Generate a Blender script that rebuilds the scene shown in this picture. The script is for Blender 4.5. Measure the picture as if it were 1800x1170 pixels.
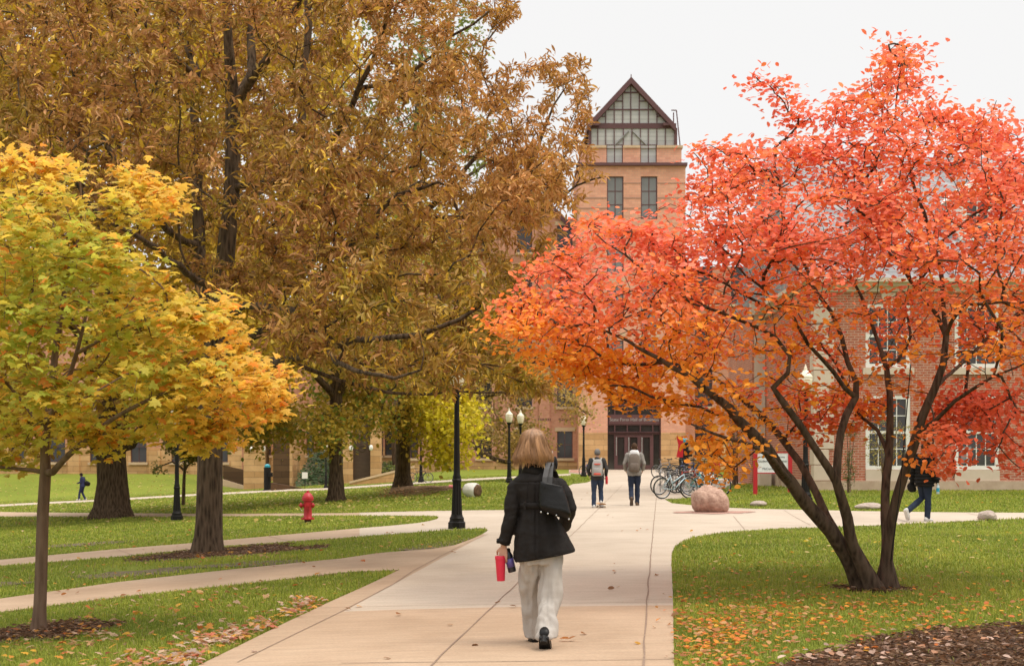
import bpy, bmesh, math, random
import numpy as np
from mathutils import Vector, Matrix, Euler, noise
for _o in list(bpy.data.objects):
    bpy.data.objects.remove(_o)
SC = bpy.context.scene
COL = SC.collection
R = math.radians
# ------------------------------------------------------------------ camera
cam_d = bpy.data.cameras.new("camera")
cam = bpy.data.objects.new("camera", cam_d)
COL.objects.link(cam)
cam.location = (0, 0, 1.5)
cam.rotation_euler = (R(90), 0, 0)
cam_d.lens = 50.0
cam_d.sensor_width = 36.0
cam_d.shift_y = 210 / 1800
cam_d.clip_start = 0.1
cam_d.clip_end = 6000
cam_d.dof.use_dof = True
cam_d.dof.focus_distance = 15.0
cam_d.dof.aperture_fstop = 5.6
SC.camera = cam
# ------------------------------------------------------------------ overcast daylight
W = bpy.data.worlds.new("World")
SC.world = W
W.use_nodes = True
nt = W.node_tree
nt.nodes.clear()
N = nt.nodes.new
SUN_EL, SUN_AZ = R(66), R(115)
sky = N("ShaderNodeTexSky")
sky.sky_type = 'NISHITA'
sky.sun_disc = False
sky.sun_elevation = SUN_EL
sky.sun_rotation = SUN_AZ
sky.air_density = 1.0
sky.dust_density = 4.0
hs = N("ShaderNodeHueSaturation")
hs.inputs['Saturation'].default_value = 0.25
mx = N("ShaderNodeMix")
mx.data_type = 'RGBA'
mx.inputs['Factor'].default_value = 0.93
mx.inputs['B'].default_value = (8.45, 8.4, 8.35, 1)      # the even cloud deck
tc = N("ShaderNodeTexCoord")
sx = N("ShaderNodeSeparateXYZ")
mr = N("ShaderNodeMapRange")                            # a cloud deck is brighter overhead
mr.inputs['From Min'].default_value = 0.33
mr.inputs['From Max'].default_value = 1.0
mr.inputs['To Min'].default_value = 1.0
mr.inputs['To Max'].default_value = 2.7
ml = N("ShaderNodeMix")
ml.data_type = 'RGBA'
ml.blend_type = 'MULTIPLY'
ml.inputs['Factor'].default_value = 1
bg = N("ShaderNodeBackground")
bg.inputs['Strength'].default_value = 0.1
out = N("ShaderNodeOutputWorld")
L = nt.links.new
L(sky.outputs[0], hs.inputs['Color'])
L(hs.outputs[0], mx.inputs['A'])
L(tc.outputs['Generated'], sx.inputs[0])
L(sx.outputs['Z'], mr.inputs['Value'])
L(mx.outputs['Result'], ml.inputs['A'])
L(mr.outputs[0], ml.inputs['B'])
L(ml.outputs['Result'], bg.inputs['Color'])
L(bg.outputs[0], out.inputs['Surface'])
sun_d = bpy.data.lights.new("sun", 'SUN')
sun_d.energy = 1.7
sun_d.angle = R(18)
sun_d.color = (1.0, 0.9, 0.76)
sun = bpy.data.objects.new("sun", sun_d)
COL.objects.link(sun)
_sd = Vector((math.sin(SUN_AZ) * math.cos(SUN_EL), math.cos(SUN_AZ) * math.cos(SUN_EL), math.sin(SUN_EL)))
sun.rotation_euler = _sd.to_track_quat('Z', 'Y').to_euler()
SC.view_settings.view_transform = 'Standard'
SC.view_settings.look = 'None'
SC.view_settings.exposure = 0.2
SC.view_settings.gamma = 1.0
SC.view_settings.use_curve_mapping = False
SC.cycles.max_bounces = 9
SC.cycles.diffuse_bounces = 6
SC.cycles.glossy_bounces = 3
SC.cycles.transmission_bounces = 6
# ------------------------------------------------------------------ measuring: photograph pixels <-> metres
FPX, HZ, EYE = 2500.0, 795.0, 1.5
def P(px, py, Y):
    return Vector(((px - 900) / FPX * Y, Y, EYE - (py - HZ) / FPX * Y))
def sstep(a, b, t):
    t = np.clip((np.asarray(t, float) - a) / (b - a), 0, 1)
    return t * t * (3 - 2 * t)
def hgt(X, Y):
    X = np.asarray(X, float); Y = np.asarray(Y, float)
    t = -X - 1.0
    Lf = -0.06 * 0.5 * (t + np.sqrt(t * t + 4))
    Lf = 5 * np.tanh(Lf / 5)
    B = -.2 + .35 * sstep(-9, -3, X) - 1.25 * np.exp(-((X + 17.0) / 4.6) ** 2)
    k = sstep(93, 113, Y)
    h = Lf * (1 - k) + B * k
    return h + .27 * sstep(5, 9, X) * sstep(30, 46, Y) * (1 - sstep(80, 100, Y))
_YY = np.linspace(3.5, 170, 9000)
def G(px, py):
    X = (px - 900) / FPX * _YY
    d = EYE - (py - HZ) / FPX * _YY - hgt(X, _YY)
    i = np.argmax(d <= 0)
    if d[i] > 0:
        i = len(_YY) - 1
    a, b = d[i - 1], d[i]
    Y = _YY[i - 1] + (_YY[i] - _YY[i - 1]) * a / (a - b) if i > 0 and a != b else _YY[i]
    x = (px - 900) / FPX * Y
    return Vector((x, Y, float(hgt(x, Y))))
def topx(X, Y, Z):
    return 900 + X / Y * FPX, HZ + (EYE - Z) / Y * FPX
def inpoly(px, py, poly):
    px = np.asarray(px); py = np.asarray(py)
    c = np.zeros(px.shape, bool)
    n = len(poly)
    for i in range(n):
        x0, y0 = poly[i]; x1, y1 = poly[(i + 1) % n]
        if y0 == y1:
            continue
        m = ((y0 > py) != (y1 > py)) & (px < (x1 - x0) * (py - y0) / (y1 - y0) + x0)
        c ^= m
    return c
def edgedist(px, py, poly):
    d = np.full(px.shape, 1e9)
    n = len(poly)
    for i in range(n):
        x0, y0 = poly[i]; x1, y1 = poly[(i + 1) % n]
        dx, dy = x1 - x0, y1 - y0
        t = np.clip(((px - x0) * dx + (py - y0) * dy) / (dx * dx + dy * dy + 1e-9), 0, 1)
        d = np.minimum(d, np.hypot(px - x0 - t * dx, py - y0 - t * dy))
    return d
# ------------------------------------------------------------------ materials
def srgb(r, g, b):
    f = lambda c: (c / 255 / 12.92) if c <= 10.3 else ((c / 255 + .055) / 1.055) ** 2.4
    return (f(r), f(g), f(b))
def new_mat(name):
    m = bpy.data.materials.new(name)
    m.use_nodes = True
    t = m.node_tree
    b = t.nodes['Principled BSDF']
    return m, t, b
def ramp(t, stops):
    r = t.nodes.new('ShaderNodeValToRGB')
    e = r.color_ramp.elements
    while len(e) < len(stops):
        e.new(.5)
    for k, (p, c) in enumerate(stops):
        e[k].position = p
        e[k].color = (*c, 1)
    return r
def mat(name, c1, c2=None, scale=8, rough=.7, bump=0, bscale=None, metal=0, stretch=(1, 1, 1), detail=6, spec=.4):
    m, t, b = new_mat(name)
    b.inputs['Roughness'].default_value = rough
    b.inputs['Metallic'].default_value = metal
    b.inputs['Specular IOR Level'].default_value = spec
    tcn = t.nodes.new('ShaderNodeTexCoord')
    mp = t.nodes.new('ShaderNodeMapping')
    mp.inputs['Scale'].default_value = stretch
    t.links.new(tcn.outputs['Object'], mp.inputs[0])
    c2 = c2 or tuple(c * .8 for c in c1)
    n = t.nodes.new('ShaderNodeTexNoise')
    n.inputs['Scale'].default_value = scale
    n.inputs['Detail'].default_value = detail
    n.inputs['Roughness'].default_value = .65
    t.links.new(mp.outputs[0], n.inputs['Vector'])
    r = ramp(t, [(.3, c1), (.7, c2)])
    t.links.new(n.outputs['Fac'], r.inputs[0])
    t.links.new(r.outputs[0], b.inputs['Base Color'])
    if bump:
        n2 = t.nodes.new('ShaderNodeTexNoise')
        n2.inputs['Scale'].default_value = bscale or scale * 3
        n2.inputs['Detail'].default_value = 5
        t.links.new(mp.outputs[0], n2.inputs['Vector'])
        bp = t.nodes.new('ShaderNodeBump')
        bp.inputs['Strength'].default_value = bump
        bp.inputs['Distance'].default_value = .02
        t.links.new(n2.outputs['Fac'], bp.inputs['Height'])
        t.links.new(bp.outputs[0], b.inputs['Normal'])
    return m
def masonry(name, c1, c2, mortar, w, h, ms, bump=.3, rough=.85, var=.5, offset=.5):
    """courses of brick or stone; runs round corners (x+y, z)"""
    m, t, b = new_mat(name)
    b.inputs['Roughness'].default_value = rough
    b.inputs['Specular IOR Level'].default_value = .2
    tcn = t.nodes.new('ShaderNodeTexCoord')
    s = t.nodes.new('ShaderNodeSeparateXYZ')
    ad = t.nodes.new('ShaderNodeMath')
    cb = t.nodes.new('ShaderNodeCombineXYZ')
    t.links.new(tcn.outputs['Object'], s.inputs[0])
    t.links.new(s.outputs[0], ad.inputs[0]); t.links.new(s.outputs[1], ad.inputs[1])
    t.links.new(ad.outputs[0], cb.inputs[0]); t.links.new(s.outputs[2], cb.inputs[1])
    br = t.nodes.new('ShaderNodeTexBrick')
    br.offset = offset
    br.inputs['Scale'].default_value = 1
    br.inputs['Brick Width'].default_value = w
    br.inputs['Row Height'].default_value = h
    br.inputs['Mortar Size'].default_value = ms
    br.inputs['Mortar Smooth'].default_value = .2
    br.inputs['Color1'].default_value = (*c1, 1)
    br.inputs['Color2'].default_value = (*c2, 1)
    br.inputs['Mortar'].default_value = (*mortar, 1)
    t.links.new(cb.outputs[0], br.inputs['Vector'])
    n = t.nodes.new('ShaderNodeTexNoise')
    n.inputs['Scale'].default_value = .9
    n.inputs['Detail'].default_value = 8
    n.inputs['Roughness'].default_value = .7
    t.links.new(cb.outputs[0], n.inputs['Vector'])
    mrn = t.nodes.new('ShaderNodeMapRange')
    mrn.inputs['From Min'].default_value = .25; mrn.inputs['From Max'].default_value = .75
    mrn.inputs['To Min'].default_value = 1 - var * .5; mrn.inputs['To Max'].default_value = 1 + var * .35
    t.links.new(n.outputs['Fac'], mrn.inputs['Value'])
    mu = t.nodes.new('ShaderNodeMix'); mu.data_type = 'RGBA'; mu.blend_type = 'MULTIPLY'
    mu.inputs['Factor'].default_value = 1
    t.links.new(br.outputs['Color'], mu.inputs['A']); t.links.new(mrn.outputs[0], mu.inputs['B'])
    t.links.new(mu.outputs['Result'], b.inputs['Base Color'])
    bp = t.nodes.new('ShaderNodeBump'); bp.invert = True
    bp.inputs['Strength'].default_value = bump; bp.inputs['Distance'].default_value = .01
    t.links.new(br.outputs['Fac'], bp.inputs['Height']); t.links.new(bp.outputs[0], b.inputs['Normal'])
    return m
def leaf_mat(name, trans=.35, rough=.55, spec=.25):
    """leaf pigment is stored leaf by leaf in the mesh ('col'); thin leaves let light through"""
    m, t, b = new_mat(name)
    a = t.nodes.new('ShaderNodeAttribute'); a.attribute_name = 'col'
    b.inputs['Roughness'].default_value = rough
    b.inputs['Specular IOR Level'].default_value = spec
    t.links.new(a.outputs['Color'], b.inputs['Base Color'])
    tr = t.nodes.new('ShaderNodeBsdfTranslucent')
    t.links.new(a.outputs['Color'], tr.inputs['Color'])
    ms = t.nodes.new('ShaderNodeMixShader'); ms.inputs[0].default_value = trans
    o = t.nodes['Material Output']
    t.links.new(b.outputs[0], ms.inputs[1]); t.links.new(tr.outputs[0], ms.inputs[2])
    t.links.new(ms.outputs[0], o.inputs['Surface'])
    return m
def bark_mat(name, c1, c2, sc=6, bump=.9):
    m, t, b = new_mat(name)
    b.inputs['Roughness'].default_value = .95
    b.inputs['Specular IOR Level'].default_value = .15
    tcn = t.nodes.new('ShaderNodeTexCoord')
    mp = t.nodes.new('ShaderNodeMapping'); mp.inputs['Scale'].default_value = (sc, sc, sc * .16)
    t.links.new(tcn.outputs['Object'], mp.inputs[0])
    v = t.nodes.new('ShaderNodeTexVoronoi'); v.feature = 'F1'
    v.inputs['Scale'].default_value = 2.2
    n = t.nodes.new('ShaderNodeTexNoise'); n.inputs['Scale'].default_value = 1.7; n.inputs['Detail'].default_value = 9
    n.inputs['Roughness'].default_value = .75
    t.links.new(mp.outputs[0], v.inputs['Vector']); t.links.new(mp.outputs[0], n.inputs['Vector'])
    ad = t.nodes.new('ShaderNodeMath'); ad.operation = 'MULTIPLY_ADD'; ad.inputs[1].default_value = .6
    t.links.new(v.outputs['Distance'], ad.inputs[0]); t.links.new(n.outputs['Fac'], ad.inputs[2])
    r = ramp(t, [(.45, c1), (.95, c2)])
    t.links.new(ad.outputs[0], r.inputs[0]); t.links.new(r.outputs[0], b.inputs['Base Color'])
    bp = t.nodes.new('ShaderNodeBump'); bp.inputs['Strength'].default_value = bump; bp.inputs['Distance'].default_value = .03
    t.links.new(ad.outputs[0], bp.inputs['Height']); t.links.new(bp.outputs[0], b.inputs['Normal'])
    return m
# ------------------------------------------------------------------ objects
def tag(o, label=None, cat=None, group=None, kind=None):
    if label: o['label'] = label
    if cat: o['category'] = cat
    if group: o['group'] = group
    if kind: o['kind'] = kind
    return o
ORG = {}
def thing(name, label, cat, loc=(0, 0, 0), rotz=0, group=None):
    o = bpy.data.objects.new(name, None)
    o.empty_display_size = .2
    COL.objects.link(o)
    o.location = loc
    o.rotation_euler = (0, 0, rotz)
    ORG[o.name] = Vector(loc)
    return tag(o, label, cat, group)
def org(o):
    while o.parent:
        o = o.parent
    return ORG.get(o.name, Vector((0, 0, 0)))
def np_mesh(name, V, loops, counts, mats=(), col=None, smooth=False, fmat=None):
    me = bpy.data.meshes.new(name)
    V = np.asarray(V, np.float32); loops = np.asarray(loops, np.int32).ravel(); counts = np.asarray(counts, np.int32)
    me.vertices.add(len(V)); me.vertices.foreach_set('co', V.ravel())
    me.loops.add(len(loops)); me.loops.foreach_set('vertex_index', loops)
    me.polygons.add(len(counts))
    st = np.zeros(len(counts), np.int32); st[1:] = np.cumsum(counts)[:-1]
    me.polygons.foreach_set('loop_start', st)
    me.polygons.foreach_set('loop_total', counts)
    if fmat is not None:
        me.polygons.foreach_set('material_index', np.asarray(fmat, np.int32))
    me.polygons.foreach_set('use_smooth', np.full(len(counts), smooth))
    for m in mats:
        me.materials.append(m)
    me.update(calc_edges=True)
    if col is not None:
        a = me.attributes.new('col', 'FLOAT_COLOR', 'POINT')
        c = np.ones((len(V), 4), np.float32); c[:, :3] = col
        a.data.foreach_set('color', c.ravel())
    return me
def link(name, me, parent=None):
    o = bpy.data.objects.new(name, me)
    COL.objects.link(o)
    if parent is not None:
        o.parent = parent
    return o
class MB:
    """collects simple solids into ONE mesh"""
    def __init__(s):
        s.v = []; s.f = []; s.mi = []; s.cur = 0; s.sm = []; s.smooth = False
    def add(s, vs, fs):
        b = len(s.v)
        s.v += [tuple(v) for v in vs]
        for f in fs:
            s.f.append([b + i for i in f]); s.mi.append(s.cur); s.sm.append(s.smooth)
        return s
    def box(s, x0, x1, y0, y1, z0, z1):
        return s.add([(x0, y0, z0), (x1, y0, z0), (x1, y1, z0), (x0, y1, z0), (x0, y0, z1), (x1, y0, z1), (x1, y1, z1), (x0, y1, z1)],
                     [(0, 3, 2, 1), (4, 5, 6, 7), (0, 1, 5, 4), (1, 2, 6, 5), (2, 3, 7, 6), (3, 0, 4, 7)])
    def tube(s, pts, rad, n=8, cap=True, sq=None, round_=False):
        pts = [Vector(p) for p in pts]
        if not hasattr(rad, '__len__'):
            rad = [rad] * len(pts)
        rad = list(rad)
        if round_:
            d0 = (pts[0] - pts[1]).normalized(); d1 = (pts[-1] - pts[-2]).normalized()
            r0, r1 = rad[0], rad[-1]
            pts = [pts[0] + d0 * r0 * .95, pts[0] + d0 * r0 * .6] + pts + [pts[-1] + d1 * r1 * .6, pts[-1] + d1 * r1 * .95]
            rad = [r0 * .3, r0 * .8] + rad + [r1 * .8, r1 * .3]
        vs = []; fs = []
        u = None
        m = len(pts)
        for i, p in enumerate(pts):
            t = (pts[min(i + 1, m - 1)] - pts[max(i - 1, 0)])
            t = t.normalized() if t.length > 1e-9 else Vector((0, 0, 1))
            if u is None:
                u = t.orthogonal().normalized()
                if sq: u = Vector(sq) - t * t.dot(Vector(sq)); u.normalize()
            else:
                u = (u - t * u.dot(t)).normalized()
            w = t.cross(u)
            for k in range(n):
                a = 2 * math.pi * (k + .5) / n
                vs.append(p + (u * math.cos(a) + w * math.sin(a)) * rad[i])
        for i in range(m - 1):
            for k in range(n):
                k2 = (k + 1) % n
                fs.append((i * n + k, i * n + k2, (i + 1) * n + k2, (i + 1) * n + k))
        if cap:
            fs.append(tuple(range(n))[::-1]); fs.append(tuple((m - 1) * n + k for k in range(n)))
        return s.add(vs, fs)
    def loft(s, rings, cap=True):
        n = len(rings[0]); m = len(rings)
        vs = [v for r in rings for v in r]; fs = []
        for i in range(m - 1):
            for k in range(n):
                k2 = (k + 1) % n
                fs.append((i * n + k, i * n + k2, (i + 1) * n + k2, (i + 1) * n + k))
        if cap:
            fs.append(tuple(range(n))[::-1]); fs.append(tuple((m - 1) * n + k for k in range(n)))
        return s.add(vs, fs)
    def ering(s, c, rx, ry, n=24, pw=2.0):
        r = []
        for k in range(n):
            a = 2 * math.pi * k / n
            ca, sa = math.cos(a), math.sin(a)
            e = 2 / pw
            r.append(Vector((c[0] + rx * math.copysign(abs(ca) ** e, ca), c[1] + ry * math.copysign(abs(sa) ** e, sa), c[2])))
        return r
    def lathe(s, prof, n=16, c=(0, 0, 0)):
        return s.loft([s.ering((c[0], c[1], c[2] + z), r, r, n) for r, z in prof])
    def ball(s, c, rx, ry=None, rz=None, n=14, m=9):
        ry = ry or rx; rz = rz or rx
        rings = []
        for i in range(m + 1):
            a = -math.pi / 2 + math.pi * (i + .001) / (m + .002)
            rings.append(s.ering((c[0], c[1], c[2] + rz * math.sin(a)), rx * math.cos(a) + 1e-5, ry * math.cos(a) + 1e-5, n))
        return s.loft(rings)
    def prism(s, pts, d):
        """pts: planar outline (any plane), d: extrusion vector"""
        n = len(pts); d = Vector(d)
        vs = [Vector(p) for p in pts] + [Vector(p) + d for p in pts]
        fs = [tuple(range(n)), tuple(range(n, 2 * n))[::-1]]
        for k in range(n):
            k2 = (k + 1) % n
            fs.append((k, n + k, n + k2, k2))
        return s.add(vs, fs)
    def torus(s, c, R_, r, axis='y', n=28, m=6):
        pts = []
        rings = []
        for i in range(n):
            a = 2 * math.pi * i / n
            ring = []
            for k in range(m):
                b = 2 * math.pi * k / m
                q = R_ + r * math.cos(b); h = r * math.sin(b)
                if axis == 'y': p = (c[0] + q * math.cos(a), c[1] + h, c[2] + q * math.sin(a))
                elif axis == 'z': p = (c[0] + q * math.cos(a), c[1] + q * math.sin(a), c[2] + h)
                else: p = (c[0] + h, c[1] + q * math.cos(a), c[2] + q * math.sin(a))
                ring.append(p)
            rings.append(ring)
        vs = [v for r_ in rings for v in r_]; fs = []
        for i in range(n):
            for k in range(m):
                i2 = (i + 1) % n; k2 = (k + 1) % m
                fs.append((i * m + k, i2 * m + k, i2 * m + k2, i * m + k2))
        return s.add(vs, fs)
    def build(s, name, mats, parent=None, smooth=None, world=False, fix=True):
        me = bpy.data.meshes.new(name)
        off = org(parent) if (world and parent is not None) else Vector((0, 0, 0))
        me.from_pydata([(v[0] - off.x, v[1] - off.y, v[2] - off.z) for v in s.v], [], s.f)
        for m in (mats if isinstance(mats, (list, tuple)) else [mats]):
            me.materials.append(m)
        me.polygons.foreach_set('material_index', s.mi)
        me.polygons.foreach_set('use_smooth', s.sm if smooth is None else [smooth] * len(s.f))
        if fix:
            bm = bmesh.new(); bm.from_mesh(me)
            bmesh.ops.recalc_face_normals(bm, faces=bm.faces)
            bm.to_mesh(me); bm.free()
        me.update()
        return link(name, me, parent)
def autosmooth(o, ang=35):
    """flat where faces meet sharply, smooth elsewhere"""
    o.data.polygons.foreach_set('use_smooth', [True] * len(o.data.polygons))
    o.data.set_sharp_from_angle(angle=R(ang))
    return o
def bake(o):
    dg = bpy.context.evaluated_depsgraph_get()
    me = bpy.data.meshes.new_from_object(o.evaluated_get(dg))
    o.modifiers.clear()
    o.data = me
    return o
def melt(o, voxel=.012, it=4, f=.5):
    """fuse overlapping solids into one continuous skin"""
    m = o.modifiers.new('r', 'REMESH'); m.mode = 'VOXEL'; m.voxel_size = voxel; m.use_smooth_shade = True
    if it:
        s = o.modifiers.new('s', 'SMOOTH'); s.factor = f; s.iterations = it
    return bake(o)
def bevel(o, w=.01, seg=2):
    m = o.modifiers.new('b', 'BEVEL'); m.width = w; m.segments = seg; m.limit_method = 'ANGLE'
    return bake(o)
def copy_tree(o, parent=None):
    c = o.copy(); COL.objects.link(c)
    if parent is not None: c.parent = parent
    for ch in list(o.children):
        copy_tree(ch, c)
    return c
def text_mesh(name, body, size, mtl, parent, loc, rot=(R(90), 0, 0), depth=.004, align='CENTER'):
    cu = bpy.data.curves.new(name, 'FONT')
    cu.body = body; cu.size = size; cu.align_x = align; cu.align_y = 'CENTER'; cu.extrude = depth
    t = bpy.data.objects.new(name, cu); COL.objects.link(t)
    bpy.context.view_layer.update()
    me = bpy.data.meshes.new_from_object(t.evaluated_get(bpy.context.evaluated_depsgraph_get()))
    bpy.data.objects.remove(t)
    me.materials.clear(); me.materials.append(mtl)
    o = link(name, me, parent); o.location = loc; o.rotation_euler = rot
    return o
# ================================================================== GROUND
M = {}
def concrete(name, a, b, c):
    m, t, bs = new_mat(name)
    bs.inputs['Roughness'].default_value = .9; bs.inputs['Specular IOR Level'].default_value = .25
    tcn = t.nodes.new('ShaderNodeTexCoord')
    n1 = t.nodes.new('ShaderNodeTexNoise'); n1.inputs['Scale'].default_value = .45; n1.inputs['Detail'].default_value = 9; n1.inputs['Roughness'].default_value = .62
    n2 = t.nodes.new('ShaderNodeTexNoise'); n2.inputs['Scale'].default_value = 45; n2.inputs['Detail'].default_value = 4
    mp = t.nodes.new('ShaderNodeMapping'); mp.inputs['Scale'].default_value = (.35, 3.2, 1)   # broom marks run across the walk
    n3 = t.nodes.new('ShaderNodeTexNoise'); n3.inputs['Scale'].default_value = 5; n3.inputs['Detail'].default_value = 6
    for n in (n1, n2): t.links.new(tcn.outputs['Object'], n.inputs['Vector'])
    t.links.new(tcn.outputs['Object'], mp.inputs[0]); t.links.new(mp.outputs[0], n3.inputs['Vector'])
    r = ramp(t, [(.3, a), (.52, b), (.75, c)])
    t.links.new(n1.outputs['Fac'], r.inputs[0])
    s = t.nodes.new('ShaderNodeMath'); s.operation = 'ADD'
    t.links.new(n2.outputs['Fac'], s.inputs[0]); t.links.new(n3.outputs['Fac'], s.inputs[1])
    mrn = t.nodes.new('ShaderNodeMapRange'); mrn.inputs['From Min'].default_value = .6; mrn.inputs['From Max'].default_value = 1.4
    mrn.inputs['To Min'].default_value = .8; mrn.inputs['To Max'].default_value = 1.12
    t.links.new(s.outputs[0], mrn.inputs['Value'])
    mu = t.nodes.new('ShaderNodeMix'); mu.data_type = 'RGBA'; mu.blend_type = 'MULTIPLY'; mu.inputs['Factor'].default_value = 1
    t.links.new(r.outputs[0], mu.inputs['A']); t.links.new(mrn.outputs[0], mu.inputs['B'])
    t.links.new(mu.outputs['Result'], bs.inputs['Base Color'])
    bp = t.nodes.new('ShaderNodeBump'); bp.inputs['Strength'].default_value = .12; bp.inputs['Distance'].default_value = .01
    t.links.new(n2.outputs['Fac'], bp.inputs['Height']); t.links.new(bp.outputs[0], bs.inputs['Normal'])
    return m
M['conc'] = concrete('pale_concrete', (.405, .325, .25), (.475, .39, .305), (.515, .43, .34))
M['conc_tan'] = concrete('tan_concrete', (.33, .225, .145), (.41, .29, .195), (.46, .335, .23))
M['joint'] = mat('joint_seal', (.19, .125, .085), (.28, .195, .14), 9, .9)
M['bsoil'] = mat('bare_soil', (.10, .075, .035), (.17, .125, .07), 5, .95, .5)
def lawn_mat():
    m, t, b = new_mat('lawn_turf')
    b.inputs['Roughness'].default_value = .95; b.inputs['Specular IOR Level'].default_value = .1
    tcn = t.nodes.new('ShaderNodeTexCoord')
    n1 = t.nodes.new('ShaderNodeTexNoise'); n1.inputs['Scale'].default_value = .35; n1.inputs['Detail'].default_value = 8
    n2 = t.nodes.new('ShaderNodeTexNoise'); n2.inputs['Scale'].default_value = 14; n2.inputs['Detail'].default_value = 6; n2.inputs['Roughness'].default_value = .8
    for n in (n1, n2): t.links.new(tcn.outputs['Object'], n.inputs['Vector'])
    r1 = ramp(t, [(.35, (.165, .21, .026)), (.65, (.25, .28, .036))])
    r2 = ramp(t, [(.3, (.075, .075, .02)), (.5, (.15, .18, .03)), (.72, (.25, .24, .06))])
    t.links.new(n1.outputs['Fac'], r1.inputs[0]); t.links.new(n2.outputs['Fac'], r2.inputs[0])
    mu = t.nodes.new('ShaderNodeMix'); mu.data_type = 'RGBA'; mu.inputs['Factor'].default_value = .5
    t.links.new(r1.outputs[0], mu.inputs['A']); t.links.new(r2.outputs[0], mu.inputs['B'])
    t.links.new(mu.outputs['Result'], b.inputs['Base Color'])
    bp = t.nodes.new('ShaderNodeBump'); bp.inputs['Strength'].default_value = .6; bp.inputs['Distance'].default_value = .04
    t.links.new(n2.outputs['Fac'], bp.inputs['Height']); t.links.new(bp.outputs[0], b.inputs['Normal'])
    return m
M['lawn'] = lawn_mat()
GX = np.concatenate([[-900, -500, -300, -200, -140, -100, -80, -65, -55], np.arange(-48, 31, 1.0), [34, 38, 44, 52, 65, 80, 110, 160, 250, 400, 900]])
GY = np.concatenate([[-80, -40, -20, -8, -2], np.arange(2, 60, 1.0), np.arange(60, 130, 2.0), [132, 140, 155, 180, 230, 320, 500, 900, 1800]])
xx, yy = np.meshgrid(GX, GY)
zz = hgt(xx, yy)
nx, ny = len(GX), len(GY)
idx = np.arange(nx * ny).reshape(ny, nx)
quads = np.stack([idx[:-1, :-1], idx[:-1, 1:], idx[1:, 1:], idx[1:, :-1]], -1).reshape(-1, 4)
lawn = link('lawn', np_mesh('lawn', np.stack([xx, yy, zz], -1).reshape(-1, 3), quads, np.full(len(quads), 4), [M['lawn']], smooth=True))
tag(lawn, kind='structure')
def drape(poly_world, name, mats, off=.02, skirt=.05, matfn=None, cuts=()):
    """a sheet cut to an outline and laid on the terrain"""
    bm = bmesh.new()
    vs = [bm.verts.new((p[0], p[1], 0)) for p in poly_world]
    es = [bm.edges.new((vs[i], vs[(i + 1) % len(vs)])) for i in range(len(vs))]
    bmesh.ops.triangle_fill(bm, edges=es, use_beauty=True)
    xs = [p[0] for p in poly_world]; ys = [p[1] for p in poly_world]
    for g in GX:
        if min(xs) < g < max(xs):
            bmesh.ops.bisect_plane(bm, geom=bm.verts[:] + bm.edges[:] + bm.faces[:], plane_co=(g, 0, 0), plane_no=(1, 0, 0))
    for g in GY:
        if min(ys) < g < max(ys):
            bmesh.ops.bisect_plane(bm, geom=bm.verts[:] + bm.edges[:] + bm.faces[:], plane_co=(0, g, 0), plane_no=(0, 1, 0))
    for a, b in cuts:
        bmesh.ops.bisect_plane(bm, geom=bm.verts[:] + bm.edges[:] + bm.faces[:], plane_co=(a.x, a.y, 0), plane_no=(-(b.y - a.y), b.x - a.x, 0))
    for v in bm.verts:
        v.co.z = float(hgt(v.co.x, v.co.y)) + off
    bmesh.ops.recalc_face_normals(bm, faces=bm.faces)
    if sum(f.normal.z for f in bm.faces) < 0:
        bmesh.ops.reverse_faces(bm, faces=bm.faces)
    if matfn:
        for f in bm.faces:
            c = f.calc_center_median(); f.material_index = matfn(c.x, c.y)
    if skirt:
        be = [e for e in bm.edges if len(e.link_faces) == 1]
        r = bmesh.ops.extrude_edge_only(bm, edges=be)
        for v in [g for g in r['geom'] if isinstance(g, bmesh.types.BMVert)]:
            v.co.z -= skirt
    me = bpy.data.meshes.new(name); bm.to_mesh(me); bm.free()
    for m in mats: me.materials.append(m)
    return link(name, me)
WALK = [(-400, 1600), (100, 1300), (355, 1170), (420, 1138), (500, 1098), (580, 1060), (640, 1033), (680, 1014), (703, 1003),
 (600, 1008), (410, 1030), (205, 1052), (0, 1078), (-200, 1104), (-200, 1078), (0, 1054), (205, 1025), (410, 1002), (600, 983), (668, 973), (760, 966), (798, 960), (828, 949), (848, 940), (858, 933), (852, 929.5),
 (788, 931.5), (703, 939), (600, 947), (393, 962), (205, 980), (0, 996), (-200, 1015), (-200, 1003), (0, 985), (205, 966), (342, 955), (600, 932), (685, 925), (735, 920), (757, 916), (768, 913), (771, 910), (764, 907.6),
 (703, 907), (600, 907), (393, 908), (0, 908), (-60, 908), (-60, 900), (0, 900), (393, 903.5), (600, 902.5), (805, 898), (905, 897),
 (960, 873), (1007, 851), (1030, 848.5), (1038, 846), (1040, 835), (1000, 831), (1000, 825.4), (1255, 825.4), (1262, 841), (1345, 842), (1420, 843), (1420, 850), (1400, 850.5), (1285, 851), (1268, 862), (1225, 874), (1168, 878),
 (1181, 885), (1216, 888.5), (1282, 893), (1325, 895), (1420, 897), (1508, 899), (1644, 901), (1800, 902), (2000, 903),
 (2000, 908), (1800, 912), (1713, 915.5), (1542, 924), (1371, 930), (1268, 937), (1217, 946), (1200, 953), (1187, 960), (1181, 972), (1180, 990), (1183, 1050), (1185, 1170), (1190, 1300), (1195, 1600)]
walk_w = [G(*p) for p in WALK]
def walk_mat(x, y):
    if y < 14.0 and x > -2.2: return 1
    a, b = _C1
    left = (x - a.x) * (b.y - a.y) - (y - a.y) * (b.x - a.x) < 0            # the tan slabs of the left paths
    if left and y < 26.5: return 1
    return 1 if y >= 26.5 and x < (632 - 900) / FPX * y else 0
_C1 = (G(690, 1030), G(858, 938))
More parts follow.
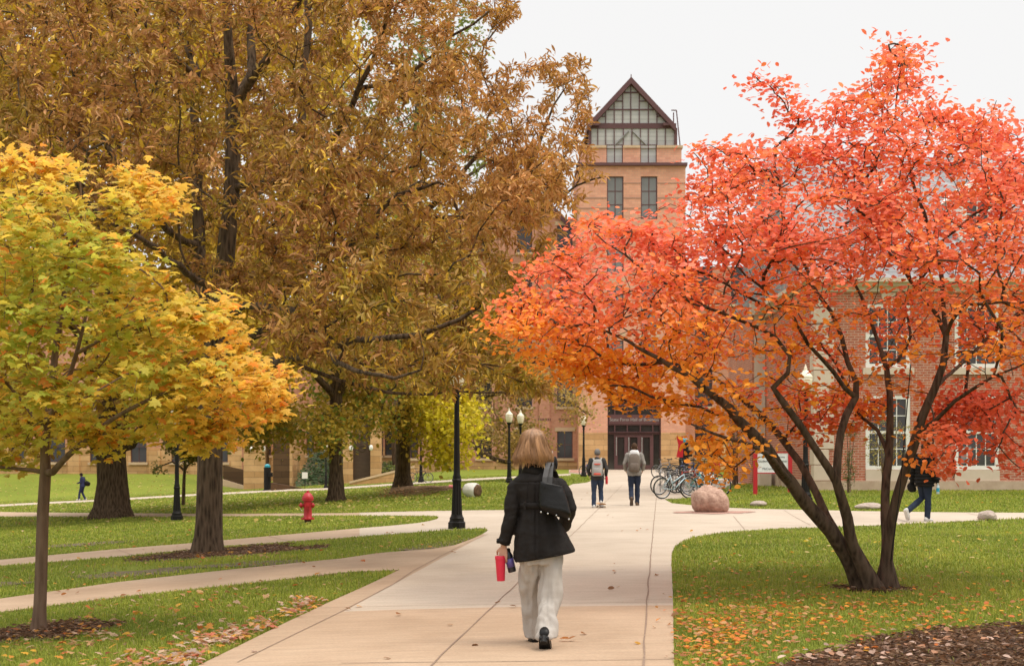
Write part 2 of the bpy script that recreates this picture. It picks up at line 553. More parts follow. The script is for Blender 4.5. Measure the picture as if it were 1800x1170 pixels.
_C2 = (Vector(((632 - 900) / FPX * 20, 20, 0)), Vector(((632 - 900) / FPX * 60, 60, 0)))
EDGE_L = [(417, 1168), (600, 1078), (690, 1030), (720, 1001)]
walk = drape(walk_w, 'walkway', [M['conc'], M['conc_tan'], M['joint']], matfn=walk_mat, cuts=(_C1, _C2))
tag(walk, kind='structure')
FAR = [(-60, 892), (0, 888.5), (85, 884), (171, 880), (342, 870), (500, 862), (581, 859.5), (689, 852), (887, 840), (1003, 834)]
far_poly = [(x, y - 1.7) for x, y in FAR] + [(x, y + 1.7) for x, y in FAR[::-1]]
far = drape([G(*p) for p in far_poly], 'path', [M['conc']], off=.025)
tag(far, kind='structure')
# joints and cracks of the slabs: part of the walkway mesh
rng = random.Random(4)
def jointline(pts, w=.02, jit=.0, lift=.0245):
    P3 = [G(*p) for p in pts]
    out = []
    for a, b in zip(P3[:-1], P3[1:]):
        n = max(2, int((b - a).length / .35))
        for k in range(n):
            q = a.lerp(b, k / n)
            out.append(q + Vector((noise.noise(q * 1.1) * jit * 2 + rng.uniform(-jit, jit) * .3, rng.uniform(-jit, jit), 0)))
    out.append(P3[-1])
    vs = []; fs = []
    for i, p in enumerate(out):
        d = (out[min(i + 1, len(out) - 1)] - out[max(i - 1, 0)]); d.z = 0; d.normalize()
        s = Vector((-d.y, d.x, 0)) * w * .5 * rng.uniform(.65, 1.25)
        for q in (p + s, p - s):
            vs.append((q.x, q.y, float(hgt(q.x, q.y)) + lift))
        if i: fs.append((2 * i - 2, 2 * i - 1, 2 * i + 1, 2 * i))
    return vs, fs
bm = bmesh.new(); bm.from_mesh(walk.data)
for pts, w, j in [([(690, 1240), (764, 1168), (914, 1023), (1010, 937), (1095, 852), (1112, 836)], .013, .006), ([(1129, 1240), (1131, 1168), (1137, 1060), (1150, 913), (1156, 850)], .015, .006),
                  ([(417, 1168), (600, 1078), (690, 1030)], .012, .002), ([(690, 1030), (730, 1003), (800, 966), (858, 940)], .012, .002), ([(560, 1071.5), (760, 1067), (1000, 1063.5), (1183, 1061)], .014, .002),
                  ([(600, 1170), (900, 1167), (1184, 1163)], .014, .002), ([(205, 966.5), (233, 977)], .014, 0), ([(472, 944), (523, 955)], .014, 0), ([(1289, 908), (1309, 932)], .014, 0), ([(1378, 897.5), (1424, 924)], .014, 0),
                  ([(1116, 1056.5), (1182, 1056)], .012, .002),
                  ([(700, 1003), (930, 1001), (1180, 996)], .01, .002), ([(860, 938), (1010, 937), (1180, 938)], .012, .002), ([(960, 898), (1060, 897), (1165, 897)], .012, .002), ([(1012, 868), (1080, 868), (1160, 868)], .014, .002), ([(1065, 1005), (1100, 1003)], .01, .002), ([(1560, 905), (1600, 921)], .014, 0), ([(1700, 903), (1750, 913)], .014, 0)]:
    vs, fs = jointline(pts, w, j)
    nv = [bm.verts.new(v) for v in vs]
    for f in fs:
        fc = bm.faces.new([nv[i] for i in f]); fc.material_index = 2
        fc.normal_update()
        if fc.normal.z < 0: fc.normal_flip()
bm.to_mesh(walk.data); bm.free()
# bare soil patch on the wedge of lawn, mulch bed in the right corner, rings of mulch at the trunks
M['mulch'] = mat('bark_mulch', (.06, .036, .024), (.16, .09, .058), 16, .95, .9, 30)
soil = drape([G(*p) for p in [(690, 966), (740, 957), (790, 951), (822, 946), (832, 947), (800, 959), (770, 964), (720, 968)]], 'soil_patch', [M['bsoil']], off=.012, skirt=0)
tag(soil, kind='structure')
for _c, _rx, _ry, _s in (((-5.6, 21.0), 1.1, .7, 31), ((-4.1, 21.6), 1.3, .6, 32), ((-7.6, 20.2), .9, .6, 33), ((4.4, 11.4), .7, .45, 34), ((-9.5, 31), 1.4, .9, 35)):
    _r = random.Random(_s)
    tag(drape([(_c[0] + _rx * _r.uniform(.6, 1.1) * math.cos(k * .3142), _c[1] + _ry * _r.uniform(.6, 1.1) * math.sin(k * .3142), 0) for k in range(20)], 'soil_patch', [M['bsoil']], off=.011, skirt=0), kind='structure')
BED = [(1300, 1240), (1330, 1190), (1395, 1166), (1440, 1150), (1480, 1146), (1515, 1128), (1580, 1121), (1640, 1108), (1700, 1110), (1760, 1100), (1830, 1101), (1960, 1090), (2050, 1180), (1900, 1300), (1600, 1330)]
bed = drape([G(*p) for p in BED], 'mulch_bed', [M['mulch']], off=.014, skirt=0)
tag(bed, kind='structure')
def ring(px, py, rx, ry, n=26, seed=0):
    r = random.Random(seed); c = G(px, py); pts = []
    for k in range(n):
        a = 2 * math.pi * k / n; q = r.uniform(.75, 1.2)
        pts.append((c.x + rx * q * math.cos(a), c.y + ry * q * math.sin(a), 0))
    return pts
RINGS = [ring(85, 1112, .62, .75, seed=1), ring(400, 972, 1.5, 1.5, seed=2), ring(1540, 1037, .5, .4, seed=3)]
for rr in RINGS[:2]:
    tag(drape(rr, 'mulch_ring', [M['mulch']], off=.014, skirt=0), kind='structure')
gr = drape(ring(1252, 902, 1.05, .75, seed=5), 'gravel_ring', [mat('red_gravel', (.3, .15, .11), (.5, .3, .24), 40, .95, .8, 60)], off=.03, skirt=0)
tag(gr, kind='structure')
br = drape([G(*p) for p in [(1000, 829.8), (1040, 834), (1040, 829), (1004, 826)]], 'brick_paving', [mat('red_paver', (.35, .17, .12), (.45, .25, .18), 6, .9)], off=.045, skirt=.03)
tag(br, kind='structure')
# ------------------------------------------------------------------ grass blades
nr = np.random.default_rng(11)
def grass(bands):
    Vs = []; Cs = []
    for (y0, y1, dens, w, hh) in bands:
        area = 1.11 * (y1 * y1 - y0 * y0) + 5 * 2 * (y1 - y0)
        n = int(area * dens * .5)
        u = nr.random(n); Y = np.sqrt(y0 * y0 + u * (y1 * y1 - y0 * y0))
        X = (nr.random(n) * 2 - 1) * (.5 * Y + 2.5)
        Z = hgt(X, Y)
        px, py = topx(X, Y, Z)
        k = ~inpoly(px, py, WALK) & ~inpoly(px, py, far_poly) & (py > 800)
        for rr in RINGS:
            k &= ~inpoly(X, Y, [(a[0], a[1]) for a in rr])
        e = edgedist(px, py, BED); ib = inpoly(px, py, BED)
        k &= ~(ib & (e > 4)) | (ib & (nr.random(n) < .03))
        pb = sum(np.exp(-((X - a) ** 2 + (Y - b) ** 2) / r) for a, b, r in [(-1.9, 22.4, .5), (-1.3, 22.8, .3), (-6.2, 22.3, 1.2), (-5.6, 21.0, .9), (-4.1, 21.6, 1.3), (-7.6, 20.2, .7), (2.1, 12.3, .25), (4.4, 11.4, .5), (-9.5, 31, 1.5)])
        k &= nr.random(n) > pb * .72
        X, Y, Z = X[k], Y[k], Z[k]; n = len(X)
        # patchy growth: dry straw, deep green, worn
        nz = np.array([noise.noise((x * .55, y * .55, 0)) + .6 * noise.noise((x * 2.1, y * 2.1, 7)) for x, y in zip(X, Y)]) if n < 600000 else nr.normal(0, .4, n)
        a = nr.random(n) * 2 * math.pi
        h = hh * (nr.random(n) * .7 + .55) * (1 + .25 * nz)
        ln = nr.random(n) * .8 + .1
        ca, sa = np.cos(a), np.sin(a)
        tx, ty = -sa, ca
        ww = w * (nr.random(n) * .6 + .7)
        v = np.zeros((n, 5, 3))
        v[:, 0] = np.stack([X - tx * ww / 2, Y - ty * ww / 2, Z - .005], -1)
        v[:, 1] = np.stack([X + tx * ww / 2, Y + ty * ww / 2, Z - .005], -1)
        mx_, my_, mz_ = X + ca * h * ln * .3, Y + sa * h * ln * .3, Z + h * .62
        v[:, 2] = np.stack([mx_ + tx * ww * .4, my_ + ty * ww * .4, mz_], -1)
        v[:, 3] = np.stack([mx_ - tx * ww * .4, my_ - ty * ww * .4, mz_], -1)
        v[:, 4] = np.stack([X + ca * h * ln, Y + sa * h * ln, Z + h * (1.05 - .35 * ln)], -1)
        g = np.array([.255, .325, .04]); yel = np.array([.52, .48, .09]); dk = np.array([.145, .2, .028]); st = np.array([.42, .33, .15])
        q = np.clip(.5 + .55 * nz + nr.normal(0, .22, n), 0, 1)[:, None]
        c = dk * (1 - q) + g * q
        q2 = np.clip(nr.normal(.22, .25, n) + .25 * nz, 0, 1)[:, None]
        c = c * (1 - q2) + yel * q2
        s_ = (nr.random(n) < .055)[:, None]
        c = np.where(s_, st * nr.uniform(.6, 1.1, (n, 1)), c)
        Vs.append(v.reshape(-1, 3)); Cs.append(np.repeat(c, 5, 0))
    V = np.concatenate(Vs); C = np.concatenate(Cs); n = len(V) // 5
    b = np.arange(n) * 5
    lp = np.stack([b, b + 1, b + 2, b + 3, b + 3, b + 2, b + 4], -1)
    cnt = np.tile([4, 3], n)
    return np_mesh('grass', V, lp, cnt, [leaf_mat('grass_blade', .3, .6, .2)], C)
go = link('grass', grass([(7.5, 12.5, 2600, .0055, .05), (12.5, 18, 1500, .008, .052), (18, 28, 620, .012, .055), (28, 46, 210, .021, .06), (46, 96, 34, .045, .07)]))
tag(go, 'short green lawn grass with yellowing blades', 'grass', kind='stuff')
# ================================================================== BUILDINGS
M['hbrick'] = masonry('orange_brick', (.50, .215, .135), (.60, .285, .185), (.45, .29, .2), .24, .09, .008, .15, var=.3)
M['tbrick'] = masonry('tan_brick', (.65, .305, .205), (.76, .385, .255), (.54, .34, .255), .45, .18, .012, .15, var=.25)
M['sand'] = masonry('sandstone', (.47, .26, .11), (.66, .40, .195), (.3, .18, .09), 1.5, .42, .014, .5, var=.5)
M['sand_dark'] = masonry('brown_shade_stone', (.085, .045, .022), (.13, .072, .036), (.05, .03, .018), 1.5, .42, .014, .5, var=.4)  # shade on the gate pier's side put into the colour; brown ramp walls too
M['band'] = mat('dark_brick_band', (.36, .2, .14), (.42, .25, .18), 4, .85)
M['cap'] = mat('stone_cap', (.52, .36, .22), (.6, .43, .28), 3, .85)
M['maroon'] = mat('maroon_metal', (.1, .04, .04), (.125, .052, .05), 2, .5)
M['glass_d'] = mat('dark_glass', (.03, .026, .024), (.055, .047, .043), .8, .08, spec=.6)
M['glass_l'] = masonry('sky_blind_glass', (.43, .41, .395), (.52, .5, .48), (.42, .405, .39), 9, .34, .05, 0, .15, var=.25)  # opaque; pale tone stands in for sky light through the glass, faint blind stripes
M['glass_m'] = mat('grey_glass', (.16, .155, .15), (.24, .235, .225), .5, .1, spec=.6)
M['white'] = mat('white_paint', (.74, .71, .64), (.8, .77, .71), 6, .6)
M['black'] = mat('black_iron', (.009, .0075, .0065), (.014, .012, .0105), 12, .5, .15, 40, spec=.18)
M['slate'] = masonry('grey_slate', (.24, .235, .24), (.33, .32, .32), (.15, .15, .15), .35, .22, .012, .5, var=.4)
M['rbrick'] = masonry('red_brick', (.36, .105, .062), (.48, .165, .095), (.52, .36, .27), .235, .082, .011, .35, var=.35)
M['lime'] = mat('limestone', (.56, .45, .34), (.63, .52, .41), 2.5, .9, .15, 14)
M['lime_d'] = mat('limestone_plinth', (.42, .3, .21), (.54, .41, .3), 3, .9, .15, 14)
M['steel'] = mat('steel_pull', (.5, .5, .5), (.6, .6, .6), 4, .3, metal=1)
M['letter'] = mat('pale_letter', (.42, .38, .36), None, 4, .6)
def wallholes(mb, x0, x1, z0, z1, holes, y, depth=.22):
    """a wall facing the viewer (-Y) with real openings and their reveals"""
    xs = sorted({x0, x1, *[h[0] for h in holes], *[h[1] for h in holes]})
    zs = sorted({z0, z1, *[h[2] for h in holes], *[h[3] for h in holes]})
    for a, b in zip(xs[:-1], xs[1:]):
        for c, d in zip(zs[:-1], zs[1:]):
            mx_, mz_ = (a + b) / 2, (c + d) / 2
            if any(h[0] < mx_ < h[1] and h[2] < mz_ < h[3] for h in holes): continue
            mb.add([(a, y, c), (b, y, c), (b, y, d), (a, y, d)], [(0, 1, 2, 3)])
    for a, b, c, d in holes:
        mb.add([(a, y, c), (b, y, c), (b, y, d), (a, y, d), (a, y + depth, c), (b, y + depth, c), (b, y + depth, d), (a, y + depth, d)],
               [(0, 4, 5, 1), (1, 5, 6, 2), (2, 6, 7, 3), (3, 7, 4, 0)])
    return mb
_wcache = {}
def window(bld, x, y, z, w, h, cols, rows, fm, gm, fr=.07, bar=.045, sill=None, label=None, dep=.05):
    """window > pane (+ sill); meshes shared between equal windows; x is the middle, z the bottom"""
    key = (round(w, 3), round(h, 3), cols, rows, fm.name, gm.name, bar, sill.name if sill else '')
    if key not in _wcache:
        mb = MB()
        e = .004
        mb.box(-w / 2 + e, -w / 2 + fr, 0, dep, e, h - e).box(w / 2 - fr, w / 2 - e, 0, dep, e, h - e)
        mb.box(-w / 2 + fr, w / 2 - fr, 0, dep, e, fr).box(-w / 2 + fr, w / 2 - fr, 0, dep, h - fr, h - e)
        for i in range(1, cols):
            X = -w / 2 + fr + (w - 2 * fr) * i / cols
            mb.box(X - bar / 2, X + bar / 2, .008, dep - .002, fr, h - fr)
        for j in range(1, rows):
            Z = fr + (h - 2 * fr) * j / rows
            mb.box(-w / 2 + fr, w / 2 - fr, .005, dep - .004, Z - bar / 2, Z + bar / 2)
        f = mb.build('window', fm)
        p = MB().box(-w / 2 + fr, w / 2 - fr, dep * .6, dep * .9, fr, h - fr).build('pane', gm)
        s_ = MB().box(-w / 2 - .12, w / 2 + .12, -.34, -.003, -.2, 0).build('sill', sill) if sill else None
        me = (f.data, p.data, s_.data if s_ else None)
        for o in (f, p, s_):
            if o: bpy.data.objects.remove(o)
        _wcache[key] = me
    f, p, s_ = _wcache[key]
    o = link('window', f, bld); q = org(bld)
    o.location = (x - q.x, y - q.y, z - q.z)
    link('pane', p, o)
    if s_: link('sill', s_, o)
    if label: o['label'] = label
    return o
# ------------------------------------------------------------------ the hall with its glazed tower
YT, YW, YR = 112.0, 114.0, 121.0
fx = lambda px, Y: (px - 900) / FPX * Y
fz = lambda py, Y: EYE - (py - HZ) / FPX * Y
hall = thing('brick_hall', 'big tan and orange brick hall with sandstone base and a glass gabled tower', 'building', (fx(1111, YT), YT, 0))
def wing(x0, x1, Y, top, z0, stone_top, wins, depth=14, name='wall'):
    """stone below, brick above, windows cut through both"""
    mb = MB()
    up = [(x - w / 2, x + w / 2, max(z, stone_top), z + h) for x, z, w, h in wins if z + h > stone_top]
    lo = [(x - w / 2, x + w / 2, z, min(z + h, stone_top)) for x, z, w, h in wins if z < stone_top]
    wallholes(mb, x0, x1, stone_top, top, up, Y)
    mb.add([(x0, Y, z0), (x0, Y + depth, z0), (x0, Y + depth, top), (x0, Y, top)], [(0, 1, 2, 3)])
    mb.add([(x1, Y, z0), (x1, Y + depth, z0), (x1, Y + depth, top), (x1, Y, top)], [(3, 2, 1, 0)])
    mb.add([(x0, Y, top), (x1, Y, top), (x1, Y + depth, top), (x0, Y + depth, top)], [(0, 1, 2, 3)])
    mb.build(name, M['hbrick'], hall, world=True)
    sb = MB(); wallholes(sb, x0, x1, z0, stone_top, lo, Y - .003)
    sb.build('stone_base', M['sand'], hall, world=True)
    for x, z, w, h in wins:
        window(hall, x, Y + .16, z, w, h, 1 if w < 1.1 else 2, 2, M['maroon'], M['glass_d'], sill=M['cap'], bar=.05)
# left wing, low window row over a stone band
wl = [(fx(29 + 71.5 * k, YW), fz(812, YW), 1.28, 2.5) for k in range(-5, 6)]
wl += [(x, z + 4.2, w, 2.2) for x, z, w, h in wl]
wing(fx(-560, YW), fx(425, YW), YW, 15.0, -.8, fz(787, YW), wl)
for px in (-88, 55, 130, 198, 272, 345):
    MB().box(fx(px, YW) - .45, fx(px, YW) + .45, YW - .16, YW - .004, -.6, fz(787, YW) - .2).build('stone_pier', M['sand'], hall, world=True)
# set-back middle with tall slit windows
ws = [(fx(p, YR), fz(800, YR), .62, 3.6) for p in (398, 415, 470, 520, 545)] + [(fx(p, YR), fz(800, YR), 1.3, 2.6) for p in (577, 660, 690)]
wing(fx(425, YR), fx(700, YR), YR, 14.0, -2.2, fz(786, YR), ws, 8)
# block between the set-back and the tower
ww = []
for px in (721, 781, 851, 922, 993):
    for r in range(5):
        ww.append((fx(px, YW), fz(805, YW) + 4.12 * r, 1.25, 2.16))
wing(fx(700, YW), fx(1017, YW), YW, 20.2, -.6, fz(812, YW), ww)
for px in (751, 816, 886, 957):
    MB().box(fx(px, YW) - .42, fx(px, YW) + .42, YW - .18, YW - .005, fz(812, YW) + .003, 20.0).build('brick_pier', M['hbrick'], hall, world=True)
for r in range(5):
    z = fz(805, YW) + 4.12 * r
    for px in (781, 851, 922, 993):
        MB().box(fx(px, YW) - .8, fx(px, YW) + .8, YW - .05, YW - .002, z + 2.17, z + 2.48).build('lintel', M['cap'], hall, world=True)
vb = MB()
for px in (957, 993):
    for zc in (fz(737, YW),):
        for k in range(8):
            x = fx(px, YW) + (k - 3.5) * .13
            vb.box(x - .035, x + .035, YW - .2 if px == 957 else YW - .02, YW - .19 if px == 957 else YW - .004, zc - .1, zc + .1)
vb.build('brick_soldier_course', M['maroon'], hall, world=True)
# gable of that block
g = MB()
xa, xb, xm = fx(792, YW), fx(992, YW), fx(892, YW)
za, zp = 20.2, fz(288, YW)
g.prism([(xa, YW + .3, za), (xb, YW + .3, za), (xm, YW + .3, zp)], (0, 10, 0))
g.build('gable_wall', M['hbrick'], hall, world=True)
g = MB()
for s in (-1, 1):
    e = Vector((xm + s * 5.0, YW - .3, za - .35)); t_ = Vector((xm, YW - .3, zp + .45)); dn = Vector((0, 0, -.5))
    g.prism([e, t_, t_ + dn, e + dn], (0, 11, 0))
g.build('roof', M['maroon'], hall, world=True)
# right wing
wr = [(fx(px, YW), fz(804, YW) + 4.1 * r, 1.4, 3.0) for px in (1237, 1300, 1360, 1430) for r in range(4)]
wing(fx(1205, YW), fx(1640, YW), YW, 15.0, -.3, fz(770, YW), wr)
# tower
xl, xr = fx(1017, YT), fx(1205, YT)
zt = fz(292, YT)
tw = [((fx(1081.5, YT)), fz(385, YT), 1.3, 3.36), (fx(1141, YT), fz(385, YT), 1.3, 3.36)]
tw += [(x, z - 4.3 * k, w, h) for x, z, w, h in tw[:2] for k in (1, 2, 3)]
ex0, ex1, ez1 = fx(1068, YT), fx(1162, YT), fz(690, YT)
mb = MB()
st = fz(760, YT)
wallholes(mb, xl, xr, st, zt, [(x - w / 2, x + w / 2, z, z + h) for x, z, w, h in tw] + [(ex0, ex1, st, ez1)], YT, .25)
for X in (xl, xr):
    mb.add([(X, YT, -.3), (X, YT + 9, -.3), (X, YT + 9, zt), (X, YT, zt)], [(0, 1, 2, 3)])
mb.add([(xl, YT, zt), (xr, YT, zt), (xr, YT + 9, zt), (xl, YT + 9, zt)], [(0, 1, 2, 3)])
mb.add([(xl, YT + 9, 10), (xr, YT + 9, 10), (xr, YT + 9, zt), (xl, YT + 9, zt)], [(3, 2, 1, 0)])
mb.build('tower', M['tbrick'], hall, world=True)
mb = MB(); wallholes(mb, xl, xr, -.3, st, [(ex0, ex1, -.3, st)], YT - .004, .25)
mb.build('stone_base', M['sand'], hall, world=True)
for k, (x, z, w, h) in enumerate(tw):
    window(hall, x, YT + .14, z, w, h, 2, 3, M['maroon'], M['glass_m'], fr=.08, bar=.07)
    MBs = MB().box(x - .8, x + .8, YT - .04, YT - .003, z - .7, z - .35)
    MBs.build('stone_band', M['cap'], hall, world=True)
for _py in (322, 348, 366, 452, 478):
    for _a, _b in ((xl, tw[0][0] - .66), (tw[0][0] + .66, tw[1][0] - .66), (tw[1][0] + .66, xr)):
        MB().box(_a, _b, YT - .025, YT - .002, fz(_py, YT) - .045, fz(_py, YT) + .045).build('brick_band', M['band'], hall, world=True)
b = MB(); b.box(xl - .12, xr + .12, YT - .3, YT + 9.3, zt, fz(287, YT)); b.build('ledge', M['maroon'], hall, world=True)
# narrower stage above the ledge: brick corners, glass slots, glass band
z1, z2, z3 = fz(287, YT), fz(258, YT), fz(222, YT)
ys = YT + .5
sx0, sx1 = fx(1024, ys), fx(1198, ys)
slots = [(fx(1080.5, ys), 1.3), (fx(1140, ys), 1.3)]
mb = MB(); wallholes(mb, sx0, sx1, z1, z2, [(x - w / 2, x + w / 2, z1, z2) for x, w in slots], ys, .2)
for X in (sx0, sx1):
    mb.add([(X, ys, z1), (X, ys + 8, z1), (X, ys + 8, z2), (X, ys, z2)], [(0, 1, 2, 3)])
mb.build('upper_tower', M['tbrick'], hall, world=True)
c = MB()
cuts = [sx0 - .1, slots[0][0] - .66, slots[0][0] + .66, slots[1][0] - .66, slots[1][0] + .66, sx1 + .1]
for k in (0, 2, 4):
    c.box(cuts[k], cuts[k + 1], ys - .12, ys + 8, z2, z2 + .2)
c.build('stone_cap', M['cap'], hall, world=True)
for x, w in slots:
    window(hall, x, ys + .1, z1, w, z2 - z1 + .3, 2, 1, M['maroon'], M['glass_l'], fr=.06, bar=.07)
gx0, gx1 = fx(1037, ys), fx(1189, ys)
g = MB(); g.box(gx0, gx1, ys + .2, ys + 7.5, z2 + .2, z3)
gb = g.build('glass_storey', M['glass_l'], hall, world=True)
f = MB()
mull = [1037, 1051, 1065, 1080, 1096, 1111, 1126, 1140, 1155, 1170, 1188]
for px in mull:
    X = fx(px, ys); f.box(X - .034, X + .034, ys + .12, ys + .196, z2 + .2, z3)
f.box(gx0, gx1, ys + .11, ys + .19, z3 - .04, z3 + .38)
for px in (1037, 1188): f.box(fx(px, ys) - .12, fx(px, ys) + .12, ys + .05, ys + .19, z2 + .2, z3)
f.build('mullion', M['maroon'], gb, world=True)
# the glazed gable and its roof
ze, za2 = fz(216, ys), fz(143, ys)
xm2 = fx(1109, ys); xe0, xe1 = fx(1036, ys), fx(1188, ys)
g = MB(); g.prism([(xe0, ys + .2, ze - .3), (xe1, ys + .2, ze - .3), (xm2, ys + .2, za2)], (0, 7.3, 0))
gg = g.build('glass_gable', M['glass_l'], hall, world=True)
f = MB()
hz = lambda X: za2 - (za2 - ze) * abs(X - xm2) / (xm2 - xe0)
for px in (1051, 1065, 1080, 1095, 1109, 1124, 1140, 1155, 1170):
    X = fx(px, ys); f.box(X - .034, X + .034, ys + .12, ys + .196, ze, hz(X))
for py in (192, 162):
    Z = fz(py, ys); d = (za2 - Z) / (za2 - ze) * (xm2 - xe0)
    f.box(xm2 - d, xm2 + d, ys + .135, ys + .194, Z - .05, Z + .05)
for a_, b_, py in ((1078, 1095, 177), (1124, 1141, 177), (1052, 1066, 204), (1154, 1168, 204)):
    Z = fz(py, ys); f.box(fx(a_, ys), fx(b_, ys), ys + .14, ys + .192, Z - .04, Z + .04)
f.build('mullion', M['maroon'], gg, world=True)
br_ = MB()
for s in (-1, 1):
    br_.tube([(xm2 + s * .15, ys + .1, z2 + 1.35), (xm2 + s * 1.25, ys + .1, z2 + .25)], .07, 4)
br_.build('brace', mat('grey_steel', (.22, .21, .2), (.27, .26, .25), 3, .5), gb, world=True)
rf = MB()
for s in (-1, 1):
    e = Vector((xm2 + s * (xm2 - fx(1031, ys)), ys - .35, fz(221, ys))); t_ = Vector((xm2, ys - .35, fz(137, ys)))
    n_ = Vector((0, 0, -.52))
    rf.prism([e, t_, t_ + n_, e + n_], (0, 8.3, 0))
for s in (-1, 1):
    xo = xm2 + s * (xm2 - fx(1034, ys))
    rf.box(min(xo, xo - s * .85), max(xo, xo - s * .85), ys - .3, ys + 7.8, fz(222, ys) + .002, fz(215, ys) - .1)
rf.tube([(xm2, ys - .2, fz(138, ys)), (xm2, ys - .2, fz(132, ys))], .04, 5)
rf.build('roof', M['maroon'], hall, world=True)
rl = MB()
for q, w_ in (((1180, 194), (1189, 194)), ((1189, 194), (1196, 262)), ((1184, 198), (1184, 216)), ((1196, 262), (1197, 258))):
    rl.tube([P(*q, ys + 3), P(*w_, ys + 3)], .05, 5)
rl.build('roof_rail', M['maroon'], hall, world=True)
# entrance
e = MB(); zb = fz(825.3, YT)
yE = YT + .2
def fr_box(mb, a, b_, c_, d_, y0=0, y1=.1): mb.box(fx(a, YT), fx(b_, YT), yE + y0, yE + y1, fz(d_, YT), fz(c_, YT))
for px in (1068, 1081, 1103, 1126, 1148, 1161): fr_box(e, px - 1, px + 1, 691, 825.3)
for py in (691, 712, 729, 746, 759): fr_box(e, 1069, 1160, py - 1, py + 1, .012, .088)
fr_box(e, 1069, 1160, 759.5, 763, .02, .08)
ent = e.build('entrance_frame', M['maroon'], hall, world=True)
p_ = MB(); fr_box(p_, 1068, 1162, 690, 825.3, .11, .14)
p_.build('pane', M['glass_d'], ent, world=True)
sg = MB(); fr_box(sg, 1070, 1160, 729, 745, -.06, -.003)
sgn = sg.build('sign_band', M['maroon'], hall, world=True)
q = org(hall)
_t = text_mesh('lettering', 'State Farm Hall of Business', .4, M['letter'], sgn, (fx(1115, YT) - q.x, yE - .07 - q.y, fz(737.2, YT) - q.z), depth=.006)
_t.scale = (3.85 / max(_t.dimensions.x, .1),) * 2 + (1,)
for a_, b_ in ((1082, 1102), (1104, 1125), (1127, 1147)):
    d = MB()
    fr_box(d, a_, a_ + 4, 764, 824.5, .0, .09); fr_box(d, b_ - 4, b_, 764, 824.5, .0, .09)
    fr_box(d, a_ + 4, b_ - 4, 764, 768, .0, .088); fr_box(d, a_ + 4, b_ - 4, 817, 824.5, .0, .088)
    do = d.build('door', M['maroon'], hall, world=True)
    h_ = MB(); X = fx(a_ + 1.6, YT); h_.tube([(X, yE - .1, fz(800, YT)), (X, yE - .1, fz(768, YT))], .03, 6)
    h_.build('handle', M['steel'], do, world=True)
for k, px in enumerate((1068, 1162)):
    pass
# ------------------------------------------------------------------ gateway piers, ramp walls in front of the hall
def slab_thing(name, label, cat, mat_, boxes, group=None):
    mb = MB()
    for bx in boxes: mb.box(*bx)
    x, y, z = boxes[0][0], boxes[0][2], boxes[0][4]
    o = thing(name, label, cat, ((boxes[0][0] + boxes[0][1]) / 2, y, z), 0, group)
    mb.build('pier' if 'pier' in name else 'wall', mat_, o, world=True)
    return o
def lampfix(o, x, y, z):
    f = MB(); f.tube([(x, y - .002, z), (x, y - .25, z)], .05, 8); f.ball((x, y - .3, z + .02), .14, .14, .2)
    f.build('wall_light', M['white'], o, world=True)
YP = 99.0
g0 = G(447, 860)
z_ = float(hgt(fx(447, YP), YP)) - .4
o = slab_thing('stone_pier', 'broad sandstone gate pier with a wall light, left of the dark doorway', 'pier', M['sand'], [(fx(428, YP), fx(466, YP), YP, YP + 1.6, z_, 5.2)])
lampfix(o, fx(444, YP), YP, fz(790, YP)); lampfix(o, fx(464.5, YP), YP, fz(789, YP))
o = slab_thing('stone_pier', 'gate pier, its shade painted in as dark brown, beside the slim black phone column', 'pier', M['sand_dark'], [(fx(480, YP), fx(509, YP), YP, YP + 3.0, z_, 5.2)])
MB().box(fx(509, YP) + .004, fx(515, YP), YP - .03, YP + 3.0, z_, 5.2).build('stone_edge', M['sand'], o, world=True)
YQ = 97.0
z_ = float(hgt(fx(635, YQ), YQ)) - .3
o = slab_thing('stone_pier', 'sandstone pier holding a tall dark wooden door panel', 'pier', M['sand'], [(fx(603, YQ), fx(620, YQ), YQ, YQ + 1.4, z_, 5.4), (fx(651, YQ), fx(668, YQ), YQ, YQ + 1.4, z_, 5.4)])
d = MB().box(fx(620, YQ) + .004, fx(651, YQ) - .004, YQ + .25, YQ + .5, z_, 5.4)
d.torus((fx(636, YQ), YQ + .24, fz(788, YQ)), .2, .03)
d.build('door', mat('dark_timber', (.05, .028, .016), (.085, .048, .027), 1.5, .7, .4, 8, stretch=(1, 1, 6)), o, world=True)
lampfix(o, fx(618, YQ), YQ, fz(788, YQ)); lampfix(o, fx(653, YQ), YQ, fz(787, YQ))
def sloped_wall(name, label, a, b_, h0, h1, mat_, cap=None, th=.4):
    """wall between two ground pixels with its own top heights"""
    A = G(*a); B_ = G(*b_)
    o = thing(name, label, 'wall', A)
    mb = MB()
    mb.prism([A + Vector((0, 0, -.3)), B_ + Vector((0, 0, -.3)), B_ + Vector((0, 0, h1)), A + Vector((0, 0, h0))], (0, th, 0))
    mb.build('wall', mat_, o, world=True)
    if cap:
        c_ = MB(); c_.prism([A + Vector((0, -.06, h0 + .003)), B_ + Vector((0, -.06, h1 + .003)), B_ + Vector((0, -.06, h1 + .14)), A + Vector((0, -.06, h0 + .14))], (0, th + .12, 0))
        c_.build('coping', cap, o, world=True)
    return o
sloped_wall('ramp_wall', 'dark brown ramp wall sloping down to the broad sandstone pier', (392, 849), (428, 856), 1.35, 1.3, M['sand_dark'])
sloped_wall('ramp_wall', 'low tan stone ramp kerb below the dark sloping wall', (388, 853), (428, 859), .5, .25, M['cap'], th=.25)
sloped_wall('ramp_wall', 'long low sandstone ramp wall rising to the right behind the dark oak trunk', (614, 853), (728, 845), .12, .85, M['sand'], M['cap'])
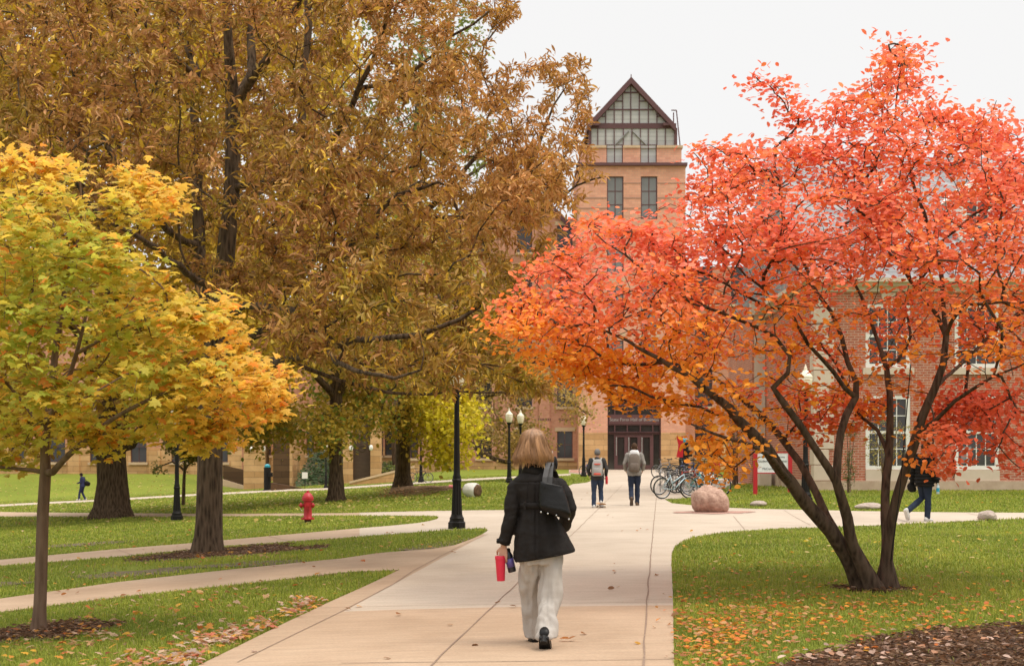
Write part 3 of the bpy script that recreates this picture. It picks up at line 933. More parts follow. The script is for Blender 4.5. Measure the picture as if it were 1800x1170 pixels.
sloped_wall('ramp_wall', 'dark brown ramp slab at the foot of the shaded gate pier', (476, 862.5), (530, 858.5), .5, .05, M['sand_dark'])
# ------------------------------------------------------------------ red brick hall on the right
YB = 46.0
bx = lambda px: fx(px, YB)
bz = lambda py: fz(py, YB)
rh = thing('red_brick_hall', 'red brick hall with limestone quoins, white sash windows and grey slate roof', 'building', (bx(1432), YB, .27))
X0, X1 = bx(1432), bx(2250)
wc = [bx(1561), bx(1717.5), bx(1874), bx(2030)]
WW = 1.45
holes = [(x - WW / 2, x + WW / 2, bz(825), bz(694)) for x in wc] + [(x - WW / 2, x + WW / 2, bz(646), bz(534)) for x in wc]
mb = MB(); zc = bz(513)
wallholes(mb, X0, X1, bz(845), zc, holes, YB, .2)
mb.add([(X0, YB, .1), (X0, YB + 14, .1), (X0, YB + 14, zc), (X0, YB, zc)], [(0, 1, 2, 3)])
mb.build('wall', M['rbrick'], rh, world=True)
MB().box(X0 - .07, X1, YB - .08, YB + 14, -.2, bz(845)).build('plinth', M['lime_d'], rh, world=True)
c = MB()
c.box(X0 - .1, X1, YB - .12, YB + 14, zc, bz(504)); c.box(X0 - .25, X1, YB - .3, YB + 14.1, bz(504), bz(498)); c.box(X0 - .42, X1, YB - .5, YB + 14.2, bz(498), bz(491))
c.build('cornice', M['lime'], rh, world=True)
qn = MB()
k = 0; z = bz(845) + .004
while z < zc - .3:
    w_ = .62 if k % 2 == 0 else .45
    qn.box(X0 - .035, X0 + w_, YB - .04, YB + .4 + .2 * (k % 2), z + .012, z + .5)
    z += .51; k += 1
bevel(qn.build('quoin', M['lime'], rh, world=True), .012, 1)
for x in wc:
    for z0_, z1_ in ((bz(825), bz(694)), (bz(646), bz(534))):
        wo = window(rh, x, YB + .02, z0_, WW, z1_ - z0_, 1, 2, M['white'], M['glass_d'], fr=.13, bar=.09, dep=.12)
        s = MB(); q = .13; iw = WW - 2 * q; hh = (z1_ - z0_) - 2 * q
        for i in range(1, 4):
            xx_ = -iw / 2 + iw * i / 4; s.box(xx_ - .014, xx_ + .014, .05, .068, q, q + hh)
        for fz_ in (.25, .75):
            s.box(-iw / 2, iw / 2, .052, .066, q + hh * fz_ - .014, q + hh * fz_ + .014)
        s.build('glazing_bar', M['white'], wo)
        if z0_ == bz(825):
            b2 = MB().box(-.5, -.16, .058, .07, .2, .75); b2.build('notice', mat('pale_paper', (.22, .22, .22), None, 5), wo) if x == wc[1] else None
    MB().box(x - WW / 2, x + WW / 2, YB - .03, YB - .002, bz(845) + .003, bz(825) - .003).build('apron_panel', M['lime'], rh, world=True)
    MB().box(x - WW / 2 - .1, x + WW / 2 + .1, YB - .1, YB - .002, bz(646) - .22, bz(646) - .003).build('sill', M['lime'], rh, world=True)
    MB().prism([(x - .16, YB - .05, bz(534) + .004), (x + .16, YB - .05, bz(534) + .004), (x + .24, YB - .05, bz(534) + .36), (x - .24, YB - .05, bz(534) + .36)], (0, .046, 0)).build('keystone', M['lime'], rh, world=True)
rf = MB()
zr = bz(492) + .01
rf.prism([(X0 - .4, YB - .45, zr), (X0 - .4, YB + 7, zr + 5.4), (X0 - .4, YB + 14.4, zr)], (X1 - X0 + .4, 0, 0))
ro = rf.build('roof', M['slate'], rh, world=True)
for x in (bx(1590), bx(1745), bx(1900)):
    d = MB(); d.box(x - .55, x + .55, YB + 1.6, YB + 4.2, zr + 1.3, zr + 3.0)
    d.prism([(x - .7, YB + 1.5, zr + 3.0), (x + .7, YB + 1.5, zr + 3.0), (x, YB + 1.5, zr + 3.6)], (0, 4, 0))
    d.build('dormer', M['white'], rh, world=True)
    window(rh, x, YB + 1.53, zr + 1.5, .85, 1.35, 2, 3, M['white'], M['glass_d'], fr=.07, bar=.03, dep=.06)
MB().box(bx(1628), bx(1668), YB + 5, YB + 6.4, zr + 3, bz(305)).box(bx(1628) - .08, bx(1668) + .08, YB + 4.92, YB + 6.48, bz(305), bz(299)).build('chimney', M['rbrick'], ro, world=True)
# its set-back entrance bay left of the corner
YE = 55.0
xa, xb = fx(1322, YE), fx(1500, YE)
m2 = MB(); wallholes(m2, xa, xb, .0, 7.2, [(fx(1404, YE) - .45, fx(1404, YE) + .45, .9, 3.4), (fx(1360, YE) - .5, fx(1360, YE) + .5, .5, 3.2), (fx(1404, YE) - .45, fx(1404, YE) + .45, 4.2, 6.2), (fx(1360, YE) - .45, fx(1360, YE) + .45, 4.2, 6.2)], YE, .2)
m2.add([(xa, YE, 0), (xa, YE + 6, 0), (xa, YE + 6, 7.2), (xa, YE, 7.2)], [(0, 1, 2, 3)])
m2.add([(xa, YE, 7.2), (xb, YE, 7.2), (xb, YE + 6, 7.2), (xa, YE + 6, 7.2)], [(0, 1, 2, 3)])
m2.build('side_bay', M['rbrick'], rh, world=True)
for px in (1404, 1360):
    window(rh, fx(px, YE), YE + .03, 4.2, .9, 2.0, 2, 4, M['white'], M['glass_d'], fr=.1, bar=.04, dep=.1)
window(rh, fx(1404, YE), YE + .03, .9, .9, 2.5, 2, 4, M['white'], M['glass_d'], fr=.1, bar=.04, dep=.1)
d = MB(); d.box(fx(1360, YE) - .49, fx(1360, YE) + .49, YE + .1, YE + .16, .5, 3.19); d.build('door', M['white'], rh, world=True)
tr = MB()
for px in (1335, 1384, 1421): tr.box(fx(px, YE) - .2, fx(px, YE) + .2, YE - .12, YE - .003, .1, 6.8)
tr.box(xa - .1, xb, YE - .3, YE - .003, 6.8, 7.3)
tr.box(xa + .2, fx(1384, YE), YE - .05, YE - .004, 3.25, 3.7)
tr.build('pilaster', M['lime'], rh, world=True)
YS = 52.0
o = thing('entrance_steps', 'pale concrete block steps beside the white campus sign', 'steps', (fx(1362, YS), YS, .2))
s = MB(); s.box(fx(1336, YS), fx(1356, YS), YS, YS + 1.2, .0, fz(826, YS)); s.build('cheek_wall', M['lime'], o, world=True)
s = MB(); s.box(fx(1363, YS), fx(1398, YS), YS - .6, YS + .8, .0, fz(820, YS)); s.build('cheek_wall', M['lime_d'], o, world=True)
# ================================================================== TREES
def crom(pts, step=.22):
    pts = [np.asarray(p, float) for p in pts]
    out = []
    n = len(pts)
    for i in range(n - 1):
        p0, p1, p2, p3 = pts[max(i - 1, 0)], pts[i], pts[i + 1], pts[min(i + 2, n - 1)]
        m = max(1, int(np.linalg.norm(p2[:3] - p1[:3]) / step))
        for k in range(m):
            t = k / m
            out.append(.5 * ((2 * p1) + (-p0 + p2) * t + (2 * p0 - 5 * p1 + 4 * p2 - p3) * t * t + (-p0 + 3 * p1 - 3 * p2 + p3) * t ** 3))
    out.append(pts[-1])
    return out
class Skel:
    def __init__(s, seed=0, step=.22, cap=60000):
        s.pos = np.zeros((cap, 3)); s.par = np.full(cap, -1); s.rad = np.zeros(cap); s.n = 0
        s.r = random.Random(seed); s.step = step; s.dir = np.zeros((cap, 3)); s.okk = np.ones(cap, bool)
        s.dep = np.zeros(cap)
    def node(s, p, par, rad=0, ok=True):
        i = s.n; s.n += 1
        s.pos[i] = p; s.par[i] = par; s.rad[i] = rad; s.okk[i] = ok
        if par >= 0:
            d = s.pos[i] - s.pos[par]; l = np.linalg.norm(d)
            s.dir[i] = d / l if l > 1e-6 else s.dir[par]
            s.dep[i] = s.dep[par] + l
        return i
    def limb(s, pts, root=False, okfrom=0.0, wob=.0):
        """pts: (x, y, z, radius)"""
        c = crom(pts, s.step)
        if root or s.n == 0:
            par = -1
        else:
            d = np.linalg.norm(s.pos[:s.n] - c[0][:3], axis=1); par = int(np.argmin(d))
            c = c[1:] if d[par] < s.step else c
        m = len(c)
        for i, q in enumerate(c):
            w = np.array([s.r.gauss(0, wob) for _ in range(3)]) if 0 < i < m - 1 else 0
            par = s.node(q[:3] + w, par, q[3], ok=(i / m) >= okfrom)
    def grow(s, targets, bend=.35, wig=.05, droop=0.0):
        T = np.asarray(targets)
        base = s.pos[:s.n][s.okk[:s.n]]
        dm = np.array([np.min(np.linalg.norm(base - t, axis=1)) for t in T])
        tips = []
        for ti in np.argsort(dm):
            t = T[ti]
            k = np.flatnonzero(s.okk[:s.n])
            v = t - s.pos[k]; d = np.linalg.norm(v, axis=1) + 1e-6
            fw = (v * s.dir[k]).sum(1) / d
            cost = d * (1.25 - .3 * fw) + .06 * s.dep[k]
            a = int(k[np.argmin(cost)])
            A = s.pos[a]; d0 = np.linalg.norm(t - A)
            c = A + s.dir[a] * d0 * bend + np.array([s.r.gauss(0, wig * d0 * 1.5), s.r.gauss(0, wig * d0 * 1.5), abs(s.r.gauss(0, wig * d0)) + droop * d0])
            m = max(2, int(d0 / s.step)); par = a
            for i in range(1, m + 1):
                u = i / m
                p = (1 - u) ** 2 * A + 2 * u * (1 - u) * c + u * u * t
                if i < m: p = p + np.array([s.r.gauss(0, wig * s.step) for _ in range(3)])
                par = s.node(p, par)
            tips.append(par)
        return tips
    def finish(s, r0=.004, ex=2.35):
        n = s.n
        acc = np.zeros(n); r = np.zeros(n); ch = np.zeros(n, int)
        for i in range(n - 1, -1, -1):
            q = (acc[i]) ** (1 / ex) if acc[i] > 0 else r0
            r[i] = max(q, r0)
            if s.rad[i] > 0: r[i] = max(s.rad[i], r0)
            p = s.par[i]
            if p >= 0: acc[p] += r[i] ** ex if s.rad[i] <= 0 else 0
        s.R = r
        return r
    def mesh(s, name, mats, off, thick=.03, minr=0.0, rootlobe=None):
        """returns two meshes: the thick wood and the twigs"""
        n = s.n; R_ = s.R
        kids = [[] for _ in range(n)]
        for i in range(n):
            if s.par[i] >= 0: kids[s.par[i]].append(i)
        chains = []
        stack = [i for i in range(n) if s.par[i] < 0]
        stack = [(-1, i) for i in stack]
        while stack:
            p, i = stack.pop()
            ch = [] if p < 0 else [p]
            while True:
                ch.append(i)
                ks = kids[i]
                if not ks: break
                lim = [k for k in ks if s.rad[k] > 0]
                b = max(lim or ks, key=lambda k: R_[k])
                if lim and s.rad[i] <= 0: b = max(ks, key=lambda k: R_[k])
                for k in ks:
                    if k != b: stack.append((i, k))
                i = b
            chains.append(ch)
        VV = []; LL = []; CC = []; base = 0
        for ch in chains:
            pts = s.pos[ch] - off; rr = R_[ch].copy()
            if len(ch) > 1 and s.par[ch[1]] == ch[0] and s.par[ch[0]] >= -1 and ch[0] != -1:
                rr[0] = min(rr[0], rr[1] * 1.25)
            m = len(ch)
            if m < 2: continue
            mr_ = rr.max()
            k = 14 if mr_ > .12 else 9 if mr_ > .04 else 5 if mr_ > .012 else 3
            t = np.empty_like(pts); t[1:-1] = pts[2:] - pts[:-2]; t[0] = pts[1] - pts[0]; t[-1] = pts[-1] - pts[-2]
            t /= np.linalg.norm(t, axis=1)[:, None] + 1e-9
            u = np.cross(t[0], [0.31, .17, .93]); u /= np.linalg.norm(u) + 1e-9
            ang = 2 * math.pi * np.arange(k) / k
            vs = np.empty((m, k, 3))
            for i in range(m):
                u = u - t[i] * np.dot(u, t[i]); u /= np.linalg.norm(u) + 1e-9
                w = np.cross(t[i], u)
                q = rr[i]
                lob = 1.0
                if mr_ > .05:
                    lob = 1 + .06 * np.sin(3 * ang + pts[i][2] * 1.3) + .04 * np.sin(5 * ang - pts[i][2] * 2.1)
                    if rootlobe and pts[i][2] < rootlobe:
                        f_ = (1 - max(pts[i][2], 0) / rootlobe) ** 2
                        lob = lob + f_ * (.32 + .28 * np.sin(4 * ang + 1.0))
                vs[i] = pts[i] + (np.cos(ang)[:, None] * u + np.sin(ang)[:, None] * w) * (q * lob)[:, None] if hasattr(lob, '__len__') else pts[i] + (np.cos(ang)[:, None] * u + np.sin(ang)[:, None] * w) * q
            VV.append(vs.reshape(-1, 3))
            ii = np.arange((m - 1) * k).reshape(m - 1, k)
            a_ = ii; b_ = np.roll(ii, -1, 1)
            LL.append((base + np.stack([a_, b_, b_ + k, a_ + k], -1)).reshape(-1, 4)); CC.append((m - 1) * k)
            base += m * k
        return np_mesh(name, np.concatenate(VV), np.concatenate(LL), np.full(sum(CC), 4), mats, smooth=True)
OVAL = ([(0, 0, 0), (.28, .29, .06), (.68, .31, .05), (1, 0, -.06), (.68, -.31, .05), (.28, -.29, .06)], [(0, 3, 2, 1), (0, 5, 4, 3)])
LANCE = ([(0, 0, 0), (.3, .13, .05), (.68, .135, .02), (1, 0, -.12), (.68, -.135, .02), (.3, -.13, .05)], [(0, 3, 2, 1), (0, 5, 4, 3)])
_mo = [(0, 0), (.05, .26), (.0, .36), (.24, .56), (.36, .30), (.5, .30), (.70, .44), (.68, .17), (.8, .15), (1, 0)]
_mv = [(.33, 0, .03)] + [(x, y, -.13 * y + (-.1 if x > .9 else 0)) for x, y in _mo] + [(x, -y, -.13 * y) for x, y in _mo[-2:0:-1]]
MAPLE = (_mv, [(0, i, i % (len(_mv) - 1) + 1) for i in range(1, len(_mv))])
def leaves(name, base, dr, nr_, size, tmpl, col, mtl, off):
    base = base - off
    dr = dr / (np.linalg.norm(dr, axis=1)[:, None] + 1e-9)
    w = np.cross(nr_, dr); w /= np.linalg.norm(w, axis=1)[:, None] + 1e-9
    z = np.cross(dr, w)
    T = np.array(tmpl[0]); k = len(T); n = len(base)
    V = base[:, None] + size[:, None, None] * (T[None, :, 0, None] * dr[:, None] + T[None, :, 1, None] * w[:, None] + T[None, :, 2, None] * z[:, None])
    fl = np.concatenate([np.array(f) for f in tmpl[1]]); cn = np.array([len(f) for f in tmpl[1]])
    lp = (np.arange(n)[:, None] * k + fl[None]).ravel()
    return np_mesh(name, V.reshape(-1, 3), lp, np.tile(cn, n), [mtl], np.repeat(col, k, 0), smooth=False)
def crown_pts(poly, n, Yc, front, back, nscale=.5, thr=-.15, seed=1, Dm=170, dens=None, shell=.65):
    g = np.random.default_rng(seed)
    xs = [p[0] for p in poly]; ys = [p[1] for p in poly]
    out = []
    while len(out) < n:
        m = n * 3
        px = g.uniform(min(xs), max(xs), m); py = g.uniform(min(ys), max(ys), m)
        k = inpoly(px, py, poly)
        px, py = px[k], py[k]
        e = np.clip(edgedist(px, py, poly) / Dm, 0, 1)
        th = np.sqrt(np.clip(1 - (1 - e) ** 2, .02, 1))
        u = g.uniform(-1, 1, len(px)); u = np.sign(u) * np.abs(u) ** shell
        yc = Yc(px, py) if callable(Yc) else Yc
        Y = yc + np.where(u < 0, front, back) * u * th
        for a, b, c in zip(px, py, Y):
            p = P(a, b, c)
            if dens is not None and g.random() > dens(a, b, c): continue
            if noise.noise(p * nscale + Vector((seed * 7.1, 0, 0))) + .5 * noise.noise(p * nscale * 2.3) < thr: continue
            out.append((p.x, p.y, p.z))
            if len(out) >= n: break
    return np.array(out)
def spread(tips, sk, per, jit, back, seed, flat=1.0):
    """leaf stalk points round each twig end, with the twig's direction"""
    g = np.random.default_rng(seed)
    tips = np.array(tips); n = len(tips)
    i = np.repeat(np.arange(n), per)
    d = sk.dir[tips][i]
    p = sk.pos[tips][i] - d * (g.random(len(i)) ** 1.3 * back)[:, None]
    j = g.normal(0, jit, (len(i), 3)); j[:, 2] *= flat
    return p + j, d, i, g
def mixc(a, b, t):
    t = np.clip(t, 0, 1)[:, None]
    return np.asarray(a) * (1 - t) + np.asarray(b) * t
def nzv(p, s, o=0.0):
    return np.array([noise.noise((x * s + o, y * s, z * s)) for x, y, z in p])
def make_tree(name, label, base, sk, bark, leafmesh, lobes=None, cat='tree', group=None, thick=.03):
    o = thing(name, label, cat, base, 0, group)
    link('trunk', sk.mesh('trunk', [bark], np.array(base), thick, rootlobe=lobes), o)
    link('crown', leafmesh, o)
    return o
def pl3(pts, Y0, scale=None):
    """(px, py, dY, width px) -> (x, y, z, radius)"""
    o = []
    for px, py, dY, w in pts:
        Y = Y0 + dY; v = P(px, py, Y); o.append((v.x, v.y, v.z, w / FPX * Y / 2))
    return o
M['bark_dark'] = bark_mat('smooth_dark_bark', (.028, .018, .012), (.115, .078, .054), 10, .8)
M['bark_oak'] = bark_mat('furrowed_bark', (.02, .013, .008), (.155, .105, .068), 9, 1.6)
M['bark_young'] = bark_mat('young_maple_bark', (.10, .06, .038), (.2, .13, .088), 9, .5)
M['leaf'] = leaf_mat('autumn_leaf', .4, .5, .25)
M['leaf_oak'] = leaf_mat('oak_leaf', .28, .5, .3)
M['leaf_maple'] = leaf_mat('maple_leaf', .58, .5, .25)
M['leaf_red'] = leaf_mat('red_leaf', .38, .5, .22)
# ------------------------------------------------------------------ red tree
b0 = G(1540, 1037); YR0 = b0.y
sk = Skel(3, .16)
S = {
 'S1': [(1526, 1042, 0, 46), (1497, 996, -.1, 36), (1460, 934, -.3, 32), (1419, 886, -.5, 30), (1391, 849, -.7, 27), (1347, 790, -.95, 27), (1299, 737, -1.2, 22), (1265, 700, -1.35, 17), (1210, 660, -1.5, 12), (1130, 615, -1.6, 8), (1050, 575, -1.5, 4)],
 'S2': [(1540, 1040, .1, 34), (1500, 985, .25, 24), (1473, 940, .4, 22), (1453, 907, .5, 20), (1436, 869, .6, 18), (1405, 814, .8, 17), (1364, 757, 1.0, 15), (1313, 708, 1.2, 12), (1262, 668, 1.4, 8), (1200, 640, 1.5, 4)],
 'S3': [(1538, 1042, -.1, 44), (1531, 1023, -.15, 36), (1501, 961, -.3, 27), (1484, 890, -.45, 23), (1470, 845, -.55, 20), (1439, 797, -.7, 17), (1405, 745, -.85, 16), (1371, 700, -1.0, 15), (1359, 680, -1.05, 13), (1385, 653, -1.1, 10), (1388, 626, -1.1, 9), (1364, 591, -1.1, 8), (1302, 564, -1.3, 7), (1251, 543, -1.4, 6), (1214, 533, -1.5, 4)],
 'S4': [(1470, 845, -.55, 18), (1473, 798, -.5, 18), (1475, 759, -.45, 17), (1487, 728, -.4, 17), (1504, 697, -.3, 15), (1506, 672, -.25, 13), (1490, 636, -.2, 11), (1480, 591, -.1, 10), (1460, 550, 0, 9), (1436, 513, .1, 9), (1419, 479, .2, 8), (1405, 444, .2, 7), (1385, 403, .3, 5), (1370, 340, .4, 3)],
 'S4b': [(1497, 705, -.35, 11), (1467, 653, -.5, 10), (1419, 605, -.7, 8), (1391, 547, -.8, 7), (1350, 520, -.9, 5), (1309, 514, -1, 4)],
 'S5': [(1556, 1042, .1, 40), (1558, 990, .2, 28), (1559, 941, .3, 22), (1555, 873, .45, 19), (1562, 804, .6, 18), (1564, 725, .75, 15), (1562, 665, .85, 14), (1558, 645, .9, 12), (1545, 605, 1.0, 9), (1528, 560, 1.1, 8), (1514, 523, 1.2, 7), (1490, 470, 1.3, 5), (1470, 410, 1.4, 4)],
 'S5b': [(1561, 800, .6, 11), (1542, 755, .8, 9), (1511, 730, 1.0, 8), (1501, 700, 1.1, 7), (1470, 640, 1.4, 6), (1440, 600, 1.6, 4)],
 'S5c': [(1560, 650, .9, 9), (1579, 632, .9, 8), (1600, 590, 1.0, 7), (1590, 540, 1.2, 5)],
 'S6': [(1562, 1042, -.1, 42), (1560, 985, -.15, 27), (1566, 917, -.25, 23), (1577, 873, -.3, 22), (1593, 821, -.35, 22), (1607, 776, -.4, 22), (1620, 735, -.45, 20), (1641, 684, -.5, 18), (1658, 639, -.5, 16), (1661, 591, -.45, 14), (1648, 554, -.4, 10), (1617, 513, -.4, 9), (1600, 492, -.4, 8), (1566, 444, -.3, 6), (1540, 400, -.2, 4)],
 'S6b': [(1661, 591, -.45, 10), (1673, 564, -.6, 9), (1696, 537, -.8, 8), (1733, 531, -1, 7), (1791, 530, -1.2, 5), (1850, 520, -1.3, 3)],
 'S6c': [(1661, 580, -.4, 10), (1655, 503, -.2, 10), (1651, 468, -.1, 9), (1636, 425, 0, 9), (1624, 376, 0, 8), (1603, 318, .1, 7), (1597, 273, .1, 6), (1579, 239, .1, 5), (1574, 180, .1, 4), (1584, 110, .1, 3)],
 'S6d': [(1607, 776, -.4, 12), (1620, 755, -.5, 11), (1648, 738, -.7, 10), (1679, 704, -.9, 9), (1713, 680, -1.1, 8), (1747, 660, -1.2, 6), (1810, 635, -1.3, 4)],
 'S6e': [(1641, 684, -.5, 9), (1690, 640, .4, 8), (1740, 590, .9, 7), (1800, 540, 1.4, 5), (1850, 470, 1.8, 4)],
 'S1b': [(1391, 849, -.7, 14), (1350, 800, -1.3, 12), (1305, 775, -1.6, 9), (1260, 765, -1.8, 6), (1215, 745, -1.9, 4)],
 'S4c': [(1436, 513, .1, 7), (1400, 470, .6, 6), (1350, 420, 1.0, 5), (1300, 380, 1.2, 4), (1270, 320, 1.3, 3)],
}
for k in ('S1', 'S2', 'S3', 'S4', 'S4b', 'S5', 'S5b', 'S5c', 'S6', 'S6b', 'S6c', 'S6d', 'S6e', 'S1b', 'S4c'):
    sk.limb(pl3([(a_, b_, c_, d_ * (.8 if b_ < 1000 else .92)) for a_, b_, c_, d_ in S[k]], YR0), root=k in ('S1', 'S2', 'S3', 'S5', 'S6'), okfrom=.45 if k in ('S1', 'S2', 'S3', 'S5', 'S6') else .3, wob=.006)
RED = [(848, 575), (880, 540), (925, 500), (940, 465), (985, 420), (1030, 390), (1060, 372), (1130, 385), (1160, 345), (1215, 335), (1230, 300), (1215, 262), (1225, 245), (1290, 262), (1345, 250), (1385, 235), (1420, 225), (1470, 215), (1472, 168), (1500, 158), (1525, 135), (1548, 105), (1575, 62), (1600, 65), (1618, 95), (1632, 150), (1655, 190), (1700, 215), (1738, 172), (1757, 170), (1765, 220), (1795, 255), (1850, 310), (1950, 400), (1980, 560), (1900, 700), (1800, 730),
       (1700, 715), (1600, 690), (1500, 690), (1420, 700), (1365, 735), (1300, 765), (1240, 750), (1170, 728), (1110, 705), (1050, 688), (985, 668), (930, 635), (870, 600)]
SPR = [[(1590, 740), (1650, 750), (1690, 770), (1680, 840), (1640, 850), (1610, 800)], [(1730, 720), (1830, 700), (1830, 830), (1770, 835), (1720, 790)], [(1215, 770), (1320, 760), (1330, 830), (1290, 855), (1235, 835)],
       [(1308, 134), (1330, 132), (1375, 150), (1395, 190), (1430, 215), (1400, 225), (1360, 165)], [(1380, 700), (1460, 690), (1560, 700), (1560, 740), (1420, 780)], [(1640, 700), (1760, 690), (1760, 760), (1650, 770)], [(985, 640), (1100, 670), (1190, 715), (1130, 715), (1040, 690)]]
def rdens(a, b, c):
    if b < 470: return 1.0
    if a < 1250: return .95
    front = c < YR0 - .4
    f = float(np.interp(b, [430, 520, 620, 740], [.95, .6, .5, .38]))
    if 1290 < a < 1760 and c < YR0 + .2: f *= .55
    return f
ycf = lambda px, py: YR0 + np.interp(px, [850, 1300, 1540, 1900], [-.4, -.1, .1, .1])
T1 = crown_pts(RED, 1950, ycf, 2.3, 2.5, 1.1, -.2, 5, 190, rdens, .75)
T2 = np.concatenate([crown_pts(p, n, YR0 + dy, .5, .5, .8, -.6, 6 + i, 40) for i, (p, n, dy) in enumerate(zip(SPR, (17, 28, 26, 24, 62, 64, 40), (-1.2, -.8, -1.3, .4, 1.2, .6, -1.2)))])
tips = sk.grow(np.concatenate([T1, T2]), .3, .07, .02)
sk.finish(.0045, 2.4)
p, d, i, g = spread(tips, sk, 20, .115, .34, 3, .3)
n = len(p)
ang = g.uniform(0, 2 * math.pi, n)
hd = np.stack([np.cos(ang), np.sin(ang), g.normal(-.12, .28, n)], -1)
dr = d * .7 + hd
nm = np.stack([g.normal(0, .5, n), g.normal(-.42, .5, n), np.ones(n)], -1)
px, py = topx(p[:, 0], p[:, 1], p[:, 2])
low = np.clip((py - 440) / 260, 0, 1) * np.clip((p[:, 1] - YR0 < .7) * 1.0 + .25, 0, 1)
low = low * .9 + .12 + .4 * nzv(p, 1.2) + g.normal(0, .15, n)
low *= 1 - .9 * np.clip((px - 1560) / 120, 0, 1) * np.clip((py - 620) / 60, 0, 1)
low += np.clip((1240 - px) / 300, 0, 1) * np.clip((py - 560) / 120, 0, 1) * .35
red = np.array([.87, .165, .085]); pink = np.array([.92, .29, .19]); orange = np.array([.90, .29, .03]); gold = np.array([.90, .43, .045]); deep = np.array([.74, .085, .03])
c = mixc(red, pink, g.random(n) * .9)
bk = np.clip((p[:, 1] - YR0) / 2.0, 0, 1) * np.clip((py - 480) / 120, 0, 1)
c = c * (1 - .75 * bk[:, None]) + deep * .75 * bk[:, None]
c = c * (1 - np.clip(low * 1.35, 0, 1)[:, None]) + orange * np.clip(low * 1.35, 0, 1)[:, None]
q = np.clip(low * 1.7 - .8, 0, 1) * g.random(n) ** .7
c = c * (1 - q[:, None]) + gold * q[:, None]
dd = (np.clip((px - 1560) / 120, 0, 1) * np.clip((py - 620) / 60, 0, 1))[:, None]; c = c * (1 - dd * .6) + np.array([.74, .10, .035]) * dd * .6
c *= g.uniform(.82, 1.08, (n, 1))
sz = g.uniform(.05, .09, n)
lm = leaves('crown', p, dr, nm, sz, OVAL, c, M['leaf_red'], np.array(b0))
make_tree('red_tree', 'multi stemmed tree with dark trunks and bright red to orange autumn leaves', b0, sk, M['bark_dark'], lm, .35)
# ------------------------------------------------------------------ young maple, front left
b1 = G(68, 1112); Y1 = b1.y
sk = Skel(8, .16)
sk.limb(pl3([(68, 1118, 0, 27), (69, 1090, 0, 24), (71, 1030, 0, 22), (75, 900, 0, 21), (80, 830, 0, 20), (79, 780, 0, 15), (90, 700, 0, 13), (100, 600, .1, 11), (120, 480, .1, 8), (142, 400, .1, 5), (140, 300, .1, 3)], Y1), True, .5)
sk.limb(pl3([(80, 845, 0, 14), (110, 810, -.2, 11), (145, 778, -.4, 10), (200, 735, -.7, 8), (290, 690, -1.1, 6), (400, 655, -1.4, 4)], Y1), okfrom=.55)
sk.limb(pl3([(78, 840, 0, 9), (60, 826, .1, 8), (20, 822, .2, 6), (-60, 815, .3, 5)], Y1), okfrom=.4)
sk.limb(pl3([(86, 735, 0, 12), (115, 680, -.3, 10), (135, 620, -.4, 8), (150, 560, -.5, 6), (160, 510, -.5, 4)], Y1), okfrom=.3)
sk.limb(pl3([(135, 622, -.4, 7), (180, 595, -.6, 6), (240, 565, -.8, 4), (330, 545, -1, 3)], Y1), okfrom=.2)
sk.limb(pl3([(80, 760, 0, 8), (50, 720, .3, 7), (0, 660, .5, 5), (-60, 600, .6, 3)], Y1), okfrom=.3)
MAP = [(-70, 275), (60, 280), (110, 290), (170, 303), (232, 302), (262, 303), (312, 338), (305, 375), (270, 400), (283, 440), (300, 470), (280, 500), (300, 515), (350, 500), (390, 492), (430, 512), (437, 555), (420, 585), (448, 612), (460, 645), (532, 657), (500, 690), (498, 728), (430, 768), (400, 782), (330, 790), (280, 770), (230, 778), (180, 765), (140, 790), (100, 770), (60, 790), (20, 780), (-70, 770)]
T = crown_pts(MAP, 560, Y1 - .3, 1.5, 1.6, 1.0, -.22, 15, 150)
T = np.concatenate([T, crown_pts([(320, 740), (440, 730), (430, 785), (350, 800)], 10, Y1 - .8, .3, .3, .5, -1, 16), crown_pts([(150, 750), (240, 770), (230, 805), (170, 800)], 6, Y1 - .5, .3, .3, .5, -1, 17), crown_pts([(-20, 780), (60, 780), (50, 815), (0, 810)], 6, Y1 + .3, .3, .3, .5, -1, 18)])
tips = sk.grow(T, .3, .06, .03)
sk.finish(.003, 2.3)
p, d, i, g = spread(tips, sk, 19, .085, .3, 21, .5)
n = len(p)
ang = g.uniform(0, 2 * math.pi, n)
dr = d * .35 + np.stack([np.cos(ang), np.sin(ang), g.normal(-.2, .28, n)], -1)
nm = np.stack([g.normal(0, .42, n), g.normal(-.3, .4, n), np.ones(n)], -1)
px, py = topx(p[:, 0], p[:, 1], p[:, 2])
e = edgedist(px, py, MAP)
ye = .15 + np.clip(1 - e / 150, 0, 1) * .25 + np.clip((px - 200) / 280, 0, 1) * .3 + np.clip((480 - py) / 220, 0, 1) * .25 + .3 * nzv(p, 1.1) + g.normal(0, .2, n)
green = np.array([.47, .51, .07]); yel = np.array([.85, .55, .08]); gold = np.array([.92, .50, .09]); oran = np.array([.86, .33, .06])
c = mixc(green, yel, ye * 1.5)
c = c * (1 - np.clip(ye - .55, 0, 1)[:, None] * 1.2) + gold * np.clip(ye - .55, 0, 1)[:, None] * 1.2
q = (g.random(n) < .05)[:, None]; c = np.where(q, oran, c)
c *= g.uniform(.82, 1.1, (n, 1))
lm = leaves('crown', p, dr, nm, g.uniform(.06, .112, n), MAPLE, c, M['leaf_maple'], np.array(b1))
make_tree('young_maple', 'slim young maple with yellow and green lobed leaves, nearest tree on the left', b1, sk, M['bark_young'], lm, .25)
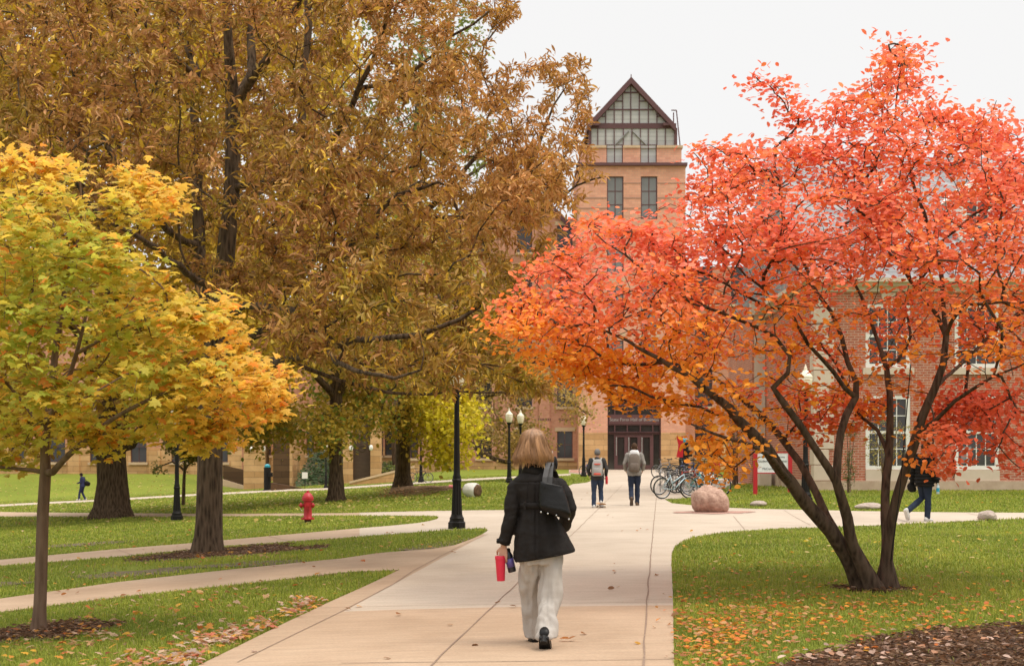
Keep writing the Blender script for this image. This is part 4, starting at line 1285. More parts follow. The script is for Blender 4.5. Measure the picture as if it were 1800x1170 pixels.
# ------------------------------------------------------------------ big brown oak
b2 = G(363, 972); Y2 = b2.y
sk = Skel(9, .3)
sk.limb(pl3([(363, 980, 0, 48), (365, 940, 0, 47), (367, 860, 0, 45), (370, 780, 0, 44), (373, 690, 0, 42), (386, 560, 0, 38), (398, 430, 0, 32), (407, 330, 0, 28), (410, 190, 0, 26), (402, 80, -.4, 17), (392, -80, -.8, 12)], Y2), True, .4)
for pts in [
 [(372, 700, 0, 26), (358, 560, .6, 24), (350, 430, .9, 22), (346, 330, 1, 18), (344, 200, 1, 15), (345, 126, 1, 13), (322, 60, 1.2, 10), (285, -30, 1.6, 7)],
 [(346, 140, 1, 11), (310, 100, .4, 10), (275, 65, 0, 9), (235, 30, -.5, 7), (170, -10, -1, 5)],
 [(410, 185, 0, 18), (440, 130, .3, 17), (442, 60, .5, 15), (440, -60, .8, 10)],
 [(412, 185, 0, 17), (450, 130, -.5, 16), (480, 75, -.9, 13), (505, 40, -1.2, 10), (540, -30, -1.6, 7)],
 [(375, 645, 0, 17), (430, 640, -2, 16), (500, 632, -4, 14), (600, 605, -6, 13), (680, 592, -7, 11), (737, 591, -7.4, 9), (805, 561, -7.6, 8), (845, 538, -7.8, 5)],
 [(380, 610, 0, 17), (470, 580, -1, 16), (570, 500, -2, 14), (651, 390, -2.5, 11), (700, 343, -2.8, 8), (770, 320, -3, 5)],
 [(392, 500, 0, 16), (500, 470, 1, 15), (620, 430, 2, 13), (740, 380, 2.4, 11), (790, 330, 2.4, 9), (840, 275, 2.4, 7), (884, 240, 2.4, 5), (940, 238, 2.4, 3)],
 [(740, 380, 2.4, 9), (840, 380, 2, 8), (905, 345, 1.8, 7), (930, 297, 1.8, 6), (959, 222, 1.8, 5), (990, 160, 1.8, 3)],
 [(905, 345, 1.8, 6), (960, 360, 1.2, 5), (1010, 330, 1, 4), (1065, 310, .8, 3)],
 [(405, 360, 0, 16), (480, 320, 1.5, 15), (525, 260, 2, 15), (537, 110, 2.3, 14), (543, -40, 2.5, 12)],
 [(480, 320, -.5, 11), (560, 280, -2, 11), (634, 160, -3, 10), (668, 68, -3.4, 8), (690, 0, -3.8, 6)],
 [(634, 160, -3, 8), (720, 130, -3.4, 7), (790, 70, -3.8, 5), (860, 20, -4, 4)],
 [(346, 440, .9, 13), (295, 400, .2, 12), (235, 330, -.6, 11), (200, 285, -1, 10), (170, 210, -1.2, 8), (135, 165, -1.4, 5)],
 [(200, 285, -1, 8), (110, 245, -1.4, 7), (0, 205, -1.8, 5)],
 [(384, 560, 0, 14), (440, 540, -3, 13), (520, 550, -5, 11), (600, 640, -8, 9), (690, 660, -9, 6), (740, 650, -9.4, 4)],
 [(390, 520, 0, 14), (330, 480, -3, 12), (250, 420, -5, 9), (160, 380, -6, 6)],
 [(500, 632, -4, 9), (560, 655, -3.4, 8), (680, 690, -3, 6), (800, 690, -3, 4), (960, 690, -3.2, 3)],
]:
    sk.limb(pl3(pts, Y2), okfrom=.12, wob=.02)
OAK = [(-120, -90), (700, -120), (925, -80), (915, 10), (890, 50), (862, 68), (850, 100), (880, 125), (905, 100), (955, 112), (995, 95), (1030, 100), (1035, 150), (1040, 190), (1038, 235), (1060, 275), (1088, 292), (1080, 318), (1045, 335), (1030, 385), (990, 418), (950, 468), (910, 520), (880, 580), (920, 640), (990, 670), (960, 690), (900, 685), (850, 655), (830, 690), (760, 692), (700, 682), (640, 665), (560, 645), (515, 625), (440, 600), (425, 520), (340, 480), (250, 430), (150, 400), (-120, 380)]
def odens(a, b, c):
    for x_, y0_, y1_, w_ in ((408, 50, 205, 46), (404, 230, 345, 30), (396, 375, 450, 30), (350, 330, 450, 32), (340, 50, 140, 36), (536, -20, 115, 30), (290, 360, 420, 24), (640, 60, 180, 22)):
        if y0_ < b < y1_ and abs(a - x_) < w_ and c < Y2 + .6: return .12
    if a > 800 and b < 330: return .75
    return 1.0
oyc = lambda px, py: Y2 + np.interp(py, [-50, 350, 500, 690], [-.5, -1.5, -3, -6])
T = crown_pts(OAK, 3700, oyc, 6.0, 6.0, .42, -.12, 25, 210, odens, .8)
T = np.concatenate([T, crown_pts([(860, 255), (920, 240), (985, 300), (985, 370), (940, 400), (885, 370), (850, 350)], 110, Y2 + 1, 1.6, 1.6, .4, -.5, 26, 60)])
tips = sk.grow(T, .3, .05, .02)
sk.finish(.005, 2.3)
p, d, i, g = spread(tips, sk, 29, .05, .36, 31, .8)
n = len(p)
rd = g.normal(0, 1, (n, 3)); rd -= d * (rd * d).sum(1)[:, None]; rd /= np.linalg.norm(rd, axis=1)[:, None] + 1e-6
dr = d * g.uniform(.2, 1.0, (n, 1)) + rd * .9 + np.array([0, 0, -.18])
tone = g.normal(0, 1, len(tips))[i]
nm = np.stack([g.normal(0, .6, n), g.normal(-.25, .6, n), np.ones(n)], -1)
px, py = topx(p[:, 0], p[:, 1], p[:, 2])
tan = np.array([.62, .315, .12]); brn = np.array([.33, .15, .045]); olv = np.array([.34, .255, .03]); ylw = np.array([.72, .46, .05])
ni = nzv(p[::8], .6, 3); ni = np.repeat(ni, 8)[:n]
c = mixc(brn, tan, g.random(n) * .9 + .2 * ni + .3 * g.normal(0, 1, len(tips))[i])
q = np.clip(.36 + .8 * ni + .28 * tone + g.normal(0, .15, n) + np.clip((py - 380) / 500, -.15, .2), 0, 1)
c = c * (1 - q[:, None]) + (olv * (.5 + .5 * g.random(n))[:, None] + ylw * .35 * g.random(n)[:, None]) * q[:, None]
q = (g.random(n) < .10)[:, None]; c = np.where(q, ylw, c)
rt = np.clip((px - 560) / 300, 0, 1) * np.clip((520 - py) / 200, 0, 1)
c = c * (1 - .55 * rt[:, None]) + np.array([.64, .31, .095]) * .55 * rt[:, None]
c *= g.uniform(.75, 1.12, (n, 1))
lm = leaves('crown', p, dr, nm, g.uniform(.075, .17, n), LANCE, c, M['leaf_oak'], np.array(b2))
make_tree('brown_oak', 'huge oak with narrow brown leaves, trunk in a mulch ring behind the young maple', b2, sk, M['bark_oak'], lm, .55)
# ------------------------------------------------------------------ trees farther back
def back_tree(name, label, bpx, trunk, limbs, polys, cols, Yc=None, front=5, back=5, ntip=600, per=24, lsize=(.1, .17), seed=1, tmpl=OVAL, colfn=None, step=.5, jit=.3, lobes=.7, r0=.008, dens=None, thr=-.18, twb=.7):
    b = G(*bpx); Y0 = b.y
    sk = Skel(seed, step)
    sk.limb(pl3(trunk, Y0), True, .45)
    for l in limbs: sk.limb(pl3(l, Y0), okfrom=.2, wob=.03)
    T = np.concatenate([crown_pts(po, int(ntip * f), Y0 + dy, front, back, .4, thr, seed + 3 * k, 120, dens) for k, (po, f, dy) in enumerate(polys)])
    tips = sk.grow(T, .3, .05, .02)
    sk.finish(r0, 2.3)
    p, d, i, g = spread(tips, sk, per, jit, twb, seed + 50, .8)
    n = len(p)
    rd = g.normal(0, 1, (n, 3)); rd /= np.linalg.norm(rd, axis=1)[:, None]
    dr = d * .4 + rd + np.array([0, 0, -.2])
    nm = np.stack([g.normal(0, .6, n), g.normal(-.3, .6, n), np.ones(n)], -1)
    px, py = topx(p[:, 0], p[:, 1], p[:, 2])
    ni = np.repeat(nzv(p[::6], .35, seed), 6)[:n]
    t = np.clip(.5 + .9 * ni + g.normal(0, .25, n), 0, 1)
    c = mixc(cols[0], cols[1], t)
    q = (g.random(n) < .2)[:, None]; c = np.where(q, np.asarray(cols[2]), c)
    if colfn: c = colfn(c, px, py, g)
    c = c * g.uniform(.75, 1.15, (n, 1))
    lm = leaves('crown', p, dr, nm, g.uniform(*lsize, n), tmpl, c, M['leaf'], np.array(b))
    return make_tree(name, label, b, sk, M['bark_oak'], lm, lobes)
# broad old trunk
back_tree('old_maple', 'old tree with the broadest trunk, yellow brown crown behind the young maple', (195, 910),
 [(195, 918, 0, 66), (195, 890, 0, 60), (196, 850, 0, 53), (197, 790, 0, 50), (200, 700, 0, 48), (205, 560, 0, 40), (205, 380, 0, 30), (200, 150, 0, 18), (200, -60, 0, 10)],
 [[(182, 812, 0, 22), (172, 785, -.2, 22), (150, 765, -.4, 18), (100, 758, -1, 15), (50, 740, -2, 9)], [(212, 805, 0, 18), (232, 780, -.2, 18), (250, 755, -.6, 15), (300, 720, -1.5, 10)],
  [(200, 690, 0, 22), (120, 560, -1, 16), (0, 420, -2, 8)], [(203, 640, 0, 22), (300, 500, 1, 16), (400, 350, 1, 8)], [(205, 450, 0, 20), (90, 250, 1, 12), (20, 60, 1, 6)], [(205, 400, 0, 18), (320, 200, 0, 10), (420, 20, 0, 6)]],
 [([(-140, -100), (620, -100), (600, 300), (540, 600), (430, 720), (330, 770), (250, 750), (100, 770), (-140, 790)], 1.0, 0)], [(.50, .36, .04), (.7, .46, .05), (.42, .24, .06)], front=8, back=8, ntip=1300, per=52, lsize=(.18, .3), seed=41, jit=.45, twb=1.0)
def ycf2(c, px, py, g):
    k = np.clip((px - 715) / 40, 0, 1) * np.clip((py - 660) / 40, 0, 1)
    k = (k * (g.random(len(px)) < .9))[:, None]
    yl = np.array([.78, .64, .035]) * g.uniform(.6, 1.1, (len(px), 1))
    return c * (1 - k) + yl * k
back_tree('grey_trunk_maple', 'straight grey trunk tree with drooping yellow brown leaves right of the hydrant', (590, 880),
 [(590, 886, 0, 34), (590, 870, 0, 27), (590, 830, 0, 24), (590, 770, 0, 23), (592, 640, 0, 20), (595, 480, 0, 14), (600, 300, 0, 8)],
 [[(591, 700, 0, 13), (540, 640, -1, 10), (490, 600, -2, 6)], [(592, 690, 0, 13), (650, 630, -1, 10), (700, 600, -1.5, 6)], [(593, 600, 0, 12), (540, 480, 1, 8), (500, 380, 1, 5)]],
 [([(440, 620), (480, 470), (540, 300), (680, 300), (740, 480), (760, 640), (700, 700), (650, 770), (600, 740), (540, 790), (500, 730), (470, 770), (440, 730)], .75, 0), ([(560, 720), (620, 730), (600, 800), (540, 795)], .08, -1.5), ([(390, 740), (520, 720), (520, 775), (430, 785)], .12, 0)],
 [(.46, .34, .05), (.6, .4, .055), (.24, .3, .045)], ntip=520, per=30, lsize=(.14, .22), seed=52, jit=.35)
back_tree('yellowing_oak', 'dark flared trunk oak whose crown turns bright yellow beside the tall black lamp', (707, 867),
 [(707, 872, 0, 44), (707, 862, 0, 36), (707, 835, 0, 28), (708, 800, 0, 26), (710, 760, 0, 25), (712, 640, 0, 22), (715, 480, 0, 15), (715, 330, 0, 8)],
 [[(711, 755, 0, 13), (680, 720, -1, 10), (640, 690, -2, 6)], [(711, 750, 0, 13), (750, 700, -1, 11), (790, 690, -1.5, 7)], [(713, 620, 0, 13), (780, 520, 1, 9), (830, 440, 1, 5)]],
 [([(560, 640), (600, 480), (660, 330), (760, 330), (840, 450), (860, 600), (830, 690), (790, 730), (740, 745), (690, 770), (640, 760), (590, 770), (560, 720)], .75, 0), ([(715, 700), (760, 670), (810, 690), (842, 735), (820, 770), (822, 800), (780, 815), (740, 800), (720, 760)], .28, -2.5)],
 [(.48, .32, .05), (.6, .39, .06), (.27, .29, .045)], ntip=640, per=30, lsize=(.15, .23), seed=63, colfn=ycf2, jit=.35)
back_tree('olive_oak', 'olive brown oak with long low branches reaching across the brick wall', (803, 848),
 [(803, 850, 0, 9), (803, 800, 0, 8), (803, 740, 0, 8), (805, 640, 0, 8), (810, 520, 0, 6)],
 [[(803, 750, 0, 9), (818, 770, -1, 9), (850, 795, -1.5, 9), (890, 812, -1.8, 7), (925, 806, -2, 5)], [(803, 720, 0, 8), (830, 700, 0, 8), (900, 690, -.5, 7), (970, 690, -1, 4), (1040, 730, -1, 3)], [(803, 700, 0, 8), (850, 640, 1, 8), (920, 600, 1, 5)]],
 [([(790, 560), (860, 540), (940, 590), (1000, 640), (1030, 690), (985, 730), (960, 700), (925, 720), (960, 770), (945, 800), (900, 815), (850, 790), (815, 760), (790, 700)], .8, -.5), ([(975, 680), (1030, 690), (1035, 735), (1000, 735)], .06, -1), ([(815, 740), (900, 730), (960, 760), (960, 790), (905, 805), (830, 780)], .2, -1)],
 [(.28, .21, .055), (.42, .27, .075), (.52, .33, .07)], front=4, back=4, ntip=300, per=24, lsize=(.13, .22), seed=74, jit=.4, thr=-.05)
back_tree('tall_green_tree', 'tall pale green tree glimpsed through gaps at the top of the oak', (700, 842),
 [(700, 844, 0, 22), (700, 700, 0, 18), (720, 400, 0, 14), (740, 100, 0, 8), (750, -60, 0, 5)], [[(715, 450, 0, 10), (800, 330, 0, 7), (870, 280, 0, 4)], [(722, 350, 0, 9), (640, 200, 0, 5)]],
 [([(560, 200), (560, -80), (850, -80), (850, 60), (800, 140), (870, 250), (885, 290), (840, 310), (780, 300), (700, 360)], 1.0, 0)], [(.17, .22, .06), (.25, .28, .07), (.38, .34, .06)], front=4, back=4, ntip=220, per=30, lsize=(.22, .36), seed=85, step=.9, jit=.7, twb=1.4)
# small trees, saplings, shrubs
back_tree('small_olive_tree', 'small thin olive leaved tree standing behind the black lamp post', (322, 888),
 [(322, 890, 0, 7), (323, 850, 0, 6), (325, 815, 0, 5), (326, 770, 0, 3)], [[(324, 830, 0, 4), (305, 810, 0, 3), (280, 820, 0, 2)], [(324, 825, 0, 4), (345, 800, 0, 2)]],
 [([(268, 815), (300, 795), (290, 775), (330, 760), (370, 770), (365, 810), (335, 825), (300, 838), (275, 840)], 1.0, 0)], [(.13, .13, .03), (.22, .17, .04), (.3, .18, .04)], front=1.2, back=1.2, ntip=120, per=34, lsize=(.1, .16), seed=91, step=.25, jit=.16, lobes=None, r0=.006, twb=.4)
back_tree('bare_sapling', 'thin bare grey sapling standing in the ivy bank', (541, 852),
 [(541, 854, 0, 3.4), (541, 815, 0, 3), (542, 760, 0, 2)], [], [([(525, 750), (560, 750), (556, 800), (528, 800)], 1.0, 0)], [(.2, .2, .04), (.3, .2, .04), (.3, .2, .04)], front=.6, back=.6, ntip=26, per=2, lsize=(.1, .14), seed=92, step=.3, jit=.1, lobes=None, r0=.008)
def shrub(name, label, bpx, polyl, nst, cols, per, lsize, seed, dY=.5, ntip=60):
    b = G(*bpx); sk = Skel(seed, .2); r = random.Random(seed)
    xs = [p_[0] for p_ in polyl]; ys = [p_[1] for p_ in polyl]
    for k in range(nst):
        tx = r.uniform(min(xs) * .8 + max(xs) * .2, max(xs) * .8 + min(xs) * .2); ty = r.uniform(min(ys), (min(ys) + max(ys)) / 2)
        m_ = bpx[0] + (tx - bpx[0]) * .35
        sk.limb(pl3([(bpx[0] + r.uniform(-5, 5), bpx[1] + 1, r.uniform(-.2, .2), 2.6), (m_, (bpx[1] + ty) / 2, r.uniform(-dY, dY) * .5, 2), (tx, ty, r.uniform(-dY, dY), 1)], b.y), True, .25, .01)
    T = crown_pts(polyl, ntip, b.y, dY, dY, .9, -.3, seed, 40)
    tips = sk.grow(T, .3, .06, .03); sk.finish(.004, 2.3)
    p, d, i, g = spread(tips, sk, per, .07, .3, seed, .8); n = len(p)
    rd = g.normal(0, 1, (n, 3)); dr = d * .5 + rd * .6
    nm = np.stack([g.normal(0, .6, n), g.normal(-.3, .6, n), np.ones(n)], -1)
    c = mixc(cols[0], cols[1], g.random(n)) * g.uniform(.8, 1.15, (n, 1))
    return make_tree(name, label, b, sk, M['bark_young'], leaves('crown', p, dr, nm, g.uniform(*lsize, n), OVAL, c, M['leaf'], np.array(b)), None, 'shrub')
shrub('bare_shrub', 'nearly bare upright shrub left of the red posted sign', (1292, 853), [(1262, 690), (1330, 690), (1335, 780), (1310, 810), (1275, 810), (1258, 760)], 9, [(.42, .33, .06), (.5, .36, .12)], 5, (.06, .1), 101)
shrub('yellowing_shrub', 'airy yellow green shrub against the red brick wall', (1555, 866), [(1512, 730), (1560, 735), (1605, 750), (1598, 800), (1560, 830), (1525, 810), (1515, 770)], 8, [(.3, .27, .04), (.45, .34, .07)], 9, (.035, .065), 102, .5, 90)
shrub('climbing_vine', 'slender green vine climbing the brick beside the stone quoins', (1492, 866), [(1484, 745), (1506, 740), (1508, 790), (1500, 850), (1488, 850), (1482, 800)], 4, [(.08, .12, .03), (.16, .18, .05)], 12, (.035, .065), 103, .2, 60)
shrub('orange_shrub', 'small round orange leaved shrub at the foot of the ivy bank', (527, 848), [(518, 832), (530, 828), (541, 833), (541, 846), (518, 847)], 6, [(.5, .25, .05), (.6, .3, .06)], 8, (.08, .13), 104, .4, 40)
# ivy bank beside the gateway, hedge by the wooden door
def ivy(name, label, corners, n, seed, cols, lift=.0):
    """ground cover on a bank; corners: ground pixels with heights"""
    g = np.random.default_rng(seed)
    C = [np.array(G(px, py)) + np.array([0, dy, dz]) for px, py, dy, dz in corners]
    u, v = g.random(n), g.random(n)
    p = (C[0] * ((1 - u) * (1 - v))[:, None] + C[1] * (u * (1 - v))[:, None] + C[2] * (u * v)[:, None] + C[3] * ((1 - u) * v)[:, None])
    p += g.normal(0, .1, (n, 3))
    ang = g.uniform(0, 6.28, n)
    dr = np.stack([np.cos(ang), np.sin(ang), g.normal(0, .3, n)], -1)
    nm = np.stack([g.normal(0, .5, n), g.normal(-.6, .4, n), np.ones(n)], -1)
    c = mixc(cols[0], cols[1], g.random(n)) * g.uniform(.7, 1.2, (n, 1))
    mb = MB(); mb.add([tuple(q) for q in C] , [(0, 1, 2, 3)])
    o = link(name, leaves(name, p, dr, nm, g.uniform(.15, .26, n), OVAL, c, M['leaf'], np.zeros(3)))
    tag(o, label, 'ivy', kind='stuff')
    bnk = mb.build('ivy_bank', M['bsoil']); tag(bnk, kind='structure')
ivy('ivy', 'dark green ivy covering the bank below the set back wall', [(517, 856, 0, 0), (588, 850, 0, 0), (588, 850, 9, 2.2), (517, 856, 9, 2.4)], 2600, 7, [(.045, .085, .03), (.10, .15, .05)])
ivy('ivy', 'low green planting beside the dark wooden door', [(654, 846, 0, .0), (700, 844, 0, 0.2), (700, 844, 3, 1.3), (654, 846, 3, 1.2)], 700, 8, [(.08, .13, .03), (.25, .25, .04)])
# ------------------------------------------------------------------ fallen leaves and mulch chips (nobody could count them)
def litter(name, label, spots, tmpl, cols, size, seed, curl=.35):
    """spots: (px, py, spread px x, spread px y, count) thrown on the ground"""
    g = np.random.default_rng(seed); Pn = []
    for px, py, sx_, sy_, n in spots:
        for a, b in zip(g.normal(px, sx_, n), g.normal(py, sy_, n)):
            if b < 815 or not -200 < a < 2050: continue
            v = G(a, b); on = inpoly(np.array([a]), np.array([b]), WALK)[0]
            if on and n > 12 and g.random() < .93: continue
            Pn.append((v.x, v.y, v.z + (.032 if on else .045) + g.random() * .012))
    p = np.array(Pn); n = len(p)
    ang = g.uniform(0, 6.28, n)
    dr = np.stack([np.cos(ang), np.sin(ang), g.normal(0, curl * .6, n)], -1)
    nm = np.stack([g.normal(0, curl, n), g.normal(0, curl, n), np.ones(n)], -1)
    k = g.integers(0, len(cols), n)
    c = np.array(cols)[k] * g.uniform(.65, 1.15, (n, 1))
    o = link(name, leaves(name, p, dr, nm, g.uniform(*size, n), tmpl, c, M['leaf'], np.zeros(3)))
    return tag(o, label, 'leaves', kind='stuff')
WARM = [(.62, .27, .05), (.6, .18, .05), (.55, .33, .16), (.62, .42, .28), (.45, .24, .1), (.66, .36, .05)]
PALE = [(.62, .42, .30), (.66, .5, .4), (.55, .28, .15), (.6, .2, .12), (.68, .36, .07)]
litter('fallen_leaves', 'pale and orange maple leaves piled along the edge of the left lawn', [(545, 1066, 18, 7, 60), (510, 1082, 16, 7, 60), (460, 1104, 18, 7, 60), (400, 1128, 26, 7, 90), (355, 1136, 24, 6, 40), (300, 1164, 22, 8, 60), (330, 1160, 26, 8, 50), (250, 1165, 30, 8, 40), (425, 1116, 20, 8, 40)], MAPLE, PALE, (.045, .085), 5)
litter('fallen_leaves', 'orange and yellow leaves scattered over the left lawns', [(300, 1110, 160, 40, 260), (120, 1140, 90, 30, 130), (500, 1060, 90, 22, 70), (150, 1020, 150, 15, 70), (300, 955, 200, 30, 60), (200, 935, 200, 16, 80), (140, 1118, 50, 8, 60), (380, 985, 70, 8, 60), (690, 962, 50, 6, 14)], MAPLE, WARM, (.035, .085), 6)
litter('fallen_leaves', 'small orange leaves under the red tree', [(1290, 1110, 70, 35, 420), (1420, 1090, 130, 30, 430), (1550, 1085, 160, 24, 300), (1250, 1150, 50, 30, 260), (1700, 1060, 120, 30, 120), (1350, 1020, 130, 20, 90), (1215, 1060, 20, 50, 60)], OVAL, [(.74, .27, .04), (.7, .2, .05), (.7, .36, .05), (.5, .2, .07), (.6, .33, .14)], (.035, .07), 7)
litter('fallen_leaves', 'yellow leaves dotted over the bright right lawn', [(1500, 960, 250, 22, 70), (1650, 960, 130, 16, 40), (1500, 885, 200, 6, 20), (1730, 880, 40, 6, 8)], OVAL, [(.72, .5, .06), (.7, .36, .06), (.66, .5, .2)], (.05, .1), 8)
litter('fallen_leaves', 'pale yellow leaves dotted over the far left lawns', [(150, 862, 140, 9, 420), (450, 872, 140, 9, 300), (700, 875, 90, 12, 120), (100, 888, 130, 5, 160), (400, 890, 180, 5, 260), (220, 845, 120, 4, 160), (450, 915, 160, 5, 90)], OVAL, [(.6, .5, .14), (.6, .44, .2), (.5, .36, .1)], (.1, .17), 9)
litter('fallen_leaves', 'single brown leaves lying on the pale walkway', [(698, 1087, 1, 1, 1), (880, 1062, 2, 1, 1), (1020, 1118, 2, 2, 1), (1003, 1132, 3, 2, 2), (1075, 911, 4, 2, 2), (1130, 935, 8, 2, 3), (1160, 1014, 3, 2, 2), (795, 974, 4, 2, 2), (240, 966, 60, 5, 8), (500, 1000, 60, 5, 6), (1190, 1090, 4, 40, 10), (150, 1050, 60, 5, 8), (690, 939, 8, 2, 3), (1110, 1015, 60, 60, 9), (930, 1130, 200, 40, 7), (1010, 878, 30, 6, 5), (262, 983, 2, 1, 1)], OVAL, [(.4, .18, .07), (.3, .15, .07), (.5, .2, .06)], (.05, .09), 10)
def chips(name, label, polys_n, seed):
    g = np.random.default_rng(seed); Pn = []
    for poly, n in polys_n:
        poly = [tuple(q[:2]) for q in poly]
        xs = [q[0] for q in poly]; ys = [q[1] for q in poly]
        x = g.uniform(min(xs), max(xs), n * 2); y = g.uniform(min(ys), max(ys), n * 2)
        k = inpoly(x, y, poly); x, y = x[k], y[k]
        Pn.append(np.stack([x, y, hgt(x, y) + .018 + g.random(len(x)) * .035], -1))
    p = np.concatenate(Pn); n = len(p); ang = g.uniform(0, 6.28, n)
    dr = np.stack([np.cos(ang), np.sin(ang), g.normal(0, .25, n)], -1)
    nm = np.stack([g.normal(0, .5, n), g.normal(0, .5, n), np.ones(n)], -1)
    cols = np.array([(.12, .062, .032), (.19, .10, .052), (.28, .165, .095), (.075, .042, .024), (.38, .25, .16)])
    c = cols[g.choice(5, n, p=[.35, .3, .18, .12, .05])] * g.uniform(.7, 1.2, (n, 1))
    o = link(name, leaves(name, p, dr, nm, g.uniform(.03, .085, n), LANCE, c, M['leaf'], np.zeros(3)))
    return tag(o, label, 'mulch', kind='stuff')
bedw = [tuple(G(*q)[:2]) for q in BED]
chips('mulch_chips', 'brown shredded bark chips in the planting bed and round the trunks', [(bedw, 15000), (RINGS[0], 1500), (RINGS[1], 2600), (RINGS[2], 400)], 5)
litter('fallen_leaves', 'pinkish dry leaves lying on the mulch bed', [(1500, 1158, 70, 10, 40), (1620, 1140, 70, 14, 44), (1720, 1130, 60, 16, 30), (1420, 1165, 40, 8, 20)], OVAL, [(.6, .4, .3), (.55, .28, .16), (.66, .46, .36)], (.05, .085), 12)
# ================================================================== STREET FURNITURE AND OTHER THINGS
def flat(name, c, rough=.5, c2=None, bump=0, sc=20, metal=0, spec=.4):
    return mat(name, c, c2 or tuple(q * .82 for q in c), sc, rough, bump, metal=metal, spec=spec)
M['globe'] = flat('milk_glass', (.72, .64, .47), .25, (.78, .71, .56), sc=3)
M['redp'] = flat('red_paint', (.5, .018, .025), .35, (.42, .014, .02))
M['hyd'] = flat('hydrant_red', (.47, .02, .03), .4, (.36, .015, .02), .15, 14)
M['rubber'] = flat('tyre_rubber', (.018, .018, .018), .8)
M['chrome'] = flat('bright_metal', (.55, .55, .55), .3, metal=.9)
# ---- lamp posts: one model, copied
def lamp_parts(o):
    b = MB()
    b.loft([b.ering((0, 0, z), r, r, 8) for r, z in ((.19, -.1), (.19, .15), (.165, .17), (.16, .2))])
    b.lathe([(.15, .2), (.155, .24), (.13, .28), (.12, .32)], 18)
    autosmooth(b.build('base', M['black'], o))
    s = MB()
    rings = []
    for k, z in enumerate((.32, .5, .7, .9, 1.02)):           # fluted lower shaft
        r = .112 - .03 * (z - .32) / .7
        rings.append([Vector((r * (1 + .07 * math.cos(12 * a)) * math.cos(a), r * (1 + .07 * math.cos(12 * a)) * math.sin(a), z)) for a in [2 * math.pi * q / 48 for q in range(48)]])
    s.loft(rings)
    s.lathe([(.1, 1.02), (.105, 1.05), (.085, 1.08), (.09, 1.12), (.072, 1.16), (.068, 1.3), (.06, 2.0), (.052, 2.78), (.075, 2.8), (.078, 2.84), (.056, 2.86), (.06, 2.92), (.1, 2.97), (.125, 3.0), (.125, 3.04)], 16)
    autosmooth(s.build('post', M['black'], o))
    g = MB(); g.lathe([(.10, 3.041), (.135, 3.08), (.165, 3.2), (.185, 3.32), (.19, 3.38), (.17, 3.42)], 18)
    autosmooth(g.build('globe', M['globe'], o), 50)
    t = MB(); t.lathe([(.195, 3.42), (.19, 3.45), (.14, 3.52), (.09, 3.56), (.075, 3.6), (.045, 3.62), (.05, 3.66), (.03, 3.7), (.008, 3.78)], 16)
    autosmooth(t.build('globe_cap', M['globe'], o), 50)
proto = None
for px, py, sc, lab in [(803, 930, .96, 'tall black lamp post on the lawn tip, its top lost in oak leaves'), (311, 915, .95, 'black lamp post left of the oak trunk, its head hidden behind yellow maple leaves'),
                    (895, 849, 1, 'black lamp post with cream globe, left one of the pair above the woman'), (915, 846.5, 1, 'black lamp post with cream globe, right one of the pair above the woman'),
                    (1026, 838, 1.05, 'black lamp post with cream globe by the brick window, a bicycle leaning at its base'), (589, 858, .72, 'small far lamp post standing before the ivy bank'),
                    (740, 848, .95, 'far black lamp post with a bicycle leaning on it under yellow leaves'), (1416, 884, 1.0, 'black lamp post at the corner of the red brick hall behind the red branches')]:
    if px == 589: px = 573
    v = G(px, py)
    if proto is None:
        proto = thing('lamp_post', lab, 'lamp post', v, .3, 'black campus lamp posts'); lamp_parts(proto); o = proto
    else:
        o = copy_tree(proto); o['label'] = lab; ORG[o.name] = v
    o.location = v; o.scale = (sc, sc, sc)
# ---- hydrant
v = G(541, 919.5); S_ = .83
hy = thing('fire_hydrant', 'red fire hydrant on the lawn between two paths', 'hydrant', v, R(10))
b = MB(); b.lathe([(.085, -.05), (.085, .1)], 16); b.build('stub', flat('rusty_iron', (.06, .035, .025), .9), hy, smooth=True)
b = MB(); b.lathe([(.165, .1), (.165, .135), (.12, .14), (.105, .16), (.1, .3), (.1, .5), (.105, .56), (.14, .57), (.14, .6)], 20)
for k in range(8):
    a = k * math.pi / 4; b.lathe([(.013, .135), (.013, .155)], 6, (.143 * math.cos(a), .143 * math.sin(a), 0))
autosmooth(b.build('barrel', M['hyd'], hy))
b = MB(); b.lathe([(.142, .602), (.145, .63), (.125, .68), (.085, .74), (.05, .765), (.035, .77), (.033, .81), (.02, .815)], 20); autosmooth(b.build('bonnet', M['hyd'], hy))
for ax, nm_, r, ln in (((-1, 0, 0), 'nozzle', .055, .19), ((1, 0, 0), 'nozzle', .055, .15), ((0, -1, 0), 'nozzle', .07, .17)):
    a = Vector(ax); b = MB(); z = Vector((0, 0, .45))
    b.tube([z + a * .08, z + a * (ln - .05), z + a * (ln - .049), z + a * ln, z + a * (ln + .001), z + a * (ln + .035)], [r * .85, r * .85, r * 1.2, r * 1.2, r * .4, r * .35], 12)
    autosmooth(b.build(nm_, M['hyd'], hy))
b = MB(); b.tube([(-.2, -.03, .42), (-.17, -.05, .34), (-.12, -.07, .3), (-.1, -.08, .36)], .006, 5); b.build('chain', M['chrome'], hy)
